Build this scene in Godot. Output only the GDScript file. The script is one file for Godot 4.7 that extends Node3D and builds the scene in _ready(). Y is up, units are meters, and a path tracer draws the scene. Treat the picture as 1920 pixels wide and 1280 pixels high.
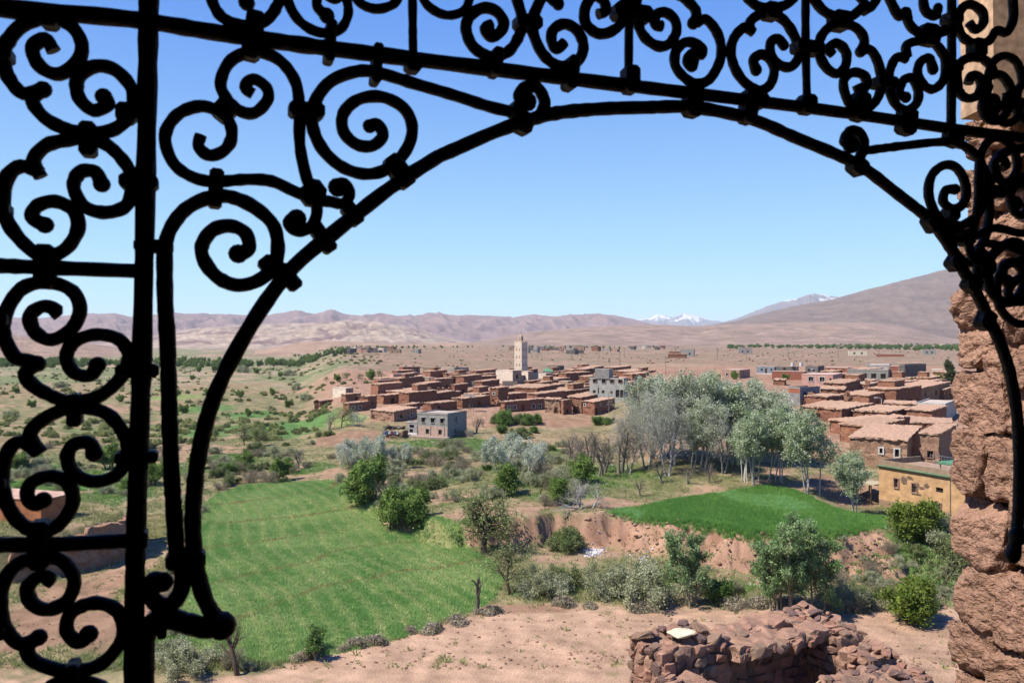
extends Node3D
# A kasbah window with a wrought-iron grille looks over a green valley, a mud village with a minaret and far mountains.
# Metres; the camera stands at (0, 25, 0) and looks along -z; "d" below is the distance along -z.

const EYE := 25.0
var M := {}
var counts := {}
var rng := RandomNumberGenerator.new()
var fine := FastNoiseLite.new()
var rough := FastNoiseLite.new()
var broad := FastNoiseLite.new()
var grille: Node3D
var protos := {}

# ------------------------------------------------------------------ mesh builder
class MB:
	var v := PackedVector3Array()
	var n := PackedVector3Array()
	var c := PackedColorArray()
	var ix := PackedInt32Array()
	var col := Color.WHITE
	func tri(a: Vector3, b: Vector3, e: Vector3, hint: Vector3) -> void:
		var nn := (e - a).cross(b - a)
		if nn.dot(hint) < 0.0:
			nn = -nn
			var t := b
			b = e
			e = t
		nn = nn.normalized()
		var i := v.size()
		v.append(a); v.append(b); v.append(e)
		for k in 3:
			n.append(nn); c.append(col); ix.append(i + k)
	func quad(a: Vector3, b: Vector3, e: Vector3, f: Vector3, hint: Vector3) -> void:
		var nn := (e - a).cross(b - a) + (f - a).cross(e - a)
		if nn.dot(hint) < 0.0:
			nn = -nn
			var t := b
			b = f
			f = t
		nn = nn.normalized()
		var i := v.size()
		v.append(a); v.append(b); v.append(e); v.append(f)
		for k in 4:
			n.append(nn); c.append(col)
		ix.append(i); ix.append(i + 1); ix.append(i + 2); ix.append(i); ix.append(i + 2); ix.append(i + 3)
	func leaf(p: Vector3, a: Vector3, b: Vector3) -> void:
		var i := v.size()
		v.append(p - a); v.append(p + b); v.append(p + a); v.append(p - b)
		var nn := (v[i + 2] - v[i]).cross(v[i + 1] - v[i]).normalized()
		for k in 4:
			n.append(nn); c.append(col)
		ix.append(i); ix.append(i + 1); ix.append(i + 2); ix.append(i); ix.append(i + 2); ix.append(i + 3)
	func box(o: Vector3, s: Vector3, b := Basis()) -> void:
		var h := s * 0.5
		var p := []
		for k in 8:
			p.append(o + b * Vector3(h.x if k & 1 else -h.x, h.y if k & 2 else -h.y, h.z if k & 4 else -h.z))
		quad(p[0], p[1], p[3], p[2], -b.z)
		quad(p[4], p[5], p[7], p[6], b.z)
		quad(p[0], p[2], p[6], p[4], -b.x)
		quad(p[1], p[3], p[7], p[5], b.x)
		quad(p[0], p[1], p[5], p[4], -b.y)
		quad(p[2], p[3], p[7], p[6], b.y)
	func bevel_box(o: Vector3, s: Vector3, e: float, b := Basis()) -> void:
		# box with chamfered edges: six faces, twelve edge strips, eight corners
		var h := s * 0.5
		var q := func(x: float, y: float, z: float, k: int) -> Vector3:
			var u := Vector3(h.x - (0.0 if k == 0 else e), h.y - (0.0 if k == 1 else e), h.z - (0.0 if k == 2 else e))
			return o + b * Vector3(x * u.x, y * u.y, z * u.z)
		for s1 in [-1.0, 1.0]:
			quad(q.call(s1, -1.0, -1.0, 0), q.call(s1, 1.0, -1.0, 0), q.call(s1, 1.0, 1.0, 0), q.call(s1, -1.0, 1.0, 0), b.x * s1)
			quad(q.call(-1.0, s1, -1.0, 1), q.call(1.0, s1, -1.0, 1), q.call(1.0, s1, 1.0, 1), q.call(-1.0, s1, 1.0, 1), b.y * s1)
			quad(q.call(-1.0, -1.0, s1, 2), q.call(1.0, -1.0, s1, 2), q.call(1.0, 1.0, s1, 2), q.call(-1.0, 1.0, s1, 2), b.z * s1)
			for s2 in [-1.0, 1.0]:
				quad(q.call(s1, s2, -1.0, 0), q.call(s1, s2, 1.0, 0), q.call(s1, s2, 1.0, 1), q.call(s1, s2, -1.0, 1), b.x * s1 + b.y * s2)
				quad(q.call(s1, -1.0, s2, 0), q.call(s1, 1.0, s2, 0), q.call(s1, 1.0, s2, 2), q.call(s1, -1.0, s2, 2), b.x * s1 + b.z * s2)
				quad(q.call(-1.0, s1, s2, 1), q.call(1.0, s1, s2, 1), q.call(1.0, s1, s2, 2), q.call(-1.0, s1, s2, 2), b.y * s1 + b.z * s2)
				for s3 in [-1.0, 1.0]:
					tri(q.call(s1, s2, s3, 0), q.call(s1, s2, s3, 1), q.call(s1, s2, s3, 2), b.x * s1 + b.y * s2 + b.z * s3)
	func tube(pts: Array, rad: Array, sides: int, cap := true) -> void:
		var m := pts.size()
		var t: Vector3 = (pts[1] - pts[0]).normalized()
		var e1 := t.cross(Vector3.UP if absf(t.y) < 0.9 else Vector3.RIGHT).normalized()
		var i0 := v.size()
		for i in m:
			var tn: Vector3 = ((pts[mini(i + 1, m - 1)] as Vector3) - (pts[maxi(i - 1, 0)] as Vector3)).normalized()
			e1 = (e1 - tn * e1.dot(tn)).normalized()
			var e2 := tn.cross(e1)
			for k in sides:
				var a := TAU * k / sides
				var o := e1 * cos(a) + e2 * sin(a)
				v.append(pts[i] + o * rad[i]); n.append(o); c.append(col)
		for i in m - 1:
			for k in sides:
				var a := i0 + i * sides + k
				var b := i0 + i * sides + (k + 1) % sides
				var d := a + sides
				var e := b + sides
				ix.append(a); ix.append(e); ix.append(b); ix.append(a); ix.append(d); ix.append(e)
		if cap:
			for w in 2:
				var p: Vector3 = pts[0] if w == 0 else pts[m - 1]
				var away: Vector3 = p - (pts[1] if w == 0 else pts[m - 2])
				var b0 := i0 if w == 0 else i0 + (m - 1) * sides
				for k in sides:
					tri(p, v[b0 + k], v[b0 + (k + 1) % sides], away)
	func sphere(o: Vector3, r: Vector3, seg := 10) -> void:
		var rings := seg / 2 + 1
		var i0 := v.size()
		for i in rings + 1:
			var th := PI * i / rings
			for k in seg:
				var a := TAU * k / seg
				var q := Vector3(sin(th) * cos(a), cos(th), sin(th) * sin(a))
				v.append(o + q * r); n.append((q / r).normalized()); c.append(col)
		for i in rings:
			for k in seg:
				var a := i0 + i * seg + k
				var b := i0 + i * seg + (k + 1) % seg
				ix.append(a); ix.append(b + seg); ix.append(b); ix.append(a); ix.append(a + seg); ix.append(b + seg)
	func smooth() -> void:
		n.resize(v.size()); n.fill(Vector3.ZERO)
		for k in range(0, ix.size(), 3):
			var a := v[ix[k]]
			var w := (v[ix[k + 2]] - a).cross(v[ix[k + 1]] - a)
			n[ix[k]] += w; n[ix[k + 1]] += w; n[ix[k + 2]] += w
		for k in n.size():
			n[k] = n[k].normalized()
	func mesh() -> ArrayMesh:
		var a := []
		a.resize(Mesh.ARRAY_MAX)
		a[Mesh.ARRAY_VERTEX] = v; a[Mesh.ARRAY_NORMAL] = n; a[Mesh.ARRAY_COLOR] = c; a[Mesh.ARRAY_INDEX] = ix
		var m := ArrayMesh.new()
		m.add_surface_from_arrays(Mesh.PRIMITIVE_TRIANGLES, a)
		return m

# ------------------------------------------------------------------ scene helpers
func numbered(called: String) -> String:
	var k: int = counts.get(called, 0)
	counts[called] = k + 1
	return called if k == 0 else "%s_%03d" % [called, k]

func tag(o: Node, label: String, category := "", group := "", kind := "") -> void:
	if label: o.set_meta("label", label)
	if category: o.set_meta("category", category)
	if group: o.set_meta("group", group)
	if kind: o.set_meta("kind", kind)

func thing(called: String, at: Vector3, label: String, category: String, group := "") -> Node3D:
	var o := Node3D.new()
	o.name = numbered(called)
	o.position = at
	add_child(o)
	tag(o, label, category, group)
	return o

func part(parent: Node, called: String, mesh: Mesh, m: Material) -> MeshInstance3D:
	var o := MeshInstance3D.new()
	o.mesh = mesh
	o.material_override = m
	var key := str(parent.get_instance_id()) + called
	var k: int = counts.get(key, 0)
	counts[key] = k + 1
	o.name = called if k == 0 else "%s_%03d" % [called, k]
	parent.add_child(o, true)
	return o

func single(called: String, mesh: Mesh, m: Material, at: Vector3, label: String, category := "", group := "", kind := "") -> MeshInstance3D:
	var o := MeshInstance3D.new()
	o.mesh = mesh
	o.material_override = m
	o.name = numbered(called)
	o.position = at
	add_child(o)
	tag(o, label, category, group, kind)
	return o

func many(called: String, mesh: Mesh, m: Material, where: Array, tints: PackedColorArray, label: String, category := "grass") -> void:
	var mm := MultiMesh.new()
	mm.transform_format = MultiMesh.TRANSFORM_3D
	mm.use_colors = true
	mm.mesh = mesh
	mm.instance_count = where.size()
	for i in where.size():
		mm.set_instance_transform(i, where[i])
		mm.set_instance_color(i, tints[i])
	var o := MultiMeshInstance3D.new()
	o.multimesh = mm
	o.material_override = m
	o.name = numbered(called)
	add_child(o)
	tag(o, label, category, "", "stuff")

func lin(r: float, g: float, b: float) -> Color:
	return Color(r, g, b)

func noise_tex(seed_: int, freq: float, lo: float, hi: float, size := 512, octaves := 5) -> NoiseTexture2D:
	var f := FastNoiseLite.new()
	f.seed = seed_
	f.frequency = freq
	f.fractal_octaves = octaves
	f.fractal_gain = 0.6
	var t := NoiseTexture2D.new()
	t.width = size
	t.height = size
	t.seamless = true
	t.noise = f
	var g := Gradient.new()
	g.set_color(0, Color(lo, lo, lo))
	g.set_color(1, Color(hi, hi, hi))
	t.color_ramp = g
	return t

func surface(called: String, scale: float, tex: Texture2D, bump: Texture2D, depth: float, rough_ := 0.95, detail: Texture2D = null, dscale := 1.0) -> StandardMaterial3D:
	var m := StandardMaterial3D.new()
	m.resource_name = called
	m.vertex_color_use_as_albedo = true
	m.roughness = rough_
	m.metallic_specular = 0.2
	m.uv1_triplanar = true
	m.uv1_world_triplanar = true
	m.uv1_scale = Vector3.ONE * scale
	if tex: m.albedo_texture = tex
	if bump:
		m.heightmap_enabled = true
		m.heightmap_texture = bump
		m.heightmap_scale = depth
	if detail:
		m.detail_enabled = true
		m.detail_albedo = detail
		m.detail_blend_mode = BaseMaterial3D.BLEND_MODE_MUL
		m.detail_uv_layer = BaseMaterial3D.DETAIL_UV_2
		m.uv2_triplanar = true
		m.uv2_world_triplanar = true
		m.uv2_scale = Vector3.ONE * dscale
	return m

func plain(called: String, c: Color, rough_ := 0.9, spec := 0.3) -> StandardMaterial3D:
	var m := StandardMaterial3D.new()
	m.resource_name = called
	m.albedo_color = c.linear_to_srgb()
	m.roughness = rough_
	m.metallic_specular = spec
	return m

func leafy(called: String, back := 0.35) -> StandardMaterial3D:
	var m := StandardMaterial3D.new()
	m.resource_name = called
	m.vertex_color_use_as_albedo = true
	m.roughness = 0.75
	m.metallic_specular = 0.25
	m.backlight_enabled = true
	m.backlight = Color(back, back, back)
	return m

func make_materials() -> void:
	var grain := noise_tex(3, 0.02, 0.70, 1.0)
	var coarse := noise_tex(7, 0.008, 0.74, 1.0)
	var bumps := noise_tex(11, 0.025, 0.0, 1.0)
	var pits := noise_tex(15, 0.012, 0.0, 1.0, 512, 7)
	M.ground = surface("ground", 0.06, coarse, bumps, 5.0, 1.0, grain, 0.55)
	M.hill = surface("hill", 0.0025, coarse, null, 0.0, 1.0, grain, 0.014)
	M.clay = surface("clay", 0.25, grain, bumps, 8.0, 1.0, coarse, 0.9)
	M.plaster = surface("plaster", 0.18, coarse, null, 0.0, 0.9, grain, 1.1)
	M.rock = surface("rock", 1.7, coarse, pits, 5.0, 0.95, grain, 5.0)
	M.rubble = surface("rubble", 1.6, grain, bumps, 3.0, 0.95, coarse, 0.5)
	M.iron = plain("iron", Color(0.012, 0.011, 0.011), 0.6, 0.35)
	M.iron.uv1_triplanar = true
	M.iron.uv1_scale = Vector3.ONE * 9.0
	M.iron.heightmap_enabled = true
	M.iron.heightmap_texture = pits
	M.iron.heightmap_scale = 0.35
	M.dark = plain("dark_interior", Color(0.02, 0.018, 0.016), 0.9, 0.2)
	M.leaf = leafy("leaf", 0.85)
	M.grass = leafy("grass", 0.9)
	M.bark = surface("bark", 1.5, grain, bumps, 4.0, 0.95)
	M.wood = surface("wood", 1.0, grain, null, 0.0, 0.8)
	M.metal = plain("painted_metal", Color(0.12, 0.12, 0.12), 0.6, 0.4)
	M.glass = plain("window_pane", Color(0.03, 0.032, 0.035), 0.15, 0.5)

# ------------------------------------------------------------------ the lie of the land
func table(t: Array, x: float) -> float:
	if x <= t[0][0]: return t[0][1]
	for k in t.size() - 1:
		if x <= t[k + 1][0]:
			return lerpf(t[k][1], t[k + 1][1], (x - t[k][0]) / (t[k + 1][0] - t[k][0]))
	return t[-1][1]

func ss(a: float, b: float, x: float) -> float:
	return smoothstep(a, b, x)

const VC := [[120, 2.5], [165, 1.0], [195, 0.7], [215, 1.6], [245, 4], [300, 5], [365, 6.2], [440, 10], [700, 11], [1200, 12], [2200, 13], [4000, 16]]
const VL := [[170, 0], [300, -1], [640, 0], [1075, -3], [1645, -5], [3000, -8]]
const VR := [[88, 4.3], [112, 4.0], [140, 6], [180, 8], [250, 10], [350, 12], [440, 12], [700, 11.5], [1200, 12], [2200, 13], [4000, 16]]
const EDGE := [[-60, 140], [-34, 132], [-21.4, 121.7], [-14.2, 109.3], [-7.8, 100], [-0.65, 100], [5.2, 101], [9.7, 100.2], [11.8, 101], [15.4, 98.3], [20.9, 94.3], [26.8, 89.6], [35, 89.6], [42.9, 93.5], [51, 94], [90, 96]]
const RISE := [[-60, 0], [-40, 0], [-21, 1.2], [-8, 2.6], [0, 3.5], [10, 4.1], [20, 4.4], [60, 4.4]]
const WIDE := [[-40, 8], [-21, 5], [-8, 2.6], [-4, 1.4], [8, 1.4], [13, 5], [35, 5.5], [40, 11], [60, 14]]
var bank_here := 0.0

func land(x: float, d: float) -> float:
	var s := x / maxf(d, 1.0)
	var c := table(VC, d)
	var wl := 1.0 - ss(-0.27, -0.2, s)
	var wr := ss(0.1, 0.2, s)
	var h := c
	if wl > 0.0: h = lerpf(h, table(VL, d), wl)
	if wr > 0.0: h = lerpf(h, table(VR, d), wr)
	bank_here = 0.0
	if d < 180.0:
		var wob := rough.get_noise_2d(x * 3.0, d * 3.0) * 1.4 if x > -20.0 else 0.0
		var e := table(EDGE, x) + wob
		var w := table(WIDE, x)
		var pl := lerpf(table(RISE, x), h, ss(120, 175, d))
		pl = lerpf(pl, h, wr)
		var bank := ss(e - w, e, d)
		bank_here = bank * (1.0 - bank) * 4.0
		h = lerpf(0.25, pl, bank)
		if bank_here > 0.05 and x > -12.0:
			h += (0.35 - absf(rough.get_noise_2d(x * 8.0, d * 6.0)) * 3.4) * bank_here * 0.9 + fine.get_noise_2d(x * 2.0, d * 2.0) * 0.35 * bank_here
	if d < 60.0:
		h = maxf(h, 17.5 - 0.36 * d)
	var q := Vector2((x + 62.0) / 18.0, (d - 97.0) / 13.0).length()
	if q < 1.0:
		h = maxf(h, 4.2 * (1.0 - ss(0.8, 1.0, q)))
	var y := 1.0 - ss(7.0, 12.0, Vector2(x - 51.0, d - 106.0).length())
	return lerpf(h, 2.75, y) if y > 0.0 else h

func ground(x: float, d: float) -> float:
	var h := land(x, d)
	return h + rough.get_noise_2d(x * 0.8, d * 0.8) * minf(0.22 + d * 0.0006, 1.2) * (1.0 if d < 3000.0 else 0.0) * (0.45 if d < 76.0 else 1.0) + fine.get_noise_2d(x, d) * 0.07

func on(x: float, d: float, sink := 0.0) -> Vector3:
	return Vector3(x, ground(x, d) - sink, -d)

var wheat := PackedVector2Array([Vector2(-46.7, 124.6), Vector2(-47.8, 133.4), Vector2(-46.8, 140.8), Vector2(-42.7, 144.0), Vector2(-37.8, 145.1), Vector2(-31.8, 143.5), Vector2(-27.2, 136.7), Vector2(-24.3, 127.6), Vector2(-20.4, 120.7), Vector2(-17.1, 110.2), Vector2(-13.8, 105.6), Vector2(-8.9, 104.7), Vector2(-5.1, 97.5), Vector2(-1.8, 91.6), Vector2(-0.7, 85.4), Vector2(-1.8, 78.9), Vector2(-3.9, 74.5), Vector2(-8.9, 68.5), Vector2(-13.5, 65.0), Vector2(-18.1, 63.0), Vector2(-21.4, 63.4), Vector2(-24.5, 65.0), Vector2(-27.7, 69.1), Vector2(-32.2, 79.2), Vector2(-37.7, 95.0), Vector2(-42.7, 110.2)])
var barley := PackedVector2Array([Vector2(11.9, 100.2), Vector2(13.7, 102.8), Vector2(24.5, 110.8), Vector2(36.4, 116.5), Vector2(39.5, 114.4), Vector2(40.4, 108.8), Vector2(42.7, 102.5), Vector2(44.3, 96.8), Vector2(41.9, 91.8), Vector2(34.2, 87.7), Vector2(27.3, 87.4), Vector2(24.4, 89.2), Vector2(20.5, 92.6), Vector2(15.8, 96.8)])
# patches of other ground: x, d, half width, half depth, which colour, how strong
const ZONES := [
	[-64, 240, 15, 30.3, 0, 0.90], [-46, 232, 6, 9.5, 1, 0.90], [-85, 233, 12, 19.9, 0, 0.90],
	[-79, 145, 12, 13.8, 0, 0.90], [-94, 160, 8, 9.5, 0, 0.90], [-65, 129, 7, 17.3, 4, 0.90],
	[-115, 205, 27, 17.4, 3, 0.90], [-253, 480, 50, 174.3, 3, 0.90], [-165, 469, 27, 95.2, 3, 0.90],
	[-441, 769, 30, 126.6, 2, 0.90], [-40, 203, 11, 13.9, 2, 0.90], [-15, 195, 16, 8.3, 4, 0.90],
	[-13, 162, 14, 20.0, 3, 0.90], [0, 184, 13, 12.5, 4, 0.90], [13, 203, 18, 10.1, 3, 0.90],
	[10, 227, 21, 7.5, 2, 0.90], [47, 117, 5, 7.1, 2, 0.90], [44, 86, 6, 5.8, 4, 0.90],
	[37, 87, 3, 1.7, 4, 0.90], [-38, 78, 10, 15.1, 2, 0.90], [-29, 71, 3, 10.7, 4, 0.90],
	[-38, 93, 2, 21.5, 5, 0.90], [16, 83, 12, 2.5, 4, 0.90], [-4, 100, 4, 2.6, 4, 0.90],
	[5, 123, 10, 10.2, 4, 0.70], [16, 129, 8, 14.3, 4, 0.70], [-25, 159, 9, 12.5, 4, 0.60],
	[-56, 175, 9, 11.2, 4, 0.60], [2, 81, 3, 2.7, 4, 0.90], [-49, 141, 4, 2.5, 6, 0.90],
	[35, 89, 5, 1.0, 6, 0.90], [-47, 109, 4, 12.5, 5, 0.90], [19, 83, 3, 1.1, 2, 0.90],
	[-11, 102, 4, 1.1, 2, 0.90], [1, 76, 6, 1.5, 2, 0.90], [-111, 240, 19, 15.2, 4, 0.70],
	[67, 501, 15, 74.3, 6, 0.90], [60, 762, 30, 98.6, 6, 0.60], [65, 343, 13, 27.1, 2, 0.90],
	[-14, 134, 8, 9.9, 4, 0.70], [-3, 143, 7, 9.2, 4, 0.60], [7, 111, 6, 5.2, 4, 0.80],
	[-6, 112, 4, 5.2, 4, 0.70], [-93, 291, 11, 17.8, 0, 0.90], [-119, 315, 12, 20.8, 0, 0.80],
	[-155, 377, 12, 22.3, 1, 0.90], [-60, 175, 7, 9.4, 4, 0.90], [-38, 158, 4, 6.8, 4, 0.90],
	[-67, 160, 13, 9.5, 4, 0.80],
]
var ZCOL := [Color(0.10, 0.235, 0.06), Color(0.26, 0.34, 0.11), Color(0.36, 0.215, 0.145), Color(0.33, 0.25, 0.145), Color(0.125, 0.19, 0.06), Color(0.22, 0.20, 0.08), Color(0.42, 0.30, 0.20)]


func zone_color(x: float, d: float) -> Color:
	var s := x / maxf(d, 1.0)
	var nb := broad.get_noise_2d(x * (1.0 if d < 400.0 else 0.35), d * (1.0 if d < 400.0 else 0.35))
	var nr := rough.get_noise_2d(x * 2.2, d * 2.2)
	var nf := fine.get_noise_2d(x * 1.7 + 90.0, d * 1.7)
	var sand := lin(0.56, 0.37, 0.255).lerp(lin(0.48, 0.31, 0.21), clampf(0.5 + nb * 1.2 + nf * 0.5, 0.0, 1.0))
	sand *= 0.94 + 0.1 * absf(fposmod((d + x * 0.22 + nb * 2.0) / 1.3, 1.0) - 0.5) * 2.0
	var scrub := lin(0.20, 0.20, 0.095).lerp(lin(0.33, 0.27, 0.15), clampf(0.5 + nr * 1.6, 0.0, 1.0))
	var soil := lin(0.45, 0.28, 0.195)
	var c: Color
	if d < 86.0:
		var far_edge := 76.8 + 1.5 * nb + 2.5 * nr + (maxf(x + 2.0, -18.0) * 0.85 if x < -2.0 else 0.0)
		var t := ss(far_edge - 2.0, far_edge + 2.0, d + nf * 2.0)
		if x < -22.0: t = maxf(t, ss(-0.3, 0.3, nr + nf * 0.5 + 0.15))
		c = sand.lerp(scrub, t)
		if t < 0.4 and nr + nf * 0.6 > 0.62: c = c.lerp(lin(0.28, 0.24, 0.11), 0.5)
	elif d < 430.0:
		var bare := clampf(ss(0.05, 0.5, nb + nr * 0.7 + nf * 0.3), 0.0, 1.0)
		c = scrub.lerp(soil, bare * 0.85)
		var vil := ss(210.0, 250.0, d) * ss(-0.26, -0.22, s) if s < 0.1 else ss(125.0, 150.0, d) * ss(0.1, 0.2, s)
		c = c.lerp(soil.lerp(lin(0.37, 0.225, 0.155), clampf(0.5 + nr, 0.0, 1.0)), vil)
	else:
		var mauve := lin(0.365, 0.24, 0.175).lerp(lin(0.285, 0.22, 0.15), clampf(0.5 + nb * 1.3 + nr * 0.4, 0.0, 1.0))
		if nb + nr * 0.5 > 0.33: mauve = mauve.lerp(lin(0.50, 0.31, 0.22), 0.55)
		var valley := lin(0.22, 0.25, 0.115).lerp(lin(0.40, 0.31, 0.20), clampf(0.5 + nb * 1.7, 0.0, 1.0))
		var band := fposmod(d * 0.013 + nb * 1.5, 1.0)
		if band < 0.22 and nr > -0.2: valley = valley.lerp(lin(0.11, 0.18, 0.07), 0.75)
		c = valley.lerp(mauve, ss(-0.26, -0.16, s + nb * 0.05))
	if d > 430.0 and d < 2500.0:
		# tracks and dry runnels over the plain
		var tr := absf(fposmod(x * 0.0043 + broad.get_noise_2d(x * 0.2, d * 0.5) * 1.1 + d * 0.0006, 1.0) - 0.5)
		if tr < 0.022: c = c.lerp(lin(0.56, 0.40, 0.30), 0.5)
		if nr > 0.25 and nb < 0.1: c = c.lerp(lin(0.21, 0.185, 0.11), 0.55)
	if d < 500.0:
		for z in ZONES:
			var u: float = (x - z[0]) / z[2]
			var w: float = (d - z[1]) / z[3]
			var q := u * u + w * w
			if q < 1.5:
				var k := 1.0 - ss(0.62, 1.15, sqrt(q) + nr * 0.35 + nf * 0.2)
				if k > 0.0: c = c.lerp(ZCOL[z[4]] * (1.0 + nr * 0.25 + nf * 0.15), k * z[5])
	if d < 160.0 and d > 60.0:
		var p := Vector2(x, d)
		if Geometry2D.is_point_in_polygon(p, wheat): c = lin(0.20, 0.28, 0.085).lerp(lin(0.45, 0.34, 0.20), clampf(0.25 + nr * 1.0, 0.0, 1.0))
		elif Geometry2D.is_point_in_polygon(p, barley) and land(x, d) > 3.8: c = lin(0.09, 0.19, 0.05)
		elif bank_here > 0.12 and x > -12.0 and x < 41.0:
			c = c.lerp(lin(0.50, 0.31, 0.215).lerp(lin(0.32, 0.175, 0.115), clampf(0.25 + nr + nf * 0.8, 0.0, 1.0)), ss(0.12, 0.4, bank_here))
	c.a = 1.0
	return c

func grid_mesh(p: PackedVector3Array, col: PackedColorArray, nr: int, nc: int) -> ArrayMesh:
	var mb := MB.new()
	mb.v = p
	mb.c = col
	var ix := PackedInt32Array()
	ix.resize((nr - 1) * (nc - 1) * 6)
	var k := 0
	for r in nr - 1:
		for c in nc - 1:
			var a := r * nc + c
			ix[k] = a; ix[k + 1] = a + nc; ix[k + 2] = a + 1
			ix[k + 3] = a + 1; ix[k + 4] = a + nc; ix[k + 5] = a + nc + 1
			k += 6
	mb.ix = ix
	mb.smooth()
	return mb.mesh()

func build_ground() -> void:
	var ds := PackedFloat32Array()
	var d := 2.0
	while d < 42000.0:
		ds.append(d)
		d *= 1.10 if d < 46.0 else 1.0048 if d < 260.0 else 1.018 if d < 4500.0 else 1.35
	var nc := 441
	var p := PackedVector3Array()
	var col := PackedColorArray()
	p.resize(ds.size() * nc)
	col.resize(p.size())
	var k := 0
	for r in ds.size():
		for c in nc:
			var s := (float(c) / (nc - 1) - 0.5) * 1.9
			var x: float = s * ds[r]
			p[k] = Vector3(x, ground(x, ds[r]), -ds[r])
			col[k] = zone_color(x, ds[r])
			k += 1
	single("ground", grid_mesh(p, col, ds.size(), nc), M.ground, Vector3.ZERO, "", "", "", "structure")

# a range of hills: ridge heights by bearing (x / d), at a distance, with worn gullies
func hills(called: String, ridge: Array, near: float, far: float, foot: float, cols: Array, gully: float, seed_: int, snow := 9999.0, strata := 0.0, nc := 220, nr := 50, worn := 1.0) -> void:
	var f := FastNoiseLite.new()
	f.seed = seed_
	f.frequency = 1.0
	f.fractal_octaves = 5
	f.fractal_type = FastNoiseLite.FRACTAL_RIDGED
	var g := FastNoiseLite.new()
	g.seed = seed_ + 5
	g.frequency = 1.0
	g.fractal_octaves = 5
	var p := PackedVector3Array()
	var col := PackedColorArray()
	var s0: float = ridge[0][0]
	var s1: float = ridge[-1][0]
	for r in nr:
		var t := float(r) / (nr - 1)
		for c in nc:
			var s := lerpf(s0, s1, float(c) / (nc - 1))
			var d := lerpf(near, far, t)
			var x := s * d
			var up := ss(0.0, 1.0, t / 0.74) if t < 0.74 else 1.0 - 0.9 * ss(0.0, 1.0, (t - 0.74) / 0.26)
			if t < 0.74: up = lerpf(up, t / 0.74, 0.45)
			var top := table(ridge, s) * lerpf(near, far, 0.74) + EYE - foot
			var w := f.get_noise_2d(x / gully, d / gully * 0.6)
			var w2 := g.get_noise_2d(x / gully * 2.3, d / gully * 2.3)
			var w3 := f.get_noise_2d(x / gully * 3.1, d / gully * 1.7)
			var body := up * (1.0 - up) * 4.0
			var y := foot + top * (up + (w * 0.22 + w2 * 0.10 + w3 * 0.07) * body * worn) + w3 * top * 0.035 * worn
			p.append(Vector3(x, y - (4.0 if r == 0 else 0.0), -d))
			var k := clampf(0.5 + w2 * 1.2 + w3 * 0.8, 0.0, 1.0)
			var q: Color = (cols[0] as Color).lerp(cols[1], k)
			if cols.size() > 2: q = q.lerp(cols[2], ss(0.2, 0.75, g.get_noise_2d(x / gully * 0.9 + 40.0, d / gully * 0.9) + 0.25))
			if strata > 0.0: q = q.lerp(cols[1], 0.5 * ss(0.55, 0.8, fposmod(y / strata + w2, 1.0)))
			if y > snow + w * 260.0 + w2 * 380.0: q = lin(0.80, 0.82, 0.85)
			col.append(q)
	single(called, grid_mesh(p, col, nr, nc), M.hill, Vector3.ZERO, "", "", "", "structure")

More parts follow.
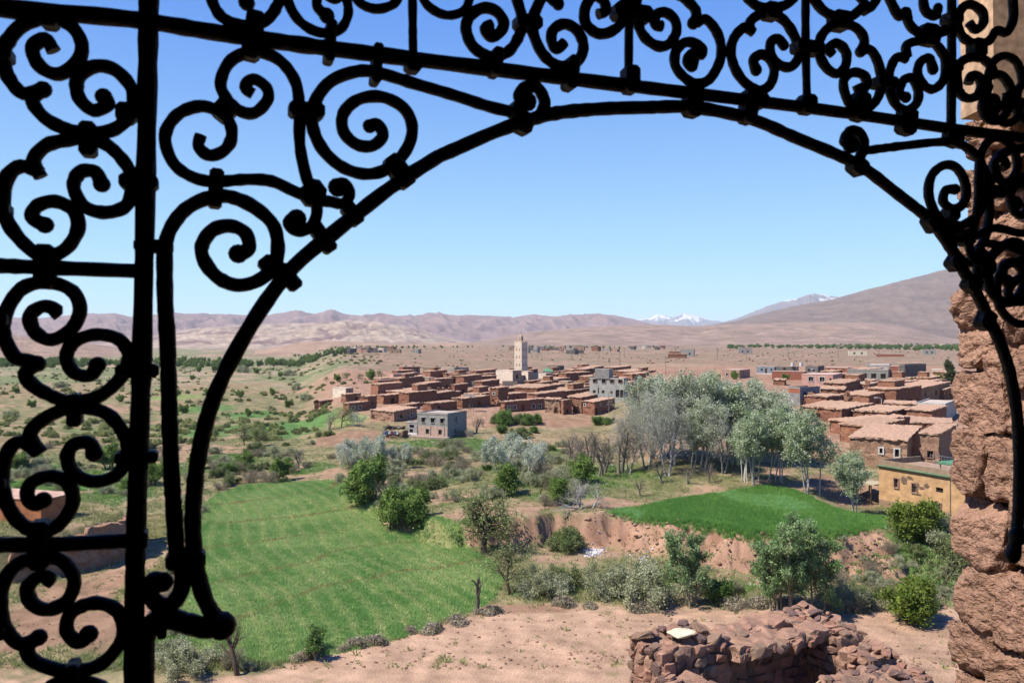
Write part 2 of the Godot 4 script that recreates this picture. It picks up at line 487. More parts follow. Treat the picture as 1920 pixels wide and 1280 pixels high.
func build_hills() -> void:
	hills("pale_hill", [[-0.951, 0.0000], [-0.495, -0.0013], [-0.430, 0.0078], [-0.391, 0.0156], [-0.345, 0.0189], [-0.299, 0.0208], [-0.254, 0.0221], [-0.208, 0.0247], [-0.169, 0.0241], [-0.130, 0.0182], [-0.091, 0.0085], [-0.059, 0.0000], [-0.013, -0.0065]], 3600, 6200, -10, [lin(0.34, 0.25, 0.185), lin(0.5, 0.39, 0.3), lin(0.25, 0.16, 0.145)], 300, 21, 9999, 0, 380, 90, 0.8)
	hills("red_terraced_hill", [[-0.951, 0.0182], [-0.755, 0.0163], [-0.625, 0.0098], [-0.586, 0.0046], [-0.534, 0.0000], [-0.488, -0.0065], [-0.443, -0.0130]], 1500, 3000, -6, [lin(0.3, 0.18, 0.13), lin(0.38, 0.27, 0.2)], 260, 23, 9999, 14, 260, 60, 1)
	hills("low_brown_hill", [[-0.378, -0.0208], [-0.319, -0.0143], [-0.286, -0.0065], [-0.254, -0.0007], [-0.221, 0.0007], [-0.169, -0.0020], [-0.130, -0.0039], [-0.078, -0.0013], [-0.039, -0.0026], [0.000, -0.0078]], 1700, 2700, -2, [lin(0.36, 0.24, 0.17), lin(0.44, 0.3, 0.21)], 300, 25, 9999, 0, 220, 50, 1)
	hills("brown_hill", [[-0.091, -0.0104], [-0.052, -0.0026], [-0.007, 0.0065], [0.026, 0.0117], [0.059, 0.0143], [0.091, 0.0169], [0.130, 0.0189], [0.182, 0.0202], [0.221, 0.0182], [0.286, 0.0208], [0.332, 0.0228], [0.391, 0.0234], [0.443, 0.0221], [0.482, 0.0169], [0.521, 0.0065], [0.573, -0.0013]], 1900, 4600, 12, [lin(0.27, 0.2, 0.155), lin(0.37, 0.26, 0.205)], 620, 27, 9999, 0, 380, 80, 0.6)
	hills("purple_mesa", [[-1.016, 0.0358], [-0.755, 0.0326], [-0.625, 0.0280], [-0.586, 0.0273], [-0.527, 0.0326], [-0.485, 0.0339], [-0.462, 0.0286], [-0.410, 0.0339], [-0.365, 0.0326], [-0.312, 0.0312], [-0.296, 0.0312], [-0.270, 0.0358], [-0.260, 0.0365], [-0.241, 0.0326], [-0.221, 0.0378], [-0.208, 0.0339], [-0.189, 0.0312], [-0.169, 0.0326], [-0.160, 0.0339], [-0.143, 0.0312], [-0.120, 0.0306], [-0.104, 0.0339], [-0.088, 0.0339], [-0.072, 0.0312], [-0.052, 0.0312], [-0.020, 0.0306], [0.000, 0.0286], [0.026, 0.0326], [0.046, 0.0299], [0.078, 0.0319], [0.098, 0.0326], [0.124, 0.0312], [0.150, 0.0260], [0.182, 0.0182], [0.221, 0.0098]], 6500, 11000, -10, [lin(0.22, 0.145, 0.145), lin(0.31, 0.215, 0.195)], 900, 29, 9999, 60, 460, 70, 1)
	hills("dark_mountain", [[0.208, 0.0117], [0.241, 0.0195], [0.273, 0.0247], [0.306, 0.0339], [0.352, 0.0443], [0.391, 0.0508], [0.430, 0.0618], [0.482, 0.0749], [0.521, 0.0846], [0.547, 0.0892], [0.612, 0.1042], [0.742, 0.1237], [1.003, 0.1107]], 3400, 7600, 14, [lin(0.17, 0.125, 0.105), lin(0.235, 0.175, 0.145)], 1000, 31, 9999, 0, 360, 90, 0.4)
	hills("blue_mountain", [[0.234, 0.0182], [0.255, 0.0221], [0.270, 0.0260], [0.286, 0.0319], [0.312, 0.0423], [0.339, 0.0501], [0.358, 0.0534], [0.378, 0.0566], [0.400, 0.0521], [0.443, 0.0456]], 11000, 18000, 0, [lin(0.16, 0.14, 0.15), lin(0.22, 0.19, 0.19)], 1800, 33, 760, 0, 220, 50, 1)
	hills("snow_mountain", [[0.104, 0.0260], [0.124, 0.0299], [0.143, 0.0241], [0.163, 0.0273], [0.179, 0.0326], [0.197, 0.0280], [0.212, 0.0332], [0.228, 0.0299], [0.244, 0.0247], [0.264, 0.0221], [0.299, 0.0182]], 16000, 26000, 0, [lin(0.16, 0.15, 0.17), lin(0.24, 0.22, 0.23)], 2400, 35, 520, 0, 220, 50, 1)


# ------------------------------------------------------------------ the iron grille (its own plane: u along the wall, v up from the eye, z into the room)
func spline(a: Array, per := 6) -> Array:
	var out := []
	var m := a.size()
	for i in m - 1:
		var p0 := Vector2(a[maxi(i - 1, 0)][0], a[maxi(i - 1, 0)][1])
		var p1 := Vector2(a[i][0], a[i][1])
		var p2 := Vector2(a[i + 1][0], a[i + 1][1])
		var p3 := Vector2(a[mini(i + 2, m - 1)][0], a[mini(i + 2, m - 1)][1])
		for k in per:
			var q := p1.cubic_interpolate(p2, p0, p3, float(k) / per)
			out.append(Vector3(q.x, q.y, 0.0))
	out.append(Vector3(a[-1][0], a[-1][1], 0.0))
	return out

var layer := 0

func iron_mesh(r: float, ball: float, a: Array) -> ArrayMesh:
	var pts := spline(a, 5 if a.size() > 13 else 8)
	var rad := []
	layer += 1
	for i in pts.size():
		pts[i].z = 0.0012 * float(layer % 5 - 2)
		rad.append(r * (1.0 + 0.13 * fine.get_noise_2d(pts[i].x * 220.0, pts[i].y * 220.0)))
	if ball > 0.0:
		var m := pts.size()
		for k in mini(5, m - 1):
			rad[m - 1 - k] = lerpf(ball * 0.92, r, float(k) / 5.0)
	var mb := MB.new()
	mb.tube(pts, rad, 10)
	if ball > 0.0:
		mb.sphere(pts[-1], Vector3(ball, ball, ball * 0.85), 10)
	return mb.mesh()

func iron(called: String, r: float, ball: float, a: Array) -> void:
	part(grille, called, iron_mesh(r, ball, a), M.iron)
	if called != "arch_bar" and called != "strut" and a[0][0] < -0.30 and not called.begins_with("horizontal"):
		var b := []
		for q in a: b.append([0.5557 - q[0], q[1]])
		var o := part(grille, called, iron_mesh(r, ball, b), M.iron)
		o.position.z = 0.004

func collar(u: float, v: float, w: float, h: float, turn: float) -> void:
	var mb := MB.new()
	mb.bevel_box(Vector3.ZERO, Vector3(w, h, 0.030), minf(w, h) * 0.22)
	var o := part(grille, "collar", mb.mesh(), M.iron)
	o.position = Vector3(u, v, 0.0005 * float(counts.size() % 3))
	o.rotation.z = turn

func build_grille() -> void:
	grille = thing("window_grille", Vector3(0, EYE, -1.0847), "black wrought iron window grille with scrolls and a broad arch", "window grille")
	grille.rotation.y = deg_to_rad(20.3276)
	iron("vertical_bar", 0.0110, 0.0000, [[-0.4405, 0.4246], [-0.4411, 0.376], [-0.4438, 0.1939], [-0.4477, -0], [-0.4516, -0.1329], [-0.4543, -0.2233], [-0.456, -0.3076], [-0.4571, -0.3918], [-0.4582, -0.458]])
	iron("foot_bar", 0.0125, 0.0000, [[-0.4466, -0.3177], [-0.4466, -0.351], [-0.4472, -0.3994], [-0.4477, -0.4598]])
	iron("horizontal_bar", 0.0098, 0.0000, [[-0.631, 0.3584], [-0.5871, 0.359], [-0.462, 0.3646], [-0.3716, 0.3615], [-0.2747, 0.3594], [-0.1843, 0.3589], [-0.015, 0.3584], [0.175, 0.358]])
	iron("horizontal_bar", 0.0090, 0.0000, [[0.175, 0.358], [0.3707, 0.3579], [0.57, 0.3566], [0.7933, 0.3516], [0.9408, 0.3511], [1.0455, 0.3507]])
	iron("horizontal_bar", 0.0085, 0.0000, [[-0.631, 0.0817], [-0.5871, 0.0814], [-0.526, 0.0805], [-0.4521, 0.0797]])
	iron("horizontal_bar", 0.0085, 0.0000, [[-0.631, -0.2158], [-0.5871, -0.2185], [-0.526, -0.2226], [-0.462, -0.2244]])
	iron("vertical_bar", 0.0058, 0.0000, [[-0.1354, 0.4729], [-0.1348, 0.3919], [-0.1341, 0.3569]])
	iron("vertical_bar", 0.0066, 0.0000, [[0.1766, 0.5223], [0.1758, 0.4327], [0.175, 0.358]])
	iron("vertical_bar", 0.0066, 0.0000, [[0.4796, 0.5703], [0.4796, 0.4562], [0.4826, 0.3588]])
	iron("vertical_bar", 0.0074, 0.0000, [[0.7757, 0.6171], [0.7757, 0.4761], [0.7745, 0.3543]])
	iron("side_bar", 0.0094, 0.0000, [[-0.4243, 0.1129], [-0.4237, 0.0488], [-0.4209, -0.0061], [-0.4187, -0.0978], [-0.4164, -0.1591], [-0.4136, -0.2083], [-0.4113, -0.2453]])
	iron("arch_bar", 0.0098, 0.0000, [[-0.361, -0.3323], [-0.3739, -0.3158], [-0.3844, -0.2898], [-0.3913, -0.2533], [-0.3942, -0.216], [-0.393, -0.179], [-0.3884, -0.136], [-0.3797, -0.093], [-0.3651, -0.0499], [-0.3408, -0], [-0.3118, 0.0489], [-0.2797, 0.0913], [-0.2341, 0.1326], [-0.1621, 0.1935], [-0.0992, 0.238]])
	iron("arch_bar", 0.0094, 0.0000, [[-0.0992, 0.238], [-0.0807, 0.247], [-0.0142, 0.2798], [0.0552, 0.3062], [0.127, 0.3204], [0.2029, 0.3302], [0.2825, 0.3381], [0.3802, 0.3303], [0.4616, 0.3097], [0.5428, 0.2893], [0.5944, 0.2724], [0.6639, 0.2355], [0.727, 0.202]])
	iron("arch_bar", 0.0096, 0.0145, [[0.727, 0.202], [0.7686, 0.161], [0.7993, 0.1215], [0.8352, 0.0752], [0.8584, 0.0405], [0.883, 0.0018], [0.9054, -0.0455], [0.9205, -0.1006], [0.9294, -0.165], [0.9306, -0.2383], [0.9268, -0.3114], [0.9155, -0.3653]])
	iron("foot_scroll", 0.0118, 0.0170, [[-0.4455, -0.336], [-0.4355, -0.3197], [-0.4221, -0.3158], [-0.4033, -0.3235], [-0.3803, -0.3324], [-0.3628, -0.3321]])
	iron("foot_scroll", 0.0098, 0.0120, [[-0.4113, -0.2453], [-0.4056, -0.2642], [-0.4073, -0.2886], [-0.4187, -0.3021], [-0.4322, -0.2994], [-0.44, -0.2852], [-0.4355, -0.2723], [-0.4266, -0.2756]])
	iron("scroll", 0.0077, 0.0095, [[-0.5364, 0.3182], [-0.5447, 0.33], [-0.5569, 0.3191], [-0.5498, 0.3002], [-0.5312, 0.2936], [-0.5124, 0.3105], [-0.5093, 0.331], [-0.5208, 0.3495], [-0.5416, 0.3543], [-0.567, 0.3422], [-0.5821, 0.3195], [-0.5846, 0.3042], [-0.5796, 0.2847], [-0.5681, 0.2698], [-0.5569, 0.2704], [-0.5467, 0.275]])
	iron("scroll", 0.0077, 0.0095, [[-0.5457, 0.2739], [-0.5569, 0.2623], [-0.5447, 0.2437], [-0.5234, 0.2334], [-0.5024, 0.2311], [-0.4756, 0.2377], [-0.4587, 0.2591], [-0.4582, 0.2844], [-0.4756, 0.3041], [-0.4965, 0.3053], [-0.5124, 0.2904], [-0.5114, 0.2693], [-0.4971, 0.2565], [-0.4826, 0.2651], [-0.4869, 0.273]])
	iron("scroll", 0.0077, 0.0095, [[-0.5488, 0.1793], [-0.5559, 0.1974], [-0.5436, 0.2146], [-0.5234, 0.2222], [-0.5024, 0.2264], [-0.481, 0.2181], [-0.462, 0.1956], [-0.4582, 0.1747], [-0.4642, 0.1533], [-0.4848, 0.1444], [-0.5061, 0.1497], [-0.5172, 0.1709], [-0.5103, 0.1879], [-0.4955, 0.1889], [-0.4891, 0.1757]])
	iron("scroll", 0.0077, 0.0095, [[-0.5477, 0.1829], [-0.567, 0.1896], [-0.5811, 0.1753], [-0.5841, 0.1447], [-0.5761, 0.1209], [-0.5569, 0.0986], [-0.5405, 0.0934], [-0.5229, 0.1035], [-0.5124, 0.1251], [-0.5166, 0.1438], [-0.5343, 0.1534], [-0.5518, 0.1477], [-0.5569, 0.1346], [-0.5447, 0.1271]])
	iron("scroll", 0.0077, 0.0095, [[-0.5405, 0.0292], [-0.5343, 0.0351], [-0.5477, 0.0384], [-0.5595, 0.0278], [-0.5549, 0.0105], [-0.539, 0.0018], [-0.5193, 0.0141], [-0.5109, 0.0354], [-0.5187, 0.0559], [-0.5416, 0.0648], [-0.567, 0.0578], [-0.5826, 0.0316], [-0.5846, 0.0086], [-0.5746, -0.0161], [-0.562, -0.0203], [-0.5528, -0.0244]])
	iron("scroll", 0.0077, 0.0095, [[-0.5528, -0.0256], [-0.564, -0.0347], [-0.5544, -0.0494], [-0.5312, -0.0633], [-0.5156, -0.066], [-0.4891, -0.0596], [-0.4675, -0.0372], [-0.462, -0.015], [-0.4718, 0.0024], [-0.4944, 0.0077], [-0.5156, -0], [-0.524, -0.0165], [-0.5166, -0.0342], [-0.5008, -0.0379], [-0.4933, -0.0262]])
	iron("scroll", 0.0077, 0.0095, [[-0.5482, -0.1223], [-0.5589, -0.1015], [-0.5457, -0.0845], [-0.5234, -0.0735], [-0.5103, -0.0727], [-0.4837, -0.0806], [-0.4658, -0.1051], [-0.4631, -0.1263], [-0.4729, -0.1486], [-0.4955, -0.1557], [-0.5156, -0.1462], [-0.5229, -0.1264], [-0.5156, -0.1132], [-0.5008, -0.1127], [-0.4965, -0.1247]])
	iron("scroll", 0.0077, 0.0095, [[-0.5508, -0.121], [-0.5691, -0.1086], [-0.5811, -0.1207], [-0.5861, -0.1492], [-0.5811, -0.1753], [-0.5691, -0.1964], [-0.5518, -0.207], [-0.5323, -0.2021], [-0.5182, -0.1796], [-0.5219, -0.1576], [-0.539, -0.1478], [-0.5579, -0.1537], [-0.562, -0.1679], [-0.5549, -0.1777], [-0.5467, -0.1736]])
	iron("scroll", 0.0077, 0.0095, [[-0.5447, -0.2647], [-0.5405, -0.2587], [-0.5508, -0.2559], [-0.5615, -0.2676], [-0.5569, -0.2843], [-0.5416, -0.293], [-0.5229, -0.2846], [-0.5161, -0.2629], [-0.5271, -0.2418], [-0.5493, -0.2345], [-0.5741, -0.2432], [-0.5861, -0.2673], [-0.5846, -0.3013], [-0.5721, -0.3242], [-0.561, -0.3267], [-0.5508, -0.3222]])
	iron("scroll", 0.0077, 0.0105, [[-0.5498, -0.3224], [-0.562, -0.333], [-0.5559, -0.3483], [-0.5312, -0.3622], [-0.5156, -0.3656], [-0.4891, -0.3603], [-0.4696, -0.3372], [-0.4686, -0.3133], [-0.4794, -0.2977], [-0.4997, -0.2918], [-0.5198, -0.3002], [-0.524, -0.3191], [-0.5124, -0.3335], [-0.5024, -0.3259]])
	iron("scroll", 0.0077, 0.0095, [[-0.5569, -0.3946], [-0.5364, -0.3767], [-0.5156, -0.3756], [-0.4901, -0.3858], [-0.4718, -0.4077]])
	iron("scroll", 0.0070, 0.0120, [[-0.3786, 0.4158], [-0.3716, 0.392], [-0.361, 0.3779], [-0.3378, 0.3716], [-0.3137, 0.3812], [-0.299, 0.4036], [-0.2959, 0.4283]])
	iron("scroll", 0.0066, 0.0100, [[-0.339, 0.4117], [-0.3348, 0.401]])
	iron("scroll", 0.0062, 0.0100, [[-0.2909, 0.4291], [-0.286, 0.4042], [-0.2729, 0.3854], [-0.2514, 0.376], [-0.2276, 0.3811], [-0.2159, 0.4023], [-0.2198, 0.4254], [-0.2334, 0.4378], [-0.2495, 0.425], [-0.2533, 0.4075], [-0.2418, 0.3974]])
	iron("scroll", 0.0060, 0.0000, [[-0.214, 0.4342], [-0.2002, 0.4177], [-0.1802, 0.4139], [-0.1587, 0.4236], [-0.1471, 0.4441]])
	iron("scroll", 0.0060, 0.0000, [[-0.1244, 0.4475], [-0.116, 0.4311], [-0.0992, 0.4219], [-0.0821, 0.4215], [-0.0649, 0.4308], [-0.0562, 0.4508]])
	iron("scroll", 0.0077, 0.0085, [[-0.0276, 0.4158], [-0.0372, 0.4103], [-0.0298, 0.4001], [-0.0165, 0.4074], [-0.0113, 0.4208], [-0.0209, 0.4342], [-0.0387, 0.4366], [-0.0562, 0.4251], [-0.0635, 0.4075], [-0.0562, 0.387], [-0.0409, 0.3764], [-0.0232, 0.3743], [-0.003, 0.3852], [0.0106, 0.4067], [0.0151, 0.4265], [0.0106, 0.445], [0.0015, 0.4699]])
	iron("scroll", 0.0077, 0.0085, [[0.0756, 0.4051], [0.0638, 0.3949], [0.0567, 0.4063], [0.0599, 0.4211], [0.0764, 0.4305], [0.0947, 0.4242], [0.1043, 0.405], [0.0979, 0.3846], [0.0811, 0.3739], [0.0622, 0.3738], [0.0435, 0.3867], [0.032, 0.4074], [0.0281, 0.4261], [0.0343, 0.4441], [0.0497, 0.4771]])
	iron("scroll", 0.0064, 0.0090, [[0.0381, 0.4789], [0.0536, 0.4612], [0.0661, 0.4558]])
	iron("scroll", 0.0077, 0.0085, [[0.1253, 0.4495], [0.1368, 0.4556], [0.1335, 0.4698], [0.1188, 0.4736], [0.1059, 0.4556], [0.1067, 0.4346], [0.1253, 0.4231], [0.1475, 0.4297], [0.1633, 0.4474], [0.1683, 0.4838]])
	iron("scroll", 0.0077, 0.0085, [[0.2287, 0.4487], [0.2175, 0.4495], [0.2192, 0.4633], [0.234, 0.4691], [0.2497, 0.4607], [0.2523, 0.4427], [0.2392, 0.4242], [0.221, 0.4197], [0.2012, 0.4292], [0.191, 0.4459], [0.1868, 0.4715], [0.1919, 0.4947]])
	iron("scroll", 0.0072, 0.0080, [[0.2816, 0.4065], [0.2789, 0.3954], [0.2691, 0.4019], [0.2763, 0.4151], [0.2933, 0.4156]])
	iron("scroll", 0.0077, 0.0000, [[0.2933, 0.4156], [0.2942, 0.4235], [0.2807, 0.4303], [0.2647, 0.429], [0.2506, 0.4158], [0.2488, 0.3957], [0.2612, 0.3811], [0.2825, 0.372], [0.306, 0.3807], [0.3242, 0.4093], [0.326, 0.4337], [0.3169, 0.4543], [0.2996, 0.4675], [0.2852, 0.4593]])
	iron("scroll", 0.0077, 0.0095, [[0.2559, 0.4966], [0.2789, 0.4816], [0.2834, 0.4699], [0.278, 0.4584]])
	iron("scroll", 0.0077, 0.0095, [[0.3811, 0.458], [0.3651, 0.463], [0.3473, 0.4457], [0.3417, 0.4231], [0.3501, 0.399], [0.3688, 0.3806], [0.3925, 0.3736], [0.4107, 0.3836], [0.4185, 0.4036], [0.4127, 0.4206], [0.3954, 0.4273], [0.3811, 0.4168], [0.3859, 0.4031]])
	iron("scroll", 0.0077, 0.0085, [[0.3821, 0.4597], [0.3783, 0.4735], [0.3925, 0.4865], [0.4146, 0.492], [0.4389, 0.4865], [0.4567, 0.4687], [0.4666, 0.4489], [0.4656, 0.4301], [0.4507, 0.4162], [0.4292, 0.4185], [0.4156, 0.4321], [0.4165, 0.4498], [0.4292, 0.4563], [0.4399, 0.448]])
	iron("scroll", 0.0077, 0.0000, [[0.3669, 0.5146], [0.3897, 0.5004], [0.4165, 0.5003], [0.4438, 0.5098], [0.4636, 0.5288]])
	iron("scroll", 0.0077, 0.0095, [[0.4856, 0.5337], [0.5099, 0.511], [0.5366, 0.504], [0.5668, 0.509], [0.5827, 0.5212], [0.5933, 0.5294]])
	iron("scroll", 0.0077, 0.0000, [[0.589, 0.5188], [0.6083, 0.5316], [0.6234, 0.5549]])
	iron("scroll", 0.0077, 0.0095, [[0.5283, 0.4434], [0.5201, 0.4515], [0.5366, 0.4618], [0.5542, 0.449], [0.5522, 0.4272], [0.5366, 0.4146], [0.517, 0.4206], [0.5028, 0.4403], [0.5048, 0.466], [0.5242, 0.4866], [0.5501, 0.4942], [0.5763, 0.4894], [0.5901, 0.4736], [0.5837, 0.4552]])
	iron("scroll", 0.0077, 0.0095, [[0.5795, 0.4036], [0.5869, 0.3943], [0.5997, 0.4058], [0.5933, 0.4202], [0.571, 0.4219], [0.5542, 0.4083], [0.5563, 0.3877], [0.571, 0.3684], [0.5976, 0.3677], [0.6212, 0.3861], [0.6288, 0.414], [0.6223, 0.4438], [0.6061, 0.4621], [0.5869, 0.4564]])
	iron("scroll", 0.0077, 0.0095, [[0.6795, 0.4557], [0.6584, 0.4549], [0.6441, 0.4276], [0.6463, 0.3972], [0.6617, 0.3774], [0.6828, 0.3735], [0.7031, 0.3893], [0.7031, 0.411], [0.6918, 0.4262], [0.6728, 0.4197], [0.665, 0.3992], [0.6784, 0.3937]])
	iron("scroll", 0.0077, 0.0095, [[0.6806, 0.4576], [0.6784, 0.4762], [0.7008, 0.4868], [0.7304, 0.4906], [0.7523, 0.4776], [0.7628, 0.4578], [0.7581, 0.4309], [0.7373, 0.4129], [0.7156, 0.4167], [0.702, 0.4333], [0.7076, 0.453], [0.7258, 0.4622], [0.735, 0.4449]])
	iron("scroll", 0.0077, 0.0095, [[0.6364, 0.556], [0.6606, 0.5219], [0.6761, 0.5309], [0.6828, 0.5121], [0.7031, 0.5001], [0.7339, 0.4989], [0.7581, 0.5108]])
	iron("scroll", 0.0077, 0.0085, [[0.7099, 0.5669], [0.7156, 0.5382], [0.7373, 0.5316], [0.7431, 0.5455]])
	iron("scroll", 0.0077, 0.0085, [[0.8172, 0.5328], [0.8316, 0.5241], [0.8486, 0.5353], [0.8474, 0.5549], [0.8208, 0.5645], [0.7993, 0.5526], [0.791, 0.5257], [0.8064, 0.5056], [0.834, 0.5002], [0.862, 0.5083], [0.8805, 0.5287], [0.9029, 0.528], [0.9193, 0.554], [0.9167, 0.5975]])
	iron("scroll", 0.0077, 0.0095, [[0.8148, 0.431], [0.8196, 0.444], [0.8364, 0.445], [0.8425, 0.4295], [0.8316, 0.4114], [0.8088, 0.4063], [0.7922, 0.4179], [0.7898, 0.4521], [0.8005, 0.4667], [0.8208, 0.4753], [0.8474, 0.4759], [0.8669, 0.4638], [0.8706, 0.4525]])
	iron("scroll", 0.0077, 0.0095, [[0.8706, 0.4525], [0.8917, 0.4512], [0.9104, 0.4305], [0.9067, 0.401], [0.8842, 0.3761], [0.8559, 0.3761], [0.8437, 0.3938], [0.8522, 0.4099], [0.8731, 0.4112], [0.8756, 0.3942]])
	iron("scroll", 0.0077, 0.0000, [[0.9434, 0.4506], [0.9243, 0.4265], [0.9243, 0.3963], [0.9434, 0.3789]])
	iron("big_scroll", 0.0085, 0.0115, [[-0.4243, 0.1086], [-0.4164, 0.1322], [-0.3982, 0.1553], [-0.3675, 0.1695], [-0.3384, 0.165], [-0.3118, 0.1475], [-0.3008, 0.1276], [-0.3014, 0.0957], [-0.3179, 0.0748], [-0.3432, 0.066], [-0.3657, 0.0736], [-0.3809, 0.0918], [-0.3844, 0.1102], [-0.3727, 0.1294], [-0.3527, 0.1353], [-0.336, 0.1273], [-0.3324, 0.1098], [-0.3444, 0.103]])
	iron("big_scroll", 0.0078, 0.0090, [[0.0106, 0.3033], [-0.0298, 0.3078], [-0.0771, 0.3175], [-0.1299, 0.3269], [-0.1776, 0.3357], [-0.2041, 0.3346], [-0.2367, 0.3185], [-0.2558, 0.2905], [-0.2584, 0.2617], [-0.2456, 0.2336], [-0.2211, 0.2139], [-0.1909, 0.2082], [-0.1614, 0.2197], [-0.1403, 0.2462], [-0.1348, 0.273], [-0.1464, 0.2955], [-0.1742, 0.3061], [-0.2028, 0.2998], [-0.2211, 0.2809], [-0.2211, 0.2585], [-0.2054, 0.2441], [-0.1856, 0.2438], [-0.1722, 0.2576], [-0.1789, 0.271], [-0.1889, 0.268]])
	iron("spandrel_scroll", 0.0072, 0.0120, [[-0.3276, 0.2933], [-0.3366, 0.2999], [-0.3276, 0.311], [-0.3124, 0.3025], [-0.3112, 0.2874], [-0.3264, 0.2707], [-0.3444, 0.2727], [-0.3598, 0.2887], [-0.3634, 0.3058], [-0.3515, 0.3309], [-0.3252, 0.3435], [-0.2983, 0.3373], [-0.2791, 0.3138], [-0.2741, 0.2809], [-0.2735, 0.2371], [-0.2653, 0.1971], [-0.2546, 0.1712], [-0.2546, 0.1505], [-0.2653, 0.1357], [-0.2797, 0.1337], [-0.2872, 0.1436], [-0.2772, 0.148]])
	iron("spandrel_scroll", 0.0072, 0.0120, [[-0.3855, 0.2389], [-0.3878, 0.2251], [-0.3762, 0.2161], [-0.361, 0.2223], [-0.3521, 0.2368], [-0.3533, 0.2543], [-0.3645, 0.267], [-0.3855, 0.2724], [-0.4107, 0.26], [-0.4237, 0.2344], [-0.4158, 0.2057], [-0.3965, 0.1905], [-0.3716, 0.186], [-0.3354, 0.191], [-0.3069, 0.191], [-0.2822, 0.1812], [-0.2558, 0.1712], [-0.2399, 0.1708], [-0.2224, 0.1692], [-0.214, 0.1816], [-0.2211, 0.1942], [-0.2289, 0.1885]])
	iron("arch_knob", 0.0085, 0.0130, [[0.0397, 0.3018], [0.0474, 0.3212], [0.0366, 0.3401], [0.0182, 0.3381], [0.0106, 0.3245], [0.0228, 0.3201]])
	iron("strut", 0.0072, 0.0000, [[0.5976, 0.3012], [0.6639, 0.3134], [0.7558, 0.3281], [0.7993, 0.3264]])
	iron("big_scroll", 0.0078, 0.0095, [[0.7993, 0.3264], [0.8292, 0.311], [0.8474, 0.2837], [0.8486, 0.2461], [0.8316, 0.2128], [0.8005, 0.1943], [0.7698, 0.1901], [0.7442, 0.2029], [0.7247, 0.2367], [0.7304, 0.2701], [0.757, 0.2895], [0.7839, 0.288], [0.8028, 0.2672], [0.8064, 0.2435], [0.7957, 0.2251], [0.7745, 0.2195], [0.7558, 0.2298], [0.7616, 0.2486], [0.7815, 0.2516]])
	iron("arch_knob", 0.0085, 0.0140, [[0.5784, 0.2846], [0.589, 0.3056], [0.5827, 0.3251], [0.5637, 0.3285], [0.5511, 0.3124], [0.5637, 0.3068]])
	iron("spandrel_scroll", 0.0078, 0.0095, [[0.9434, 0.3347], [0.8954, 0.3217], [0.8706, 0.2962], [0.8633, 0.247], [0.862, 0.2091], [0.851, 0.1707], [0.8292, 0.1484], [0.8196, 0.1337]])
	iron("spandrel_scroll", 0.0072, 0.0000, [[0.851, 0.1663], [0.8756, 0.1646], [0.9029, 0.1621], [0.9434, 0.1526]])
	iron("spandrel_scroll", 0.0076, 0.0000, [[0.9434, 0.1416], [0.9004, 0.1292], [0.8805, 0.105], [0.878, 0.076], [0.8917, 0.0499], [0.9193, 0.032], [0.9434, 0.0303]])
	iron("spandrel_scroll", 0.0076, 0.0120, [[0.9434, 0.114], [0.923, 0.1061], [0.9029, 0.0865], [0.913, 0.0675], [0.9332, 0.0715]])
	iron("spandrel_scroll", 0.0076, 0.0130, [[0.9434, 0.2851], [0.9155, 0.2758], [0.9017, 0.253], [0.918, 0.2358]])
	iron("spandrel_scroll", 0.0076, 0.0000, [[0.8682, 0.1264], [0.8413, 0.1112], [0.8364, 0.1254], [0.851, 0.1402]])
	iron("scroll", 0.0070, 0.0000, [[-0.3786, 0.4408], [-0.3716, 0.4646], [-0.361, 0.4787], [-0.3378, 0.485], [-0.3137, 0.4754], [-0.299, 0.453], [-0.2959, 0.4283]])
	iron("scroll", 0.0066, 0.0100, [[-0.3348, 0.4224], [-0.339, 0.4117]])
	iron("scroll", 0.0062, 0.0100, [[-0.2418, 0.4608], [-0.2533, 0.4507], [-0.2495, 0.4332], [-0.2334, 0.4204], [-0.2198, 0.4328], [-0.2159, 0.4559], [-0.2276, 0.4771], [-0.2514, 0.4822], [-0.2729, 0.4728], [-0.286, 0.454], [-0.2909, 0.4291]])
	iron("scroll", 0.0060, 0.0000, [[-0.214, 0.454], [-0.2002, 0.4705], [-0.1802, 0.4743], [-0.1587, 0.4646], [-0.1471, 0.4441]])
	iron("scroll", 0.0060, 0.0000, [[-0.1244, 0.4541], [-0.116, 0.4705], [-0.0992, 0.4797], [-0.0821, 0.4801], [-0.0649, 0.4708], [-0.0562, 0.4508]])
	iron("scroll", 0.0077, 0.0085, [[-0.0276, 0.524], [-0.0372, 0.5295], [-0.0298, 0.5397], [-0.0165, 0.5324], [-0.0113, 0.519], [-0.0209, 0.5056], [-0.0387, 0.5032], [-0.0562, 0.5147], [-0.0635, 0.5323], [-0.0562, 0.5528], [-0.0409, 0.5634], [-0.0232, 0.5655], [-0.003, 0.5546], [0.0106, 0.5331], [0.0151, 0.5133], [0.0106, 0.4948], [0.0015, 0.4699]])
	iron("scroll", 0.0077, 0.0085, [[0.0756, 0.5491], [0.0638, 0.5593], [0.0567, 0.5479], [0.0599, 0.5331], [0.0764, 0.5237], [0.0947, 0.53], [0.1043, 0.5492], [0.0979, 0.5696], [0.0811, 0.5803], [0.0622, 0.5804], [0.0435, 0.5675], [0.032, 0.5468], [0.0281, 0.5281], [0.0343, 0.5101], [0.0497, 0.4771]])
	iron("scroll", 0.0064, 0.0090, [[0.0661, 0.502], [0.0536, 0.4966], [0.0381, 0.4789]])
	iron("scroll", 0.0077, 0.0085, [[0.1253, 0.5181], [0.1368, 0.512], [0.1335, 0.4978], [0.1188, 0.494], [0.1059, 0.512], [0.1067, 0.533], [0.1253, 0.5445], [0.1475, 0.5379], [0.1633, 0.5202], [0.1683, 0.4838]])
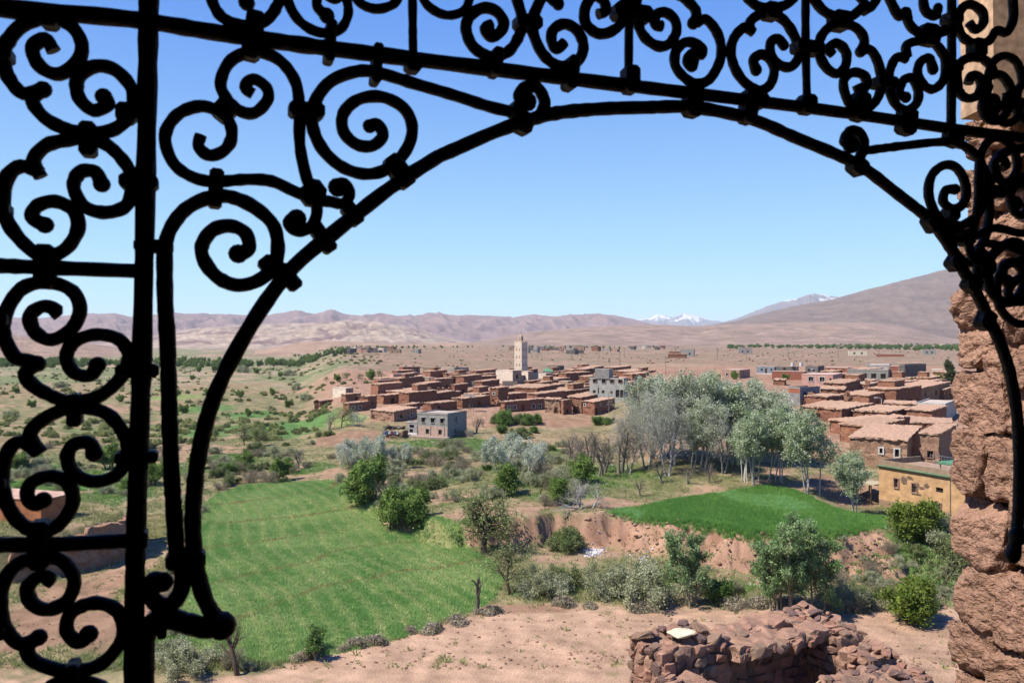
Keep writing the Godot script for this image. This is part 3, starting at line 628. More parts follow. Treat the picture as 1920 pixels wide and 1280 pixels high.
	iron("scroll", 0.0077, 0.0085, [[0.2287, 0.5407], [0.2175, 0.5399], [0.2192, 0.5261], [0.234, 0.5203], [0.2497, 0.5287], [0.2523, 0.5467], [0.2392, 0.5652], [0.221, 0.5697], [0.2012, 0.5602], [0.191, 0.5435], [0.1868, 0.5179], [0.1919, 0.4947]])
	iron("scroll", 0.0077, 0.0095, [[0.278, 0.5348], [0.2834, 0.5233], [0.2789, 0.5116], [0.2559, 0.4966]])
	iron("scroll", 0.0077, 0.0000, [[0.3669, 0.543], [0.3897, 0.5572], [0.4165, 0.5573], [0.4438, 0.5478], [0.4636, 0.5288]])
	iron("scroll", 0.0077, 0.0095, [[0.5933, 0.538], [0.5827, 0.5462], [0.5668, 0.5584], [0.5366, 0.5634], [0.5099, 0.5564], [0.4856, 0.5337]])
	iron("scroll", 0.0077, 0.0000, [[0.589, 0.591], [0.6083, 0.5782], [0.6234, 0.5549]])
	iron("scroll", 0.0077, 0.0095, [[0.7581, 0.6012], [0.7339, 0.6131], [0.7031, 0.6119], [0.6828, 0.5999], [0.6761, 0.5811], [0.6606, 0.5901], [0.6364, 0.556]])
	iron("scroll", 0.0077, 0.0085, [[0.7431, 0.5883], [0.7373, 0.6022], [0.7156, 0.5956], [0.7099, 0.5669]])
	iron("scroll", 0.0077, 0.0085, [[0.8172, 0.6622], [0.8316, 0.6709], [0.8486, 0.6597], [0.8474, 0.6401], [0.8208, 0.6305], [0.7993, 0.6424], [0.791, 0.6693], [0.8064, 0.6894], [0.834, 0.6948], [0.862, 0.6867], [0.8805, 0.6663], [0.9029, 0.667], [0.9193, 0.641], [0.9167, 0.5975]])
	iron("vertical_bar", 0.0110, 0.0000, [[-0.4405, 0.3925], [-0.4405, 0.6], [-0.4405, 0.87]])
	iron("vertical_bar", 0.0058, 0.0000, [[-0.1354, 0.4394], [-0.1354, 0.6], [-0.1354, 0.87]])
	iron("vertical_bar", 0.0066, 0.0000, [[0.1766, 0.4874], [0.1766, 0.6], [0.1766, 0.87]])
	iron("vertical_bar", 0.0066, 0.0000, [[0.4796, 0.534], [0.4796, 0.6], [0.4796, 0.87]])
	iron("vertical_bar", 0.0074, 0.0000, [[0.7757, 0.5795], [0.7757, 0.6], [0.7757, 0.87]])
	iron("horizontal_bar", 0.0095, 0.0000, [[-0.72, 0.866], [0, 0.866], [0.6, 0.868], [1.3, 0.866]])
	iron("vertical_bar", 0.0120, 0.0000, [[-0.44, -0.45], [-0.44, -0.7], [-0.44, -0.99]])
	collar(-0.5405, 0.3539, 0.0181, 0.0221, 0)
	collar(-0.5024, 0.224, 0.0177, 0.0373, 0)
	collar(-0.4642, 0.2567, 0.0212, 0.0216, 0)
	collar(-0.451, 0.1801, 0.0407, 0.0152, 0)
	collar(-0.5801, 0.3082, 0.0106, 0.0135, 0)
	collar(-0.5821, 0.1419, 0.0106, 0.0124, 0)
	collar(-0.5447, 0.0816, 0.0208, 0.0483, 0)
	collar(-0.5156, -0.0755, 0.0148, 0.0361, 0)
	collar(-0.4527, -0.0332, 0.0446, 0.0152, 0)
	collar(-0.4532, -0.1304, 0.0445, 0.0136, 0)
	collar(-0.5498, -0.2211, 0.0216, 0.0524, 0)
	collar(-0.5851, -0.1521, 0.0087, 0.0124, 0)
	collar(-0.5172, -0.3665, 0.0138, 0.0265, 0)
	collar(-0.4499, -0.2236, 0.0165, 0.0218, 0)
	collar(-0.4355, 0.1082, 0.0412, 0.0142, 0)
	collar(-0.4016, -0.2511, 0.0433, 0.0188, 0)
	collar(-0.5841, -0.3112, 0.0062, 0.0124, 0)
	collar(-0.4266, -0.3268, 0.0099, 0.0187, 0)
	collar(-0.5831, 0.0241, 0.0088, 0.0134, 0)
	collar(-0.3598, 0.2699, 0.0249, 0.0247, -0.663)
	collar(-0.2659, 0.2791, 0.0422, 0.0174, -0)
	collar(-0.3276, 0.3616, 0.0223, 0.0569, -0.14)
	collar(-0.3692, 0.1781, 0.0165, 0.0448, -0.07)
	collar(-0.259, 0.18, 0.0312, 0.0256, 0.663)
	collar(-0.1519, 0.2137, 0.024, 0.0447, 0.663)
	collar(-0.2107, 0.1567, 0.0173, 0.0296, 0.663)
	collar(-0.2469, 0.1262, 0.0169, 0.041, 0.628)
	collar(-0.2872, 0.077, 0.0175, 0.0358, 0.698)
	collar(-0.3118, 0.0928, 0.0194, 0.0172, 0.698)
	collar(-0.1809, 0.3446, 0.0118, 0.0491, -0.07)
	collar(-0.2379, 0.3653, 0.0124, 0.0505, -0.07)
	collar(-0.1341, 0.3515, 0.0206, 0.0219, -0)
	collar(-0.0232, 0.3659, 0.0143, 0.0366, -0.105)
	collar(0.0851, 0.3642, 0.0168, 0.0457, -0.14)
	collar(0.1766, 0.3656, 0.0222, 0.0376, -0)
	collar(0.1783, 0.4584, 0.0592, 0.0228, -0)
	collar(0.022, 0.4239, 0.0363, 0.0179, -0)
	collar(0.0167, 0.2897, 0.0228, 0.0281, -0.349)
	collar(0.006, 0.3071, 0.0173, 0.0217, -0.279)
	collar(0.278, 0.3461, 0.0268, 0.0457, -0.07)
	collar(0.3745, 0.348, 0.0233, 0.0513, -0.175)
	collar(0.3935, 0.3578, 0.0218, 0.0215, -0.14)
	collar(0.4806, 0.3618, 0.0282, 0.0293, -0)
	collar(0.5827, 0.3687, 0.028, 0.0453, -0.14)
	collar(0.5784, 0.2745, 0.0297, 0.0271, -0.524)
	collar(0.5428, 0.5024, 0.0311, 0.0179, -0)
	collar(0.4146, 0.4944, 0.0289, 0.0245, -0)
	collar(0.4816, 0.4483, 0.0495, 0.0191, -0)
	collar(0.5449, 0.4927, 0.0274, 0.0179, -0)
	collar(0.6784, 0.3542, 0.0334, 0.0433, -0.14)
	collar(0.7258, 0.4996, 0.0363, 0.0345, -0)
	collar(0.6321, 0.411, 0.0384, 0.0183, -0)
	collar(0.7757, 0.5325, 0.029, 0.019, -0)
	collar(0.7768, 0.4533, 0.0269, 0.019, -0)
	collar(0.7792, 0.3389, 0.0352, 0.0349, -0.175)
	collar(0.8316, 0.4901, 0.0276, 0.0322, -0)
	collar(0.8682, 0.2527, 0.0368, 0.0211, -0)
	collar(0.7327, 0.1936, 0.0263, 0.0314, 0.698)
	collar(0.7721, 0.2096, 0.0227, 0.0206, -0)
	collar(0.7839, 0.1308, 0.029, 0.027, 0.873)
	collar(0.8196, 0.0963, 0.0296, 0.0289, 0.96)
	collar(0.8052, 0.1723, 0.0252, 0.0272, -0)
	collar(0.851, 0.0359, 0.0343, 0.0275, 1.082)
	collar(0.9357, 0.2708, 0.0202, 0.0248, -0)
	collar(0.8486, 0.1257, 0.0321, 0.0242, -0)

func slab(parent: Node3D, called: String, lo: Vector3, hi: Vector3, m: Material, c: Color) -> void:
	var mb := MB.new()
	mb.col = c
	mb.box((lo + hi) * 0.5, hi - lo)
	part(parent, called, mb.mesh(), m)

func build_room() -> void:
	# the dim room that we stand in, with its thick outer wall and the window opening round the grille
	var k := thing("kasbah_room", Vector3(0, EYE, -1.0847), "dim thick walled kasbah room round the grilled window", "building")
	k.rotation.y = deg_to_rad(20.3276)
	var c := lin(0.20, 0.13, 0.09)
	slab(k, "outer_wall", Vector3(-4.0, -9.0, -0.56), Vector3(-0.80, 4.0, 0.14), M.clay, c)
	slab(k, "outer_wall", Vector3(1.90, -9.0, -0.56), Vector3(4.6, 4.0, 0.14), M.clay, c)
	slab(k, "lintel", Vector3(-0.80, 1.02, -0.558), Vector3(1.90, 4.0, 0.138), M.clay, c)
	slab(k, "sill", Vector3(-0.80, -9.0, -0.558), Vector3(1.90, -1.0, 0.138), M.clay, c)
	slab(k, "inner_wall", Vector3(-4.0, -1.7, 0.142), Vector3(-3.6, 2.6, 4.6), M.clay, c)
	slab(k, "inner_wall", Vector3(4.2, -1.7, 0.142), Vector3(4.6, 2.6, 4.6), M.clay, c)
	slab(k, "back_wall", Vector3(-4.0, -1.7, 4.602), Vector3(4.6, 2.6, 5.0), M.clay, c)
	slab(k, "floor", Vector3(-4.0, -2.0, 0.142), Vector3(4.6, -1.702, 5.0), M.clay, c)
	slab(k, "ceiling", Vector3(-4.0, 2.602, 0.142), Vector3(4.6, 3.0, 5.0), M.clay, c)

# ------------------------------------------------------------------ stones
func rock_mesh(seed_: int, seg: int, cuts: int, c: Color, bumpy := 0.10, flat := false, boxy := 0.0) -> ArrayMesh:
	var r := RandomNumberGenerator.new()
	r.seed = seed_
	var planes := []
	for k in cuts:
		planes.append([Vector3(r.randfn(), r.randfn(), r.randfn()).normalized(), r.randf_range(0.55, 0.85)])
	for k in 6:
		var a := Vector3.ZERO
		a[k / 2] = 1.0 if k % 2 == 0 else -1.0
		planes.append([(a + Vector3(r.randfn(), r.randfn(), r.randfn()) * 0.10).normalized(), r.randf_range(0.66, 0.76) - boxy])
	var mb := MB.new()
	mb.col = c
	mb.sphere(Vector3.ZERO, Vector3.ONE, seg)
	for i in mb.v.size():
		var q := mb.v[i]
		var p := q
		for pl in planes:
			var over: float = p.dot(pl[0]) - pl[1]
			if over > 0.0: p -= pl[0] * over * 0.93
		var o := p * 2.0 + Vector3.ONE * float(seed_ % 97)
		p += q * (rough.get_noise_3dv(o * 24.0) * bumpy * 1.3 + fine.get_noise_3dv(o * 14.0) * bumpy * 0.5)
		mb.v[i] = p * (0.72 + boxy)
	if flat:
		var fm := MB.new()
		fm.col = c
		for k in range(0, mb.ix.size(), 3):
			var a := mb.v[mb.ix[k]]
			var b := mb.v[mb.ix[k + 1]]
			var e := mb.v[mb.ix[k + 2]]
			if (b - a).cross(e - a).length_squared() > 1e-12: fm.tri(a, b, e, a + b + e)
		return fm.mesh()
	mb.smooth()
	return mb.mesh()

func rough_box(mb: MB, lo: Vector3, hi: Vector3, step: float, amp: float, freq: float, shift := Vector3.ZERO) -> void:
	# a box whose faces are cut fine and pushed about by noise that is the same along shared edges
	var size := hi - lo
	for axis in 3:
		var u := (axis + 1) % 3
		var w := (axis + 2) % 3
		var nu := maxi(1, ceili(size[u] / step))
		var nw := maxi(1, ceili(size[w] / step))
		for side in 2:
			var hint := Vector3.ZERO
			hint[axis] = 1.0 if side else -1.0
			var row := []
			for i in nu + 1:
				var line := []
				for j in nw + 1:
					var p := Vector3.ZERO
					p[axis] = hi[axis] if side else lo[axis]
					p[u] = lo[u] + size[u] * i / nu
					p[w] = lo[w] + size[w] * j / nw
					line.append(p + wander((p + shift) * freq) * amp)
				row.append(line)
			for i in nu:
				for j in nw:
					mb.quad(row[i][j], row[i + 1][j], row[i + 1][j + 1], row[i][j + 1], hint)

func wander(p: Vector3) -> Vector3:
	return Vector3(rough.get_noise_3dv(p * 20.0), rough.get_noise_3dv(p * 20.0 + Vector3(300, 0, 0)), rough.get_noise_3dv(p * 20.0 + Vector3(0, 0, 300))) * 1.8

# ------------------------------------------------------------------ near: the rubble pier at the window's right, the stone ruin below, broken mud walls
const PIER := [
		[0.143, 1.397, 0.135, 0.140, 0.34], [0.335, 1.317, 0.260, 0.203, 0.34], [0.174, 1.233, 0.173, 0.156, 0.34], [0.353, 1.110, 0.221, 0.202, 0.34],
		[0.127, 1.009, 0.144, 0.224, 0.34], [0.290, 0.946, 0.212, 0.238, 0.34], [0.451, 0.859, 0.178, 0.198, 0.34], [0.158, 0.808, 0.174, 0.174, 0.34],
		[0.327, 0.730, 0.209, 0.223, 0.34], [0.472, 0.658, 0.163, 0.198, 0.34], [0.174, 0.618, 0.181, 0.174, 0.34], [0.320, 0.535, 0.187, 0.169, 0.34],
		[0.458, 0.436, 0.199, 0.231, 0.34], [0.174, 0.434, 0.181, 0.174, 0.34], [0.305, 0.339, 0.150, 0.190, 0.34], [0.111, 0.204, 0.250, 0.267, 0.34],
		[0.320, 0.135, 0.202, 0.203, 0.34], [0.472, 0.132, 0.177, 0.296, 0.34], [0.143, -0.052, 0.263, 0.231, 0.34], [0.350, -0.094, 0.207, 0.283, 0.34],
		[0.515, -0.163, 0.174, 0.294, 0.34], [0.221, -0.386, 0.434, 0.407, 0.34], [0.497, -0.426, 0.210, 0.328, 0.34], [0.135, -0.798, 0.287, 0.434, 0.34],
		[0.357, -0.821, 0.236, 0.424, 0.34], [0.528, -0.782, 0.173, 0.391, 0.34], [0.190, -1.233, 0.423, 0.409, 0.34], [0.462, -1.188, 0.234, 0.396, 0.34],
		[0.206, -1.652, 0.390, 0.387, 0.34], [0.430, -1.692, 0.323, 0.498, 0.34], [0.166, -2.035, 0.411, 0.411, 0.34], [0.426, -2.092, 0.324, 0.398, 0.34],
		[0.143, -2.411, 0.358, 0.384, 0.34], [0.408, -2.432, 0.326, 0.366, 0.34]]

func build_near() -> void:
	var w := thing("rubble_wall", Vector3(2.99, EYE, -5.5), "sunlit wall of large reddish rubble stones at the right edge", "stone wall")
	w.rotation.y = deg_to_rad(-69.67)
	var mb := MB.new()
	mb.col = lin(0.40, 0.23, 0.145)
	rough_box(mb, Vector3(0.05, -9.0, -0.9), Vector3(1.4, 1.9, -0.14), 0.12, 0.035, 1.6)
	rough_box(mb, Vector3(1.4, -9.0, -0.9), Vector3(4.1, 1.9, -0.12), 0.5, 0.03, 1.6)
	part(w, "mortar_core", mb.mesh(), M.rock)
	var k := 0
	for q in PIER:
		k += 1
		var b := rng.randf_range(0.88, 1.12)
		var o := part(w, "stone", rock_mesh(400 + k, 56, 3, lin(0.42 * b, 0.25 * b, 0.18 * b), 0.10, false, 0.06), M.rock)
		o.position = Vector3(q[0], q[1], -0.13)
		o.scale = Vector3(q[2] * 1.0, q[3] * 0.97, q[4])
		o.rotation = Vector3(rng.randfn() * 0.05, rng.randfn() * 0.07, rng.randfn() * 0.06)
	# the plastered corner above it
	var pl := MB.new()
	pl.col = lin(0.64, 0.44, 0.29)
	rough_box(pl, Vector3(-0.29, 1.33, 0.56), Vector3(1.4, 4.6, 0.90), 0.3, 0.012, 1.0)
	var c := part(w, "plastered_corner", pl.mesh(), M.plaster)
	c.rotation.y = deg_to_rad(69.67)

	# the roofless stone ruin on the slope under the window; local x runs along its back wall, z towards its open front
	var base := Vector3(7.12, 8.52, -26.5)
	var r := thing("stone_ruin", base, "roofless reddish stone ruin with a dark open room below the window", "ruin")
	r.rotation.y = deg_to_rad(29.0)
	var dirt := lin(0.47, 0.285, 0.20)
	# x0, x1, top (above the base), z0, z1, stones: 0 top and front, 1 top only, 3 back wall, 4 floor
	var boxes := [
		[-0.15, 4.0, 6.75, -1.7, -0.45, 3], [-2.7, -0.1, 6.95, -1.8, -0.1, 0], [-2.75, -1.9, 6.3, -0.15, 1.5, 0], [-0.9, -0.12, 4.9, -0.15, 0.9, 0], [-1.9, -0.9, 4.9, -0.15, 1.0, 1],
		[3.9, 5.2, 6.8, -1.7, -0.2, 1], [3.92, 5.25, 6.55, -0.25, 1.0, 1], [3.95, 5.3, 6.2, 0.95, 2.2, 1], [4.0, 5.4, 5.85, 2.15, 3.4, 1], [4.0, 5.5, 5.45, 3.35, 4.8, 1],
		[1.5, 3.6, 6.2, 2.3, 3.8, 1], [-1.0, 1.55, 5.2, 2.2, 4.0, 1], [-0.2, 4.05, 2.2, -0.1, 2.6, 4],
	]
	var variants := []
	for i in 14:
		var b := rng.randf_range(0.75, 1.15)
		var red := rng.randf_range(0.85, 1.1)
		variants.append(rock_mesh(40 + i, 12, 5, lin(0.45 * b * red, 0.255 * b, 0.185 * b), 0.10, true, 0.09))
	for i in 3: variants.append(rock_mesh(70 + i, 12, 6, lin(0.24, 0.155, 0.135), 0.10, true, 0.07))
	var core := MB.new()
	core.col = dirt
	for q in boxes:
		rough_box(core, Vector3(q[0], -0.6, q[3]), Vector3(q[1], q[2] - 0.1, q[4]), 0.18, 0.16, 1.3)
	# what is left of the earthen roof still overhangs the back wall
	rough_box(core, Vector3(-0.2, 6.3, -1.2), Vector3(4.0, 6.68, 0.5), 0.18, 0.12, 1.3)
	part(r, "earth_core", core.mesh(), M.rubble)
	var put := func(p: Vector3, s: Vector3, tilt: float) -> void:
		var o := part(r, "stone", variants[rng.randi() % variants.size()], M.rubble)
		o.position = p
		o.scale = s
		o.rotation = Vector3(rng.randfn() * tilt * 0.5, rng.randfn() * tilt * 1.4, rng.randfn() * tilt * 0.5)
	for q in boxes:
		if q[5] == 4: continue
		var edge: bool = q[5] == 3
		var x: float = q[0] + 0.12
		while x < q[1] - 0.05:
			var z: float = q[4] - 0.1
			while z > q[3]:
				var inner: bool = edge and z < q[4] - 0.3
				if rng.randf() < (0.03 if inner else 0.5 if q[5] == 0 else 0.8):
					var s := rng.randf_range(0.17, 0.40)
					put.call(Vector3(x + rng.randfn() * 0.08, q[2] + rng.randf_range(-0.14, 0.03), z + rng.randfn() * 0.06), Vector3(s * rng.randf_range(1.0, 1.8), s * rng.randf_range(0.35, 0.65), s), 0.4)
				z -= 0.36
			x += 0.38
		if q[5] == 0 or q[5] == 3:
			var y: float = q[2] - 0.25
			while y > q[2] - 4.2:
				x = q[0] + 0.15
				while x < q[1]:
					var s := rng.randf_range(0.28, 0.5)
					put.call(Vector3(x, y, q[4] + (rng.randf_range(-0.12, -0.05) if edge else rng.randf_range(-0.12, 0.02))), Vector3(s * rng.randf_range(0.9, 1.5), s * rng.randf_range(0.7, 1.0), 0.34), 0.2)
					x += 0.42
				y -= 0.36
		if q[0] > 3.8 or q[0] == 1.5:
			var y: float = q[2] - 0.2
			while y > q[2] - 1.6:
				var z: float = q[3] + 0.15
				while z < q[4]:
					var s := rng.randf_range(0.2, 0.42)
					put.call(Vector3(q[0] + rng.randf_range(-0.08, 0.04), y, z), Vector3(s * 0.8, s * 0.7, s * rng.randf_range(1.0, 1.5)), 0.25)
					z += 0.38
				y -= 0.3
		if q[0] < -2.6:
			var y: float = q[2] - 0.25
			while y > q[2] - 2.6:
				var z: float = q[3] + 0.2
				while z < q[4]:
					var s := rng.randf_range(0.3, 0.5)
					put.call(Vector3(q[0] + rng.randf_range(-0.04, 0.08), y, z), Vector3(s, s * 0.8, s), 0.25)
					z += 0.42
				y -= 0.36
	for i in 26:
		var s := rng.randf_range(0.22, 0.42)
		put.call(Vector3(-0.05 + i * 0.158, 6.5 + rng.randf_range(-0.12, 0.08), 0.45 + rng.randf_range(-0.12, 0.1)), Vector3(s * rng.randf_range(0.8, 1.3), s * rng.randf_range(0.6, 1.0), s), 0.4)
	var plate := rock_mesh(91, 16, 3, lin(0.80, 0.70, 0.50), 0.04)
	var fl := part(r, "pale_flat_stone", plate, M.plaster)
	fl.position = Vector3(-1.6, 7.14, -0.6)
	fl.scale = Vector3(0.8, 0.13, 0.62)
	for i in 3:
		var sk := MB.new()
		sk.col = lin(0.46, 0.35, 0.23)
		var a: Array = [[Vector3(-2.3, 5.55, 1.2), Vector3(-0.7, 5.5, 1.1)], [Vector3(-2.3, 5.3, 1.3), Vector3(-0.5, 5.25, 1.2)], [Vector3(0.9, 5.7, 2.2), Vector3(1.4, 6.1, 2.35)]][i]
		sk.tube([a[0], (a[0] + a[1]) * 0.5 + Vector3(0, 0.03, 0), a[1]], [0.04, 0.035, 0.025], 6)
		part(r, "stick", sk.mesh(), M.wood)

	# broken mud walls on the terrace at the left
	var at := Vector3(-46.0, 2.0, -92.0)
	var t := thing("broken_mud_wall", at, "crumbling mud wall along the right rim of the red terrace at left", "wall")
	var line := [[-46.5, 102.5, 4.3], [-44.7, 97.5, 4.9], [-44.2, 93.0, 4.6], [-46.2, 89.0, 3.9], [-48.6, 86.2, 4.2], [-51.5, 84.2, 3.0]]
	for i in line.size() - 1:
		var a := Vector3(line[i][0], 0, -line[i][1])
		var b := Vector3(line[i + 1][0], 0, -line[i + 1][1])
		var wm := MB.new()
		wm.col = lin(0.42, 0.25, 0.17)
		rough_box(wm, Vector3(-0.15, 0.2, -0.4), Vector3(a.distance_to(b) + 0.15, line[i][2], 0.4), 0.45, 0.34, 0.7, a)
		var o := part(t, "wall_piece", wm.mesh(), M.clay)
		o.position = Vector3(a.x, 0, a.z) - at
		o.rotation.y = atan2(-(b.z - a.z), b.x - a.x)
	house("clay_house", -53.8, 93.5, 16, 14.0, 5.0, 2.6, "orange", "orange red clay wall house at the left edge behind the grille", "")


# ------------------------------------------------------------------ houses
const TONE := {
	"mud": [0.34, 0.165, 0.108], "ruin": [0.42, 0.235, 0.15], "brick": [0.38, 0.15, 0.10], "cream": [0.92, 0.79, 0.63], "tan": [0.52, 0.37, 0.26], "pink": [0.64, 0.39, 0.31],
	"red": [0.34, 0.075, 0.055], "grey": [0.42, 0.40, 0.38], "twotone": [0.42, 0.405, 0.385], "darkgrey": [0.20, 0.185, 0.18], "bluegrey": [0.30, 0.33, 0.37], "orange": [0.50, 0.20, 0.10],
	"clay": [0.46, 0.285, 0.195], "brickgrey": [0.30, 0.27, 0.265], "crenel": [0.31, 0.16, 0.105], "whitegrey": [0.62, 0.57, 0.52],
}

func wall_face(mb: MB, o: Vector3, ux: Vector3, w: float, y0: float, h: float, nrm: Vector3, holes: Array, step: float, amp: float, tint: Color, low := 0.0, low_tint := Color.WHITE) -> void:
	var xs := [0.0, w]
	var ys := [y0, h]
	for q in holes:
		xs.append_array([q[0], q[0] + q[2]])
		ys.append_array([q[1], q[1] + q[3]])
	if low > 0.0: ys.append(low)
	for pair in [[xs, w, 0.0], [ys, h, y0]]:
		var a: Array = pair[0]
		var k := int((pair[1] - pair[2]) / step)
		for i in k: a.append(lerpf(pair[2], pair[1], float(i + 1) / (k + 1)))
		a.sort()
	var at := func(x: float, y: float) -> Vector3:
		var p := o + ux * x + Vector3.UP * y
		return p + (wander((p + Vector3(o.x + 31.0, 0, w * 7.0)) * 0.9) * amp if amp > 0.0 else Vector3.ZERO)
	for i in xs.size() - 1:
		if xs[i + 1] - xs[i] < 0.004: continue
		for j in ys.size() - 1:
			if ys[j + 1] - ys[j] < 0.004: continue
			var mx: float = (xs[i] + xs[i + 1]) * 0.5
			var my: float = (ys[j] + ys[j + 1]) * 0.5
			var open := false
			for q in holes:
				if mx > q[0] and mx < q[0] + q[2] and my > q[1] and my < q[1] + q[3]: open = true
			if open: continue
			mb.col = low_tint if my < low else tint
			mb.quad(at.call(xs[i], ys[j]), at.call(xs[i + 1], ys[j]), at.call(xs[i + 1], ys[j + 1]), at.call(xs[i], ys[j + 1]), nrm)
	mb.col = tint
	for q in holes:
		var a: Vector3 = at.call(q[0], q[1])
		var b: Vector3 = at.call(q[0] + q[2], q[1])
		var c: Vector3 = at.call(q[0] + q[2], q[1] + q[3])
		var e: Vector3 = at.call(q[0], q[1] + q[3])
		var back := -nrm * 0.3
		mb.quad(a, b, b + back, a + back, Vector3.UP)
		mb.quad(e, c, c + back, e + back, Vector3.DOWN)
		mb.quad(a, e, e + back, a + back, ux)
		mb.quad(b, c, c + back, b + back, -ux)

func opening(parent: Node3D, kind: String, o: Vector3, ux: Vector3, nrm: Vector3, q: Array) -> void:
	# what stands in a hole of the wall: a pane or a door set back, and the surround
	var b := Basis(ux, Vector3.UP, nrm)
	var mid: Vector3 = o + ux * (q[0] + q[2] * 0.5) + Vector3.UP * (q[1] + q[3] * 0.5)
	var mb := MB.new()
	if kind == "d" or kind == "r":
		mb.col = lin(0.10, 0.05, 0.03) if kind == "d" else lin(0.22, 0.06, 0.035)
		mb.box(mid - nrm * 0.2, Vector3(q[2], q[3], 0.06), b)
		part(parent, "door", mb.mesh(), M.wood)
		return
	mb.box(mid - nrm * 0.24, Vector3(q[2], q[3], 0.03), b)
	var w := part(parent, "window", mb.mesh(), M.dark)
	if kind == "n": return
	var fr := MB.new()
	var t: float = 0.14
	fr.col = lin(0.80, 0.78, 0.74)
	if kind == "W": t = 0.2
	if kind == "p":
		fr.col = lin(0.42, 0.26, 0.22)
		t = 0.12
	if kind == "s": 
		fr.col = lin(0.62, 0.52, 0.42)
		fr.box(mid + Vector3.UP * (q[3] * 0.5 + 0.12) + nrm * 0.12, Vector3(q[2] + 0.3, 0.14, 0.3), b)
		fr.box(mid - Vector3.UP * (q[3] * 0.5 + 0.05) + nrm * 0.06, Vector3(q[2] + 0.16, 0.1, 0.2), b)
	else:
		for sd in [-1.0, 1.0]:
			fr.box(mid + ux * sd * (q[2] * 0.5 + t * 0.5) + nrm * 0.06, Vector3(t, q[3] + t * 2.0, 0.16), b)
			fr.box(mid + Vector3.UP * sd * (q[3] * 0.5 + t * 0.5) + nrm * 0.058, Vector3(q[2], t, 0.15), b)
		if kind == "w" or kind == "p":
			fr.box(mid - nrm * 0.18, Vector3(0.06, q[3], 0.05), b)
	part(w, "frame", fr.mesh(), M.plaster)

func tilt(mb: MB, rise: float, h: float) -> void:
	if rise <= 0.0: return
	for i in mb.v.size():
		var p := mb.v[i]
		mb.v[i].y += maxf(0.0, -p.z) * rise * clampf((p.y - h * 0.55) / (h * 0.45), 0.0, 1.0)

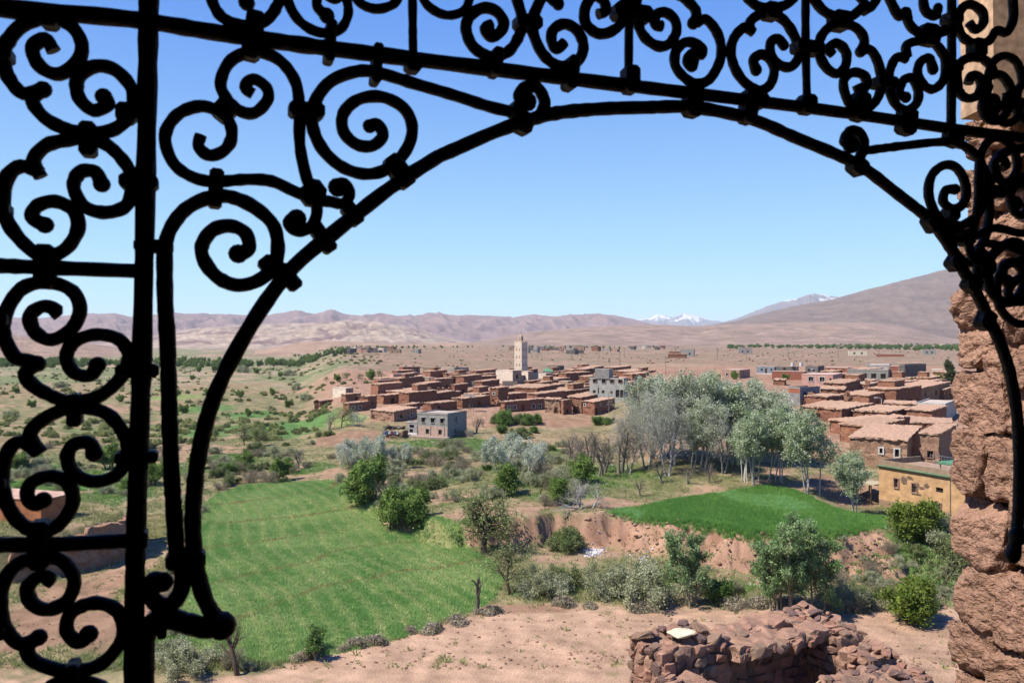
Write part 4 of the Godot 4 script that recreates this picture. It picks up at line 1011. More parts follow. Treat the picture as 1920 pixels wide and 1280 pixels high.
func house(called: String, x: float, d: float, theta: float, wf: float, ws: float, h: float, style: String, label: String, win: String) -> Node3D:
	var o := thing(called, Vector3(x, ground(x, d), -d), label, "house")
	var th := deg_to_rad(theta)
	o.rotation.y = -th
	h += land(x, d) - ground(x, d)
	var muddy: bool = style in ["mud", "ruin", "crenel", "clay"]
	var t: Array = TONE[style]
	var k := rng.randf_range(0.84, 1.25)
	var tint := lin(t[0] * k, t[1] * k * rng.randf_range(0.96, 1.04), t[2] * k)
	var amp := 0.2 if muddy else 0.0
	var step := 0.75 if muddy else 6.0
	var fh := []
	var sh := []
	var wh := []
	for spec in win.split(";", false):
		var a := spec.split(" ", false)
		var span := wf if a[0] == "f" else ws
		var q := [clampf(float(a[1]) * span - float(a[3]) * 0.5, 0.1, maxf(0.1, span - float(a[3]) - 0.1)), float(a[2]), minf(float(a[3]), span - 0.2), minf(float(a[4]), h - float(a[2]) - 0.15)]
		if q[3] < 0.2: continue
		(fh if a[0] == "f" else sh).append(q)
		wh.append([a[5], q, a[0]])
	var rise := rng.randf_range(0.03, 0.085) if style in ["mud", "clay"] else 0.0   # earthen roofs fall to the front
	if ws > 14.0: rise *= 0.5
	var mb := MB.new()
	var A := Vector3(-wf, 0, 0)
	var B := Vector3.ZERO
	var ux := Vector3.RIGHT
	var uz := Vector3(0, 0, -1)
	var low := 0.0
	var lowc := Color.WHITE
	if style == "twotone":
		low = 2.9
		lowc = lin(0.64, 0.46, 0.37)
	if style == "brickgrey":
		low = h - 1.1
		lowc = lin(0.34, 0.32, 0.31)
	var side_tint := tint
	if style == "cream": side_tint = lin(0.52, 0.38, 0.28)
	wall_face(mb, A, ux, wf, -0.9, h, Vector3.BACK, fh, step, amp, lin(0.45, 0.17, 0.10) if style == "brickgrey" else tint, low, lowc)
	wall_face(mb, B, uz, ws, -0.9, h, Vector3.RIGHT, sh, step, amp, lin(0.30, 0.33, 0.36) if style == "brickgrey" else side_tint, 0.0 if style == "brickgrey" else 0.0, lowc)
	wall_face(mb, A, uz, ws, -0.9, h, Vector3.LEFT, [], step, amp, tint)
	wall_face(mb, A + uz * ws, ux, wf, -0.9, h, Vector3.FORWARD, [], step, amp, tint)
	tilt(mb, rise, h)
	part(o, "wall", mb.mesh(), M.clay if muddy or style == "brick" else M.plaster)
	for q in wh:
		opening(o, q[0], A if q[2] == "f" else B, ux if q[2] == "f" else uz, Vector3.BACK if q[2] == "f" else Vector3.RIGHT, q[1])
	var rf := MB.new()
	if style == "ruin":
		rf.col = lin(0.36, 0.21, 0.14)
		rough_box(rf, Vector3(-wf * 0.55, h * 0.55, -ws + 0.3), Vector3(-0.3, h * 0.62, -0.6), 0.8, 0.2, 0.4, o.position)
	elif muddy and style != "crenel":
		var b := rng.randf_range(0.9, 1.1)
		rf.col = lin(0.58 * b, 0.375 * b, 0.265 * b)
		rough_box(rf, Vector3(-wf - 0.22, h - 0.02, -ws - 0.2), Vector3(0.22, h + 0.2, 0.25), 0.5, 0.15, 1.1, o.position)
	else:
		rf.col = tint.lerp(lin(0.66, 0.52, 0.43), 0.65)
		rf.bevel_box(Vector3(-wf * 0.5, h + 0.05, -ws * 0.5), Vector3(wf + 0.16, 0.14, ws + 0.16), 0.03)
	tilt(rf, rise, h)
	var roof := part(o, "roof", rf.mesh(), M.clay if muddy else M.plaster)
	if muddy and style == "mud" and rng.randf() < 0.45:
		# loose twigs and stones that hold the roof's edge down
		var tw := MB.new()
		tw.col = lin(0.24, 0.16, 0.11)
		for i in 14:
			var px := rng.randf_range(-wf, 0)
			tw.box(Vector3(px, h + 0.22, rng.randf_range(-0.4, 0.2)), Vector3(rng.randf_range(0.2, 0.6), 0.14, 0.25), Basis(Vector3.UP, rng.randf() * 3.0))
		part(roof, "roof_edge", tw.mesh(), M.clay)
	if style == "mud" and h < 4.5 and wf * ws > 30.0 and rng.randf() < 0.33:
		# a room built later on the flat roof
		var up := MB.new()
		up.col = lin(t[0] * 1.05, t[1] * 1.08, t[2] * 1.08)
		var rw := wf * rng.randf_range(0.45, 0.7)
		var rd := ws * rng.randf_range(0.25, 0.45)
		var rh := rng.randf_range(1.3, 2.1)
		var rz := -ws * rng.randf_range(0.2, 0.5)
		rough_box(up, Vector3(-wf + 0.3, h + 0.1, rz - rd), Vector3(-wf + 0.3 + rw, h + rh, rz), 0.6, 0.14, 0.8, o.position)
		tilt(up, rise, h)
		var room := part(o, "upper_room", up.mesh(), M.clay)
		var ur := MB.new()
		ur.col = lin(0.50, 0.325, 0.23)
		rough_box(ur, Vector3(-wf + 0.15, h + rh - 0.02, rz - rd - 0.15), Vector3(-wf + 0.45 + rw, h + rh + 0.16, rz + 0.15), 0.6, 0.12, 1.1, o.position)
		tilt(ur, rise, h)
		part(room, "roof", ur.mesh(), M.clay)
	if style == "crenel":
		for i in 3:
			var mr := MB.new()
			mr.col = tint
			mr.box(Vector3(-wf * (0.05 + 0.42 * i) - 0.4 + (0.3 if i == 0 else 0.0), h + 0.62, -0.3), Vector3(1.3, 1.0, 0.5))
			part(o, "merlon", mr.mesh(), M.clay)
	if style in ["grey", "darkgrey", "whitegrey", "twotone", "brickgrey"]:
		# a low parapet on three sides
		var pp := MB.new()
		pp.col = tint * 1.08
		pp.box(Vector3(-wf * 0.5, h + 0.27, -0.10), Vector3(wf, 0.3, 0.16))
		pp.box(Vector3(-0.08, h + 0.27, -ws * 0.5 - 0.1), Vector3(0.16, 0.29, ws - 0.22))
		pp.box(Vector3(-wf + 0.08, h + 0.27, -ws * 0.5 - 0.1), Vector3(0.16, 0.29, ws - 0.22))
		if style == "twotone":
			pp.col = lin(0.55, 0.40, 0.33)
		part(o, "parapet", pp.mesh(), M.plaster)
	if style == "twotone":
		var pl := MB.new()
		pl.col = lin(0.45, 0.34, 0.28)
		pl.box(Vector3(-wf * 0.5 - 1.6, 0.1, 1.3), Vector3(wf + 5.0, 0.7, 2.58))
		part(o, "platform", pl.mesh(), M.plaster)
		for i in 3:
			var pi := MB.new()
			pi.col = lin(0.25, 0.24, 0.23)
			pi.box(Vector3(-wf * [0.985, 0.55, 0.1][i], 1.45, 0.04), Vector3(0.14, 2.9, 0.08))
			part(o, "pilaster", pi.mesh(), M.plaster)
	return o

func share(group: String) -> void:
	var o: Node3D = get_child(get_child_count() - 1)
	o.set_meta("group", group)
	o.set_meta("label", beside(o.position.x, -o.position.z, "low flat-roofed mud house", o.get_meta("label")))

func build_houses() -> void:
	house("concrete_house", -15.9, 201.7, 27, 8.9, 9.4, 5.88, "twotone", "two-storey house, grey above and pinkish below, alone before the village", "f .2 3.7 1.0 1.2 s;f .51 3.7 1.1 1.2 s;f .82 3.7 1.0 1.2 s;f .34 .9 1.0 1.2 n;f .76 .9 1.0 1.2 n;s .45 4.0 .7 1.0 n;s .4 1.2 .7 .9 n")
	house("annex", -23.9, 206.0, 27, 2.9, 2.5, 3.29, "grey", "small grey annex with two openings at left of the two-storey house", "f .4 .8 1.0 .9 n;f .45 2.0 1.4 .8 n")
	house("mud_house", -32.6, 226.5, 38, 9.5, 8.8, 3.02, "clay", "mud house with crumbling left wall and two windows above the stone yard", "f .1 0 1.0 1.8 d;s .3 .9 .9 .9 n;s .75 1.1 .9 .9 w")
	house("mud_house", -31.9, 247.8, 35, 2.6, 6.1, 1.59, "mud", "little mud house with a pale left wall behind the two-storey house", "s .5 .6 .7 .7 n")
	house("mud_house", -24.2, 244.8, 52, 4.6, 9.3, 2.36, "mud", "long mud house with pale roof right above the two-storey house", "s .3 .8 .8 .8 n")
	house("mud_house", -48.5, 243.9, 52, 4.0, 6.3, 2.51, "mud", "low mud house with two white windows at the left foot of the village", "s .2 .8 .9 .9 w;s .55 .8 .9 .9 w")
	house("mud_house", -43.6, 247.8, 34, 3.8, 3.7, 4.17, "mud", "tall mud house stepping forward right of the low white-windowed house", "f .4 1.6 .8 .8 n;s .5 1.6 .7 .7 n")
	house("mud_house", -66.8, 285.0, 52, 3.1, 4.6, 2.21, "mud", "ruined low mud house beside the leaning wall stump at the village edge", "s .5 0 .9 1.5 d")
	house("mud_house", -55.2, 272.2, 52, 3.4, 5.4, 2.81, "mud", "mud house behind the low white-windowed one, its wall plain", "s .7 1.0 .7 .7 n")
	house("mud_house", -42.1, 268.4, 52, 4.8, 8.4, 2.75, "mud", "wide mud house with a dark doorway in the second row", "s .4 0 1.1 1.9 d;s .75 1.2 .7 .7 n")
	house("mud_house", -31.8, 270.0, 32, 5.0, 6.0, 2.96, "mud", "mud house with a broad bright roof in the second row", "f .5 0 1 1.8 d")
	house("mud_house", -26.0, 277.7, 52, 5.1, 10.5, 2.33, "mud", "long rough mud house left of the rubble heaps", "s .25 1.0 .7 .7 n")
	house("plastered_house", -61.2, 301.4, 34, 6.9, 3.8, 2.74, "cream", "house with cream left wall and brown side at the far left", "s .5 1.0 .8 .8 n")
	house("mud_house", -48.8, 305.6, 52, 3.2, 5.7, 1.79, "mud", "narrow strip of mud house in the third row at left", "s .5 .7 .7 .7 n")
	house("mud_house", -41.9, 303.8, 52, 4.0, 7.3, 1.93, "mud", "third row mud house with two slit windows", "s .3 .8 .6 .6 n;s .7 .8 .6 .6 n")
	house("mud_house", -34.9, 303.8, 52, 2.9, 5.7, 2.13, "mud", "third row mud house under the tan block", "s .5 .8 .6 .6 n")
	house("brick_house", -53.8, 329.1, 52, 3.6, 7.3, 3.82, "brick", "red brick house with bare walls at the left end of the top row", "s .3 1.6 .8 .8 n;s .7 1.6 .8 .8 n")
	house("mud_house", -45.4, 331.7, 48, 3.8, 11.1, 4.30, "mud", "mud house with light left wall right of the red brick house", "f .5 2.0 .8 .8 w;s .7 1.4 .7 .7 n")
	house("plastered_house", -38.9, 343.2, 16, 5.1, 2.5, 2.67, "tan", "tan rendered block between the brown mud houses", "f .5 1.2 .7 .7 n")
	house("plastered_house", -34.1, 337.8, 34, 5.2, 4.1, 4.35, "tan", "brown house with one pale rendered side wall", "s .5 1.2 .7 .9 n")
	house("mud_house", -30.3, 340.5, 52, 2.9, 6.1, 2.63, "mud", "mud house with patched roof left of the dark courtyard house", "s .4 .9 .7 .7 n")
	house("mud_house", -27.3, 355.8, 50, 1.6, 5.4, 3.68, "mud", "cube-like dark mud house near the red-painted wall", "s .5 1.4 .7 .7 n")
	house("painted_house", -20.0, 365.9, 30, 4.3, 5.7, 3.51, "red", "house with a bright red painted wall left of the grey wall", "f .5 1.2 1.0 .9 n")
	house("mud_house", -21.1, 303.8, 52, 2.6, 5.7, 3.71, "mud", "dark shaded mud house left of the rubble heaps", "s .6 0 1.1 1.8 d")
	house("mud_house", -9.9, 271.7, 52, 1.7, 4.0, 3.18, "mud", "half collapsed mud house left of the tall narrow one", "s .3 0 1.2 1.9 d")
	house("plastered_house", -54.8, 377.7, 55, 3.8, 13.6, 3.15, "pink", "long low pinkish house under the red house with two white windows", "")
	house("brick_house", -54.4, 407.5, 58, 4.5, 9.4, 3.91, "brick", "red house with two white-framed windows on the top left", "s .45 1.6 1.2 1.2 w;s .82 1.6 1.2 1.2 w")
	house("plastered_house", -35.8, 401.1, 15, 8.4, 2.5, 4.18, "tan", "tan house with an orange parapet right of the red two-window house", "f .55 .8 1.0 1.6 d;f .82 1.0 1.6 1.2 n")
	house("concrete_house", -28.4, 404.3, 45, 4.0, 9.5, 3.39, "grey", "grey concrete house on the top row left of the mosque", "f .5 1.3 .8 .8 n;s .3 1.3 .9 .9 n;s .7 1.3 .9 .9 n")
	house("mud_house", -17.6, 398.7, 52, 5.5, 12.6, 2.56, "mud", "long low mud house behind the mosque hall at left", "s .3 1 .7 .7 n")
	house("mud_house", -12.0, 380.0, 52, 2.7, 6.4, 2.95, "mud", "mud house with a white hatch just left of the mosque hall", "s .5 1 .9 .9 w")
	house("mud_house", 7.2, 349.4, 52, 2.7, 7.0, 2.03, "mud", "flat mud house right below the mosque wall", "s .5 .7 .7 .7 n")
	house("mud_house", 14.8, 323.9, 32, 4.4, 7.4, 3.75, "mud", "mud house with shaded porch right of the mosque", "f .5 0 1.2 1.8 d;s .5 1.4 .7 .7 n")
	house("plastered_house", 23.3, 340.5, 32, 4.5, 4.8, 2.63, "tan", "tan fronted house with one small window above the tower ruin", "f .35 1.0 .9 .9 n")
	house("mud_house", 30.3, 337.8, 20, 5.0, 4.3, 3.03, "ruin", "roofless orange mud ruin left of the grey three-storey building", "f .6 0 1.2 1.8 d")
	house("mud_house", 8.8, 287.9, 36, 9.7, 12.4, 3.73, "mud", "large mud house with a lit left wall and deep shaded side", "f .15 1.2 .7 .7 n")
	house("mud_house", -4.4, 268.4, 33, 3.6, 5.4, 5.20, "mud", "tall narrow mud house with a small white window", "f .5 3.2 .8 .8 w;f .4 1.0 .6 .6 n")
	house("mud_house", 18.4, 287.9, 28, 7.3, 12.7, 2.23, "mud", "low mud house with a rounded roof edge in the middle row", "f .3 .9 .7 .7 n")
	house("mud_house", 23.5, 305.6, 52, 2.7, 7.9, 2.39, "mud", "mud house tucked against the grey three-storey building", "s .5 .9 .7 .7 n")
	house("mud_house", 20.5, 380.0, 32, 4.5, 4.1, 2.70, "mud", "small mud house right of the pale green annex", "f .5 1.2 .8 .8 n")
	house("mud_house", 24.6, 372.5, 52, 5.4, 15.4, 3.87, "mud", "wide mud house with layered roof behind the tan front", "s .2 1.2 .7 .7 n;s .7 1.2 .7 .7 n")
	house("concrete_house", 22.3, 413.3, 36, 5.5, 7.5, 3.71, "darkgrey", "dark grey concrete house with a flat slab behind the green roof", "f .5 1.3 .9 .9 n")
	house("plastered_house", 33.8, 425.0, 15, 3.1, 4.6, 2.20, "orange", "small orange rendered box on the skyline of the village", "f .5 1 .7 .7 n")
	house("mud_house", 30.2, 410.0, 52, 6.5, 19.1, 2.11, "mud", "long low line of mud house along the back edge", "s .3 .8 .7 .7 n;s .8 .8 .7 .7 n")
	house("mud_house", 46.1, 401.9, 52, 4.9, 15.6, 2.31, "mud", "back row mud house behind the grey building roof box", "s .4 .8 .7 .7 n")
	house("mud_house", 54.0, 362.2, 52, 4.2, 14.2, 2.33, "mud", "back row mud house reaching the poplar tops", "s .4 .8 .7 .7 n")
	house("mud_house", -2.2, 243.9, 60, 2.6, 14.3, 2.99, "mud", "front row mud house with four white windows and a red door", "s .1 .9 1.0 1.1 w;s .24 .9 1.0 1.1 w;s .44 0 1.2 2.0 r;s .7 .9 1.1 1.2 w;s .86 .9 1.1 1.2 w")
	house("mud_house", 14.1, 241.0, 16, 4.5, 2.9, 4.22, "clay", "front row mud house with grey patched wall and a low door", "f .75 0 1.0 1.8 d")
	house("mud_house", 15.0, 238.6, 52, 1.1, 3.2, 4.27, "mud", "tower-like front mud house with a door in its base", "s .45 0 1.1 1.5 d;s .5 3.0 .5 .5 n")
	house("mud_house", 20.4, 241.0, 20, 3.4, 2.5, 3.75, "ruin", "collapsed mud house with open shaded rooms in the front row", "f .5 0 1.6 2.0 d")
	house("mud_house", 24.0, 237.6, 40, 4.3, 10.5, 3.95, "mud", "last front row mud house with two small white windows", "f .2 2.6 .6 .7 w;s .3 2.8 .6 .7 w;s .65 2.6 .6 .7 w;s .1 0 1.1 2.0 d")
	house("concrete_building", 35.5, 260.0, 24, 11.4, 4.9, 6.90, "grey", "grey unfinished three-storey building with pink-framed windows", "f .16 5.6 1.2 1.3 p;f .42 5.6 1.2 1.3 p;f .66 5.6 1.2 1.3 p;f .9 5.6 1.2 1.3 p;f .14 2.2 .9 .9 n;f .26 2.0 .4 1.9 n;f .4 2.2 .9 .9 n;f .65 2.1 .6 .9 n;f .82 1.0 1.3 2.4 n;f .95 1.0 1.1 2.4 n;s .5 5.6 .9 1.2 n")
	house("mud_house", 46.7, 317.5, 52, 2.3, 7.8, 4.10, "mud", "red mud house with arched openings behind the grey building", "s .3 1.4 1.0 1.4 n;s .6 1.4 1.0 1.4 n")
	house("plastered_house", 85.6, 308.1, 36, 6.9, 11.4, 3.01, "pink", "pink house with white lower wall seen above the poplars", "f .3 1.0 .9 1.0 w;s .4 1.4 .8 .8 n")
	house("concrete_house", 107.3, 335.1, 26, 7.0, 5.9, 2.83, "bluegrey", "blue-grey house with a dark door between the poplar tops and red wall", "f .3 1.4 .8 .8 n;f .55 .3 .8 2.0 d;f .85 1.4 .7 .8 n")
	house("concrete_house", 119.3, 342.5, 26, 8.4, 5.4, 2.22, "darkgrey", "brown-grey house with two white water tanks behind the long red wall", "f .4 1.3 .9 .9 n")
	house("brick_house", 106.0, 296.6, 27, 11.4, 5.8, 3.06, "brick", "long red windowless building behind the pink house", "")
	house("mud_house", 89.8, 270.0, 27, 3.4, 4.5, 1.77, "mud", "dark brown mud house left of the brick and grey house", "f .5 1.6 .7 .7 n")
	house("concrete_house", 124.0, 331.7, 34, 5.0, 10.7, 3.00, "darkgrey", "grey house with brick top storey left of the red back house", "f .3 1.4 .9 .9 n;f .7 1.4 .9 .9 n")
	house("brick_house", 130.5, 318.1, 26, 8.4, 12.3, 3.28, "brick", "red back house with a row of small windows", "f .2 2.0 .8 .8 n;f .5 2.0 .8 .8 n;f .8 2.0 .8 .8 n")
	house("concrete_house", 133.7, 290.0, 26, 7.5, 26.0, 5.52, "grey", "upper grey house with dark openings behind the grey two-storey house", "f .2 1.6 1.0 1.2 n;f .5 1.6 1.0 1.2 n;f .8 1.6 1.0 1.2 n")
	house("brick_house", 135.0, 286.0, 26, 2.7, 6.0, 5.53, "brick", "red brick wall house between the two grey houses", "")
	house("concrete_house", 143.8, 299.6, 50, 2.1, 17.7, 5.23, "darkgrey", "dark grey house with stepped top and a whitish left wall", "s .15 2.6 .9 1.2 n;s .7 2.6 .8 1.0 n;s .9 2.6 .8 1.0 n")
	house("concrete_house", 126.6, 275.5, 27, 12.7, 17.0, 4.63, "grey", "grey two-storey house with three dark square windows", "f .42 1.9 1.6 1.6 n;f .65 1.9 1.6 1.6 n;f .88 1.9 1.6 1.6 n")
	house("plastered_house", 105.0, 267.9, 32, 9.8, 16.7, 3.66, "pink", "pink rendered house with two white shuttered windows", "f .3 1.4 1.5 1.5 w;f .66 1.4 1.5 1.5 w;f .93 1.6 .7 .9 n")
	house("plastered_house", 159.2, 302.6, 27, 3.5, 6.0, 3.51, "cream", "small cream house with a square window by the dark tree", "f .5 1.6 1.0 1.0 n")
	house("concrete_house", 72.3, 205.4, 52, 3.5, 8.9, 4.38, "brickgrey", "house with brick and grey left wall and bluish front", "s .25 2.0 1.4 1.6 n;s .7 2.0 1.4 1.6 n")
	house("mud_house", 86.0, 212.0, 27, 5.7, 6.1, 3.53, "mud", "plain mud house between the bluish front and the crenellated house", "")
	house("crenellated_house", 99.0, 226.9, 33, 6.3, 24.3, 3.69, "crenel", "brown house with notched parapet and two white windows", "f .34 1.0 1.0 1.3 w;f .72 1.0 1.0 1.3 w")
	house("mud_house", 103.5, 210.4, 46, 7.9, 26.0, 3.67, "clay", "long patchy mud building with small windows at the right", "f .3 1.6 .7 1.0 n;f .75 1.6 .9 1.0 n;s .3 1.6 1.0 1.3 n;s .6 1.6 .8 1.0 n;s .85 1.6 .8 1.0 n")
	house("mud_house", 90.6, 184.0, 27, 6.2, 6.0, 2.75, "clay", "low mud house left of the whitish hut", "f .5 .9 .8 .7 n")
	house("concrete_house", 93.2, 176.0, 36, 5.8, 16.2, 3.45, "whitegrey", "whitish block hut with a pale parapet and three square openings", "f .2 1.0 1.2 1.3 n;f .56 1.0 1.3 1.3 n;f .9 1.0 1.0 1.2 n")
	house("mud_house", 65.6, 156.0, 60, 5.9, 17.3, 2.76, "mud", "stepped mud house with wide earthen roofs behind the leaning poplar", "s .2 .6 1 1 n")
	house("mud_house", 81.6, 152.0, 27, 6.7, 6.0, 3.06, "mud", "mud house with three dark openings below the whitish hut", "f .12 0 1.2 1.9 d;f .5 0 1.6 1.8 d;f .85 .8 .8 .8 n")
	house("mud_house", 66.8, 128.0, 42, 2.8, 10.0, 5.27, "clay", "tall mud house with one window right of the white-framed pair", "f .55 1.6 .9 1.1 p")
	house("mud_house", 60.7, 126.0, 33, 8.1, 17.6, 4.74, "clay", "mud house with two white-framed windows facing the poplars", "f .56 2.5 .45 .8 W;f .84 2.1 .6 1.2 W")
	house("mud_house", -24.5, 267.8, 50, 5.0, 7.4, 3.50, "mud", "low flat-roofed mud house packed among others in the old village", "s .6 0 1 1.8 d;s .25 1 .6 .6 n"); share("mud houses of the old village")
	house("mud_house", 34.7, 369.1, 47, 6.1, 8.7, 2.60, "mud", "low flat-roofed mud house packed among others in the old village", "s .3 .9 .7 .7 n;s .7 .9 .7 .7 n"); share("mud houses of the old village")
	house("mud_house", -56.3, 350.0, 48, 5.3, 8.0, 3.00, "mud", "low flat-roofed mud house packed among others in the old village", "s .6 0 1 1.8 d;s .25 1 .6 .6 n"); share("mud houses of the old village")
	house("mud_house", -48.5, 344.7, 53, 6.0, 8.1, 3.50, "mud", "low flat-roofed mud house packed among others in the old village", "s .6 0 1 1.8 d;s .25 1 .6 .6 n"); share("mud houses of the old village")
	house("mud_house", -55.3, 395.0, 56, 6.1, 8.8, 3.00, "mud", "low flat-roofed mud house packed among others in the old village", "s .6 0 1 1.8 d;s .25 1 .6 .6 n"); share("mud houses of the old village")
	house("mud_house", 36.1, 329.8, 50, 6.3, 9.6, 2.60, "mud", "low flat-roofed mud house packed among others in the old village", "s .5 1 .7 .7 n"); share("mud houses of the old village")
	house("mud_house", -26.0, 376.3, 45, 4.6, 10.8, 3.00, "mud", "low flat-roofed mud house packed among others in the old village", ""); share("mud houses of the old village")
	house("mud_house", 16.8, 274.2, 53, 4.7, 12.5, 3.50, "mud", "low flat-roofed mud house packed among others in the old village", "s .6 0 1 1.8 d;s .25 1 .6 .6 n"); share("mud houses of the old village")
	house("mud_house", -34.7, 318.7, 52, 6.4, 8.2, 3.00, "mud", "low flat-roofed mud house packed among others in the old village", "s .3 .9 .7 .7 n;s .7 .9 .7 .7 n"); share("mud houses of the old village")
	house("mud_house", 38.5, 360.3, 48, 6.2, 12.2, 2.20, "mud", "low flat-roofed mud house packed among others in the old village", "s .6 0 1 1.8 d;s .25 1 .6 .6 n"); share("mud houses of the old village")
	house("mud_house", 40.9, 296.5, 44, 5.6, 7.5, 3.00, "mud", "low flat-roofed mud house packed among others in the old village", "s .6 0 1 1.8 d;s .25 1 .6 .6 n"); share("mud houses of the old village")
	house("mud_house", -48.4, 296.2, 58, 6.8, 9.5, 4.40, "mud", "low flat-roofed mud house packed among others in the old village", "s .3 .9 .7 .7 n;s .7 .9 .7 .7 n"); share("mud houses of the old village")
	house("mud_house", -15.3, 253.4, 45, 5.0, 11.7, 3.00, "mud", "low flat-roofed mud house packed among others in the old village", "s .6 0 1 1.8 d;s .25 1 .6 .6 n"); share("mud houses of the old village")
	house("mud_house", 5.9, 319.2, 47, 7.2, 7.7, 2.20, "mud", "low flat-roofed mud house packed among others in the old village", "s .3 .9 .7 .7 n;s .7 .9 .7 .7 n"); share("mud houses of the old village")
	house("mud_house", 51.7, 344.8, 52, 6.2, 8.9, 2.20, "mud", "low flat-roofed mud house packed among others in the old village", "s .3 .9 .7 .7 n;s .7 .9 .7 .7 n"); share("mud houses of the old village")
	house("mud_house", 31.2, 296.8, 58, 6.5, 8.2, 2.60, "mud", "low flat-roofed mud house packed among others in the old village", "s .5 1 .7 .7 n"); share("mud houses of the old village")
	house("mud_house", 1.3, 370.2, 50, 5.3, 9.0, 3.00, "mud", "low flat-roofed mud house packed among others in the old village", "s .3 .9 .7 .7 n;s .7 .9 .7 .7 n"); share("mud houses of the old village")
	house("mud_house", 44.7, 352.1, 55, 6.7, 10.0, 2.20, "mud", "low flat-roofed mud house packed among others in the old village", ""); share("mud houses of the old village")
	house("mud_house", -38.5, 385.7, 57, 7.3, 9.0, 3.50, "mud", "low flat-roofed mud house packed among others in the old village", "s .6 0 1 1.8 d;s .25 1 .6 .6 n"); share("mud houses of the old village")
	house("mud_house", 16.4, 357.0, 48, 7.3, 12.7, 2.20, "mud", "low flat-roofed mud house packed among others in the old village", "s .6 0 1 1.8 d;s .25 1 .6 .6 n"); share("mud houses of the old village")
	house("mud_house", 52.1, 354.3, 45, 7.2, 7.8, 3.00, "mud", "low flat-roofed mud house packed among others in the old village", "s .3 .9 .7 .7 n;s .7 .9 .7 .7 n"); share("mud houses of the old village")
	house("mud_house", -11.4, 311.7, 55, 5.1, 7.9, 4.40, "mud", "low flat-roofed mud house packed among others in the old village", "s .6 0 1 1.8 d;s .25 1 .6 .6 n"); share("mud houses of the old village")
	house("mud_house", 34.1, 386.3, 52, 7.1, 8.2, 4.40, "mud", "low flat-roofed mud house packed among others in the old village", "s .6 0 1 1.8 d;s .25 1 .6 .6 n"); share("mud houses of the old village")
	house("mud_house", 22.0, 258.3, 45, 7.1, 12.4, 3.00, "mud", "low flat-roofed mud house packed among others in the old village", "s .6 0 1 1.8 d;s .25 1 .6 .6 n"); share("mud houses of the old village")
	house("mud_house", 27.2, 265.0, 52, 5.6, 11.7, 3.00, "mud", "low flat-roofed mud house packed among others in the old village", ""); share("mud houses of the old village")
	house("mud_house", -30.2, 326.5, 58, 4.8, 7.7, 4.40, "mud", "low flat-roofed mud house packed among others in the old village", "s .6 0 1 1.8 d;s .25 1 .6 .6 n"); share("mud houses of the old village")
	house("mud_house", 41.8, 370.8, 45, 7.1, 8.2, 3.00, "mud", "low flat-roofed mud house packed among others in the old village", ""); share("mud houses of the old village")
	house("mud_house", -2.1, 303.8, 52, 7.2, 11.3, 2.20, "mud", "low flat-roofed mud house packed among others in the old village", "s .6 0 1 1.8 d;s .25 1 .6 .6 n"); share("mud houses of the old village")
	house("mud_house", -10.1, 296.9, 47, 5.0, 12.2, 2.20, "mud", "low flat-roofed mud house packed among others in the old village", "s .3 .9 .7 .7 n;s .7 .9 .7 .7 n"); share("mud houses of the old village")
	house("mud_house", 9.3, 299.9, 57, 5.9, 12.5, 3.00, "mud", "low flat-roofed mud house packed among others in the old village", ""); share("mud houses of the old village")
	house("mud_house", -45.5, 370.0, 49, 6.5, 7.8, 2.20, "mud", "low flat-roofed mud house packed among others in the old village", "s .5 1 .7 .7 n"); share("mud houses of the old village")
	house("mud_house", 18.3, 347.2, 48, 7.3, 8.2, 3.00, "mud", "low flat-roofed mud house packed among others in the old village", "s .3 .9 .7 .7 n;s .7 .9 .7 .7 n"); share("mud houses of the old village")
	house("mud_house", -13.1, 278.7, 56, 6.3, 10.1, 2.20, "mud", "low flat-roofed mud house packed among others in the old village", "s .6 0 1 1.8 d;s .25 1 .6 .6 n"); share("mud houses of the old village")
	house("mud_house", 38.2, 397.9, 46, 6.3, 10.0, 4.40, "mud", "low flat-roofed mud house packed among others in the old village", "s .3 .9 .7 .7 n;s .7 .9 .7 .7 n"); share("mud houses of the old village")
	house("mud_house", -46.0, 351.7, 53, 6.7, 10.7, 3.00, "mud", "low flat-roofed mud house packed among others in the old village", ""); share("mud houses of the old village")
	house("mud_house", 34.7, 288.3, 51, 5.2, 9.2, 3.00, "mud", "low flat-roofed mud house packed among others in the old village", ""); share("mud houses of the old village")
	house("mud_house", 39.6, 313.2, 50, 7.0, 8.7, 3.50, "mud", "low flat-roofed mud house packed among others in the old village", "s .3 .9 .7 .7 n;s .7 .9 .7 .7 n"); share("mud houses of the old village")
	house("mud_house", 32.1, 313.8, 49, 4.6, 10.1, 3.50, "mud", "low flat-roofed mud house packed among others in the old village", "s .6 0 1 1.8 d;s .25 1 .6 .6 n"); share("mud houses of the old village")
	house("mud_house", -40.6, 291.5, 47, 7.3, 12.4, 2.20, "mud", "low flat-roofed mud house packed among others in the old village", "s .5 1 .7 .7 n"); share("mud houses of the old village")
	house("mud_house", -32.6, 259.2, 50, 6.2, 10.7, 4.40, "mud", "low flat-roofed mud house packed among others in the old village", "s .6 0 1 1.8 d;s .25 1 .6 .6 n"); share("mud houses of the old village")
	house("mud_house", -31.0, 386.4, 53, 6.3, 10.8, 2.60, "mud", "low flat-roofed mud house packed among others in the old village", "s .5 1 .7 .7 n"); share("mud houses of the old village")
	house("mud_house", 18.4, 397.7, 56, 6.7, 10.4, 2.20, "mud", "low flat-roofed mud house packed among others in the old village", "s .5 1 .7 .7 n"); share("mud houses of the old village")
	house("mud_house", -1.1, 275.6, 56, 6.0, 7.4, 2.60, "mud", "low flat-roofed mud house packed among others in the old village", "s .5 1 .7 .7 n"); share("mud houses of the old village")
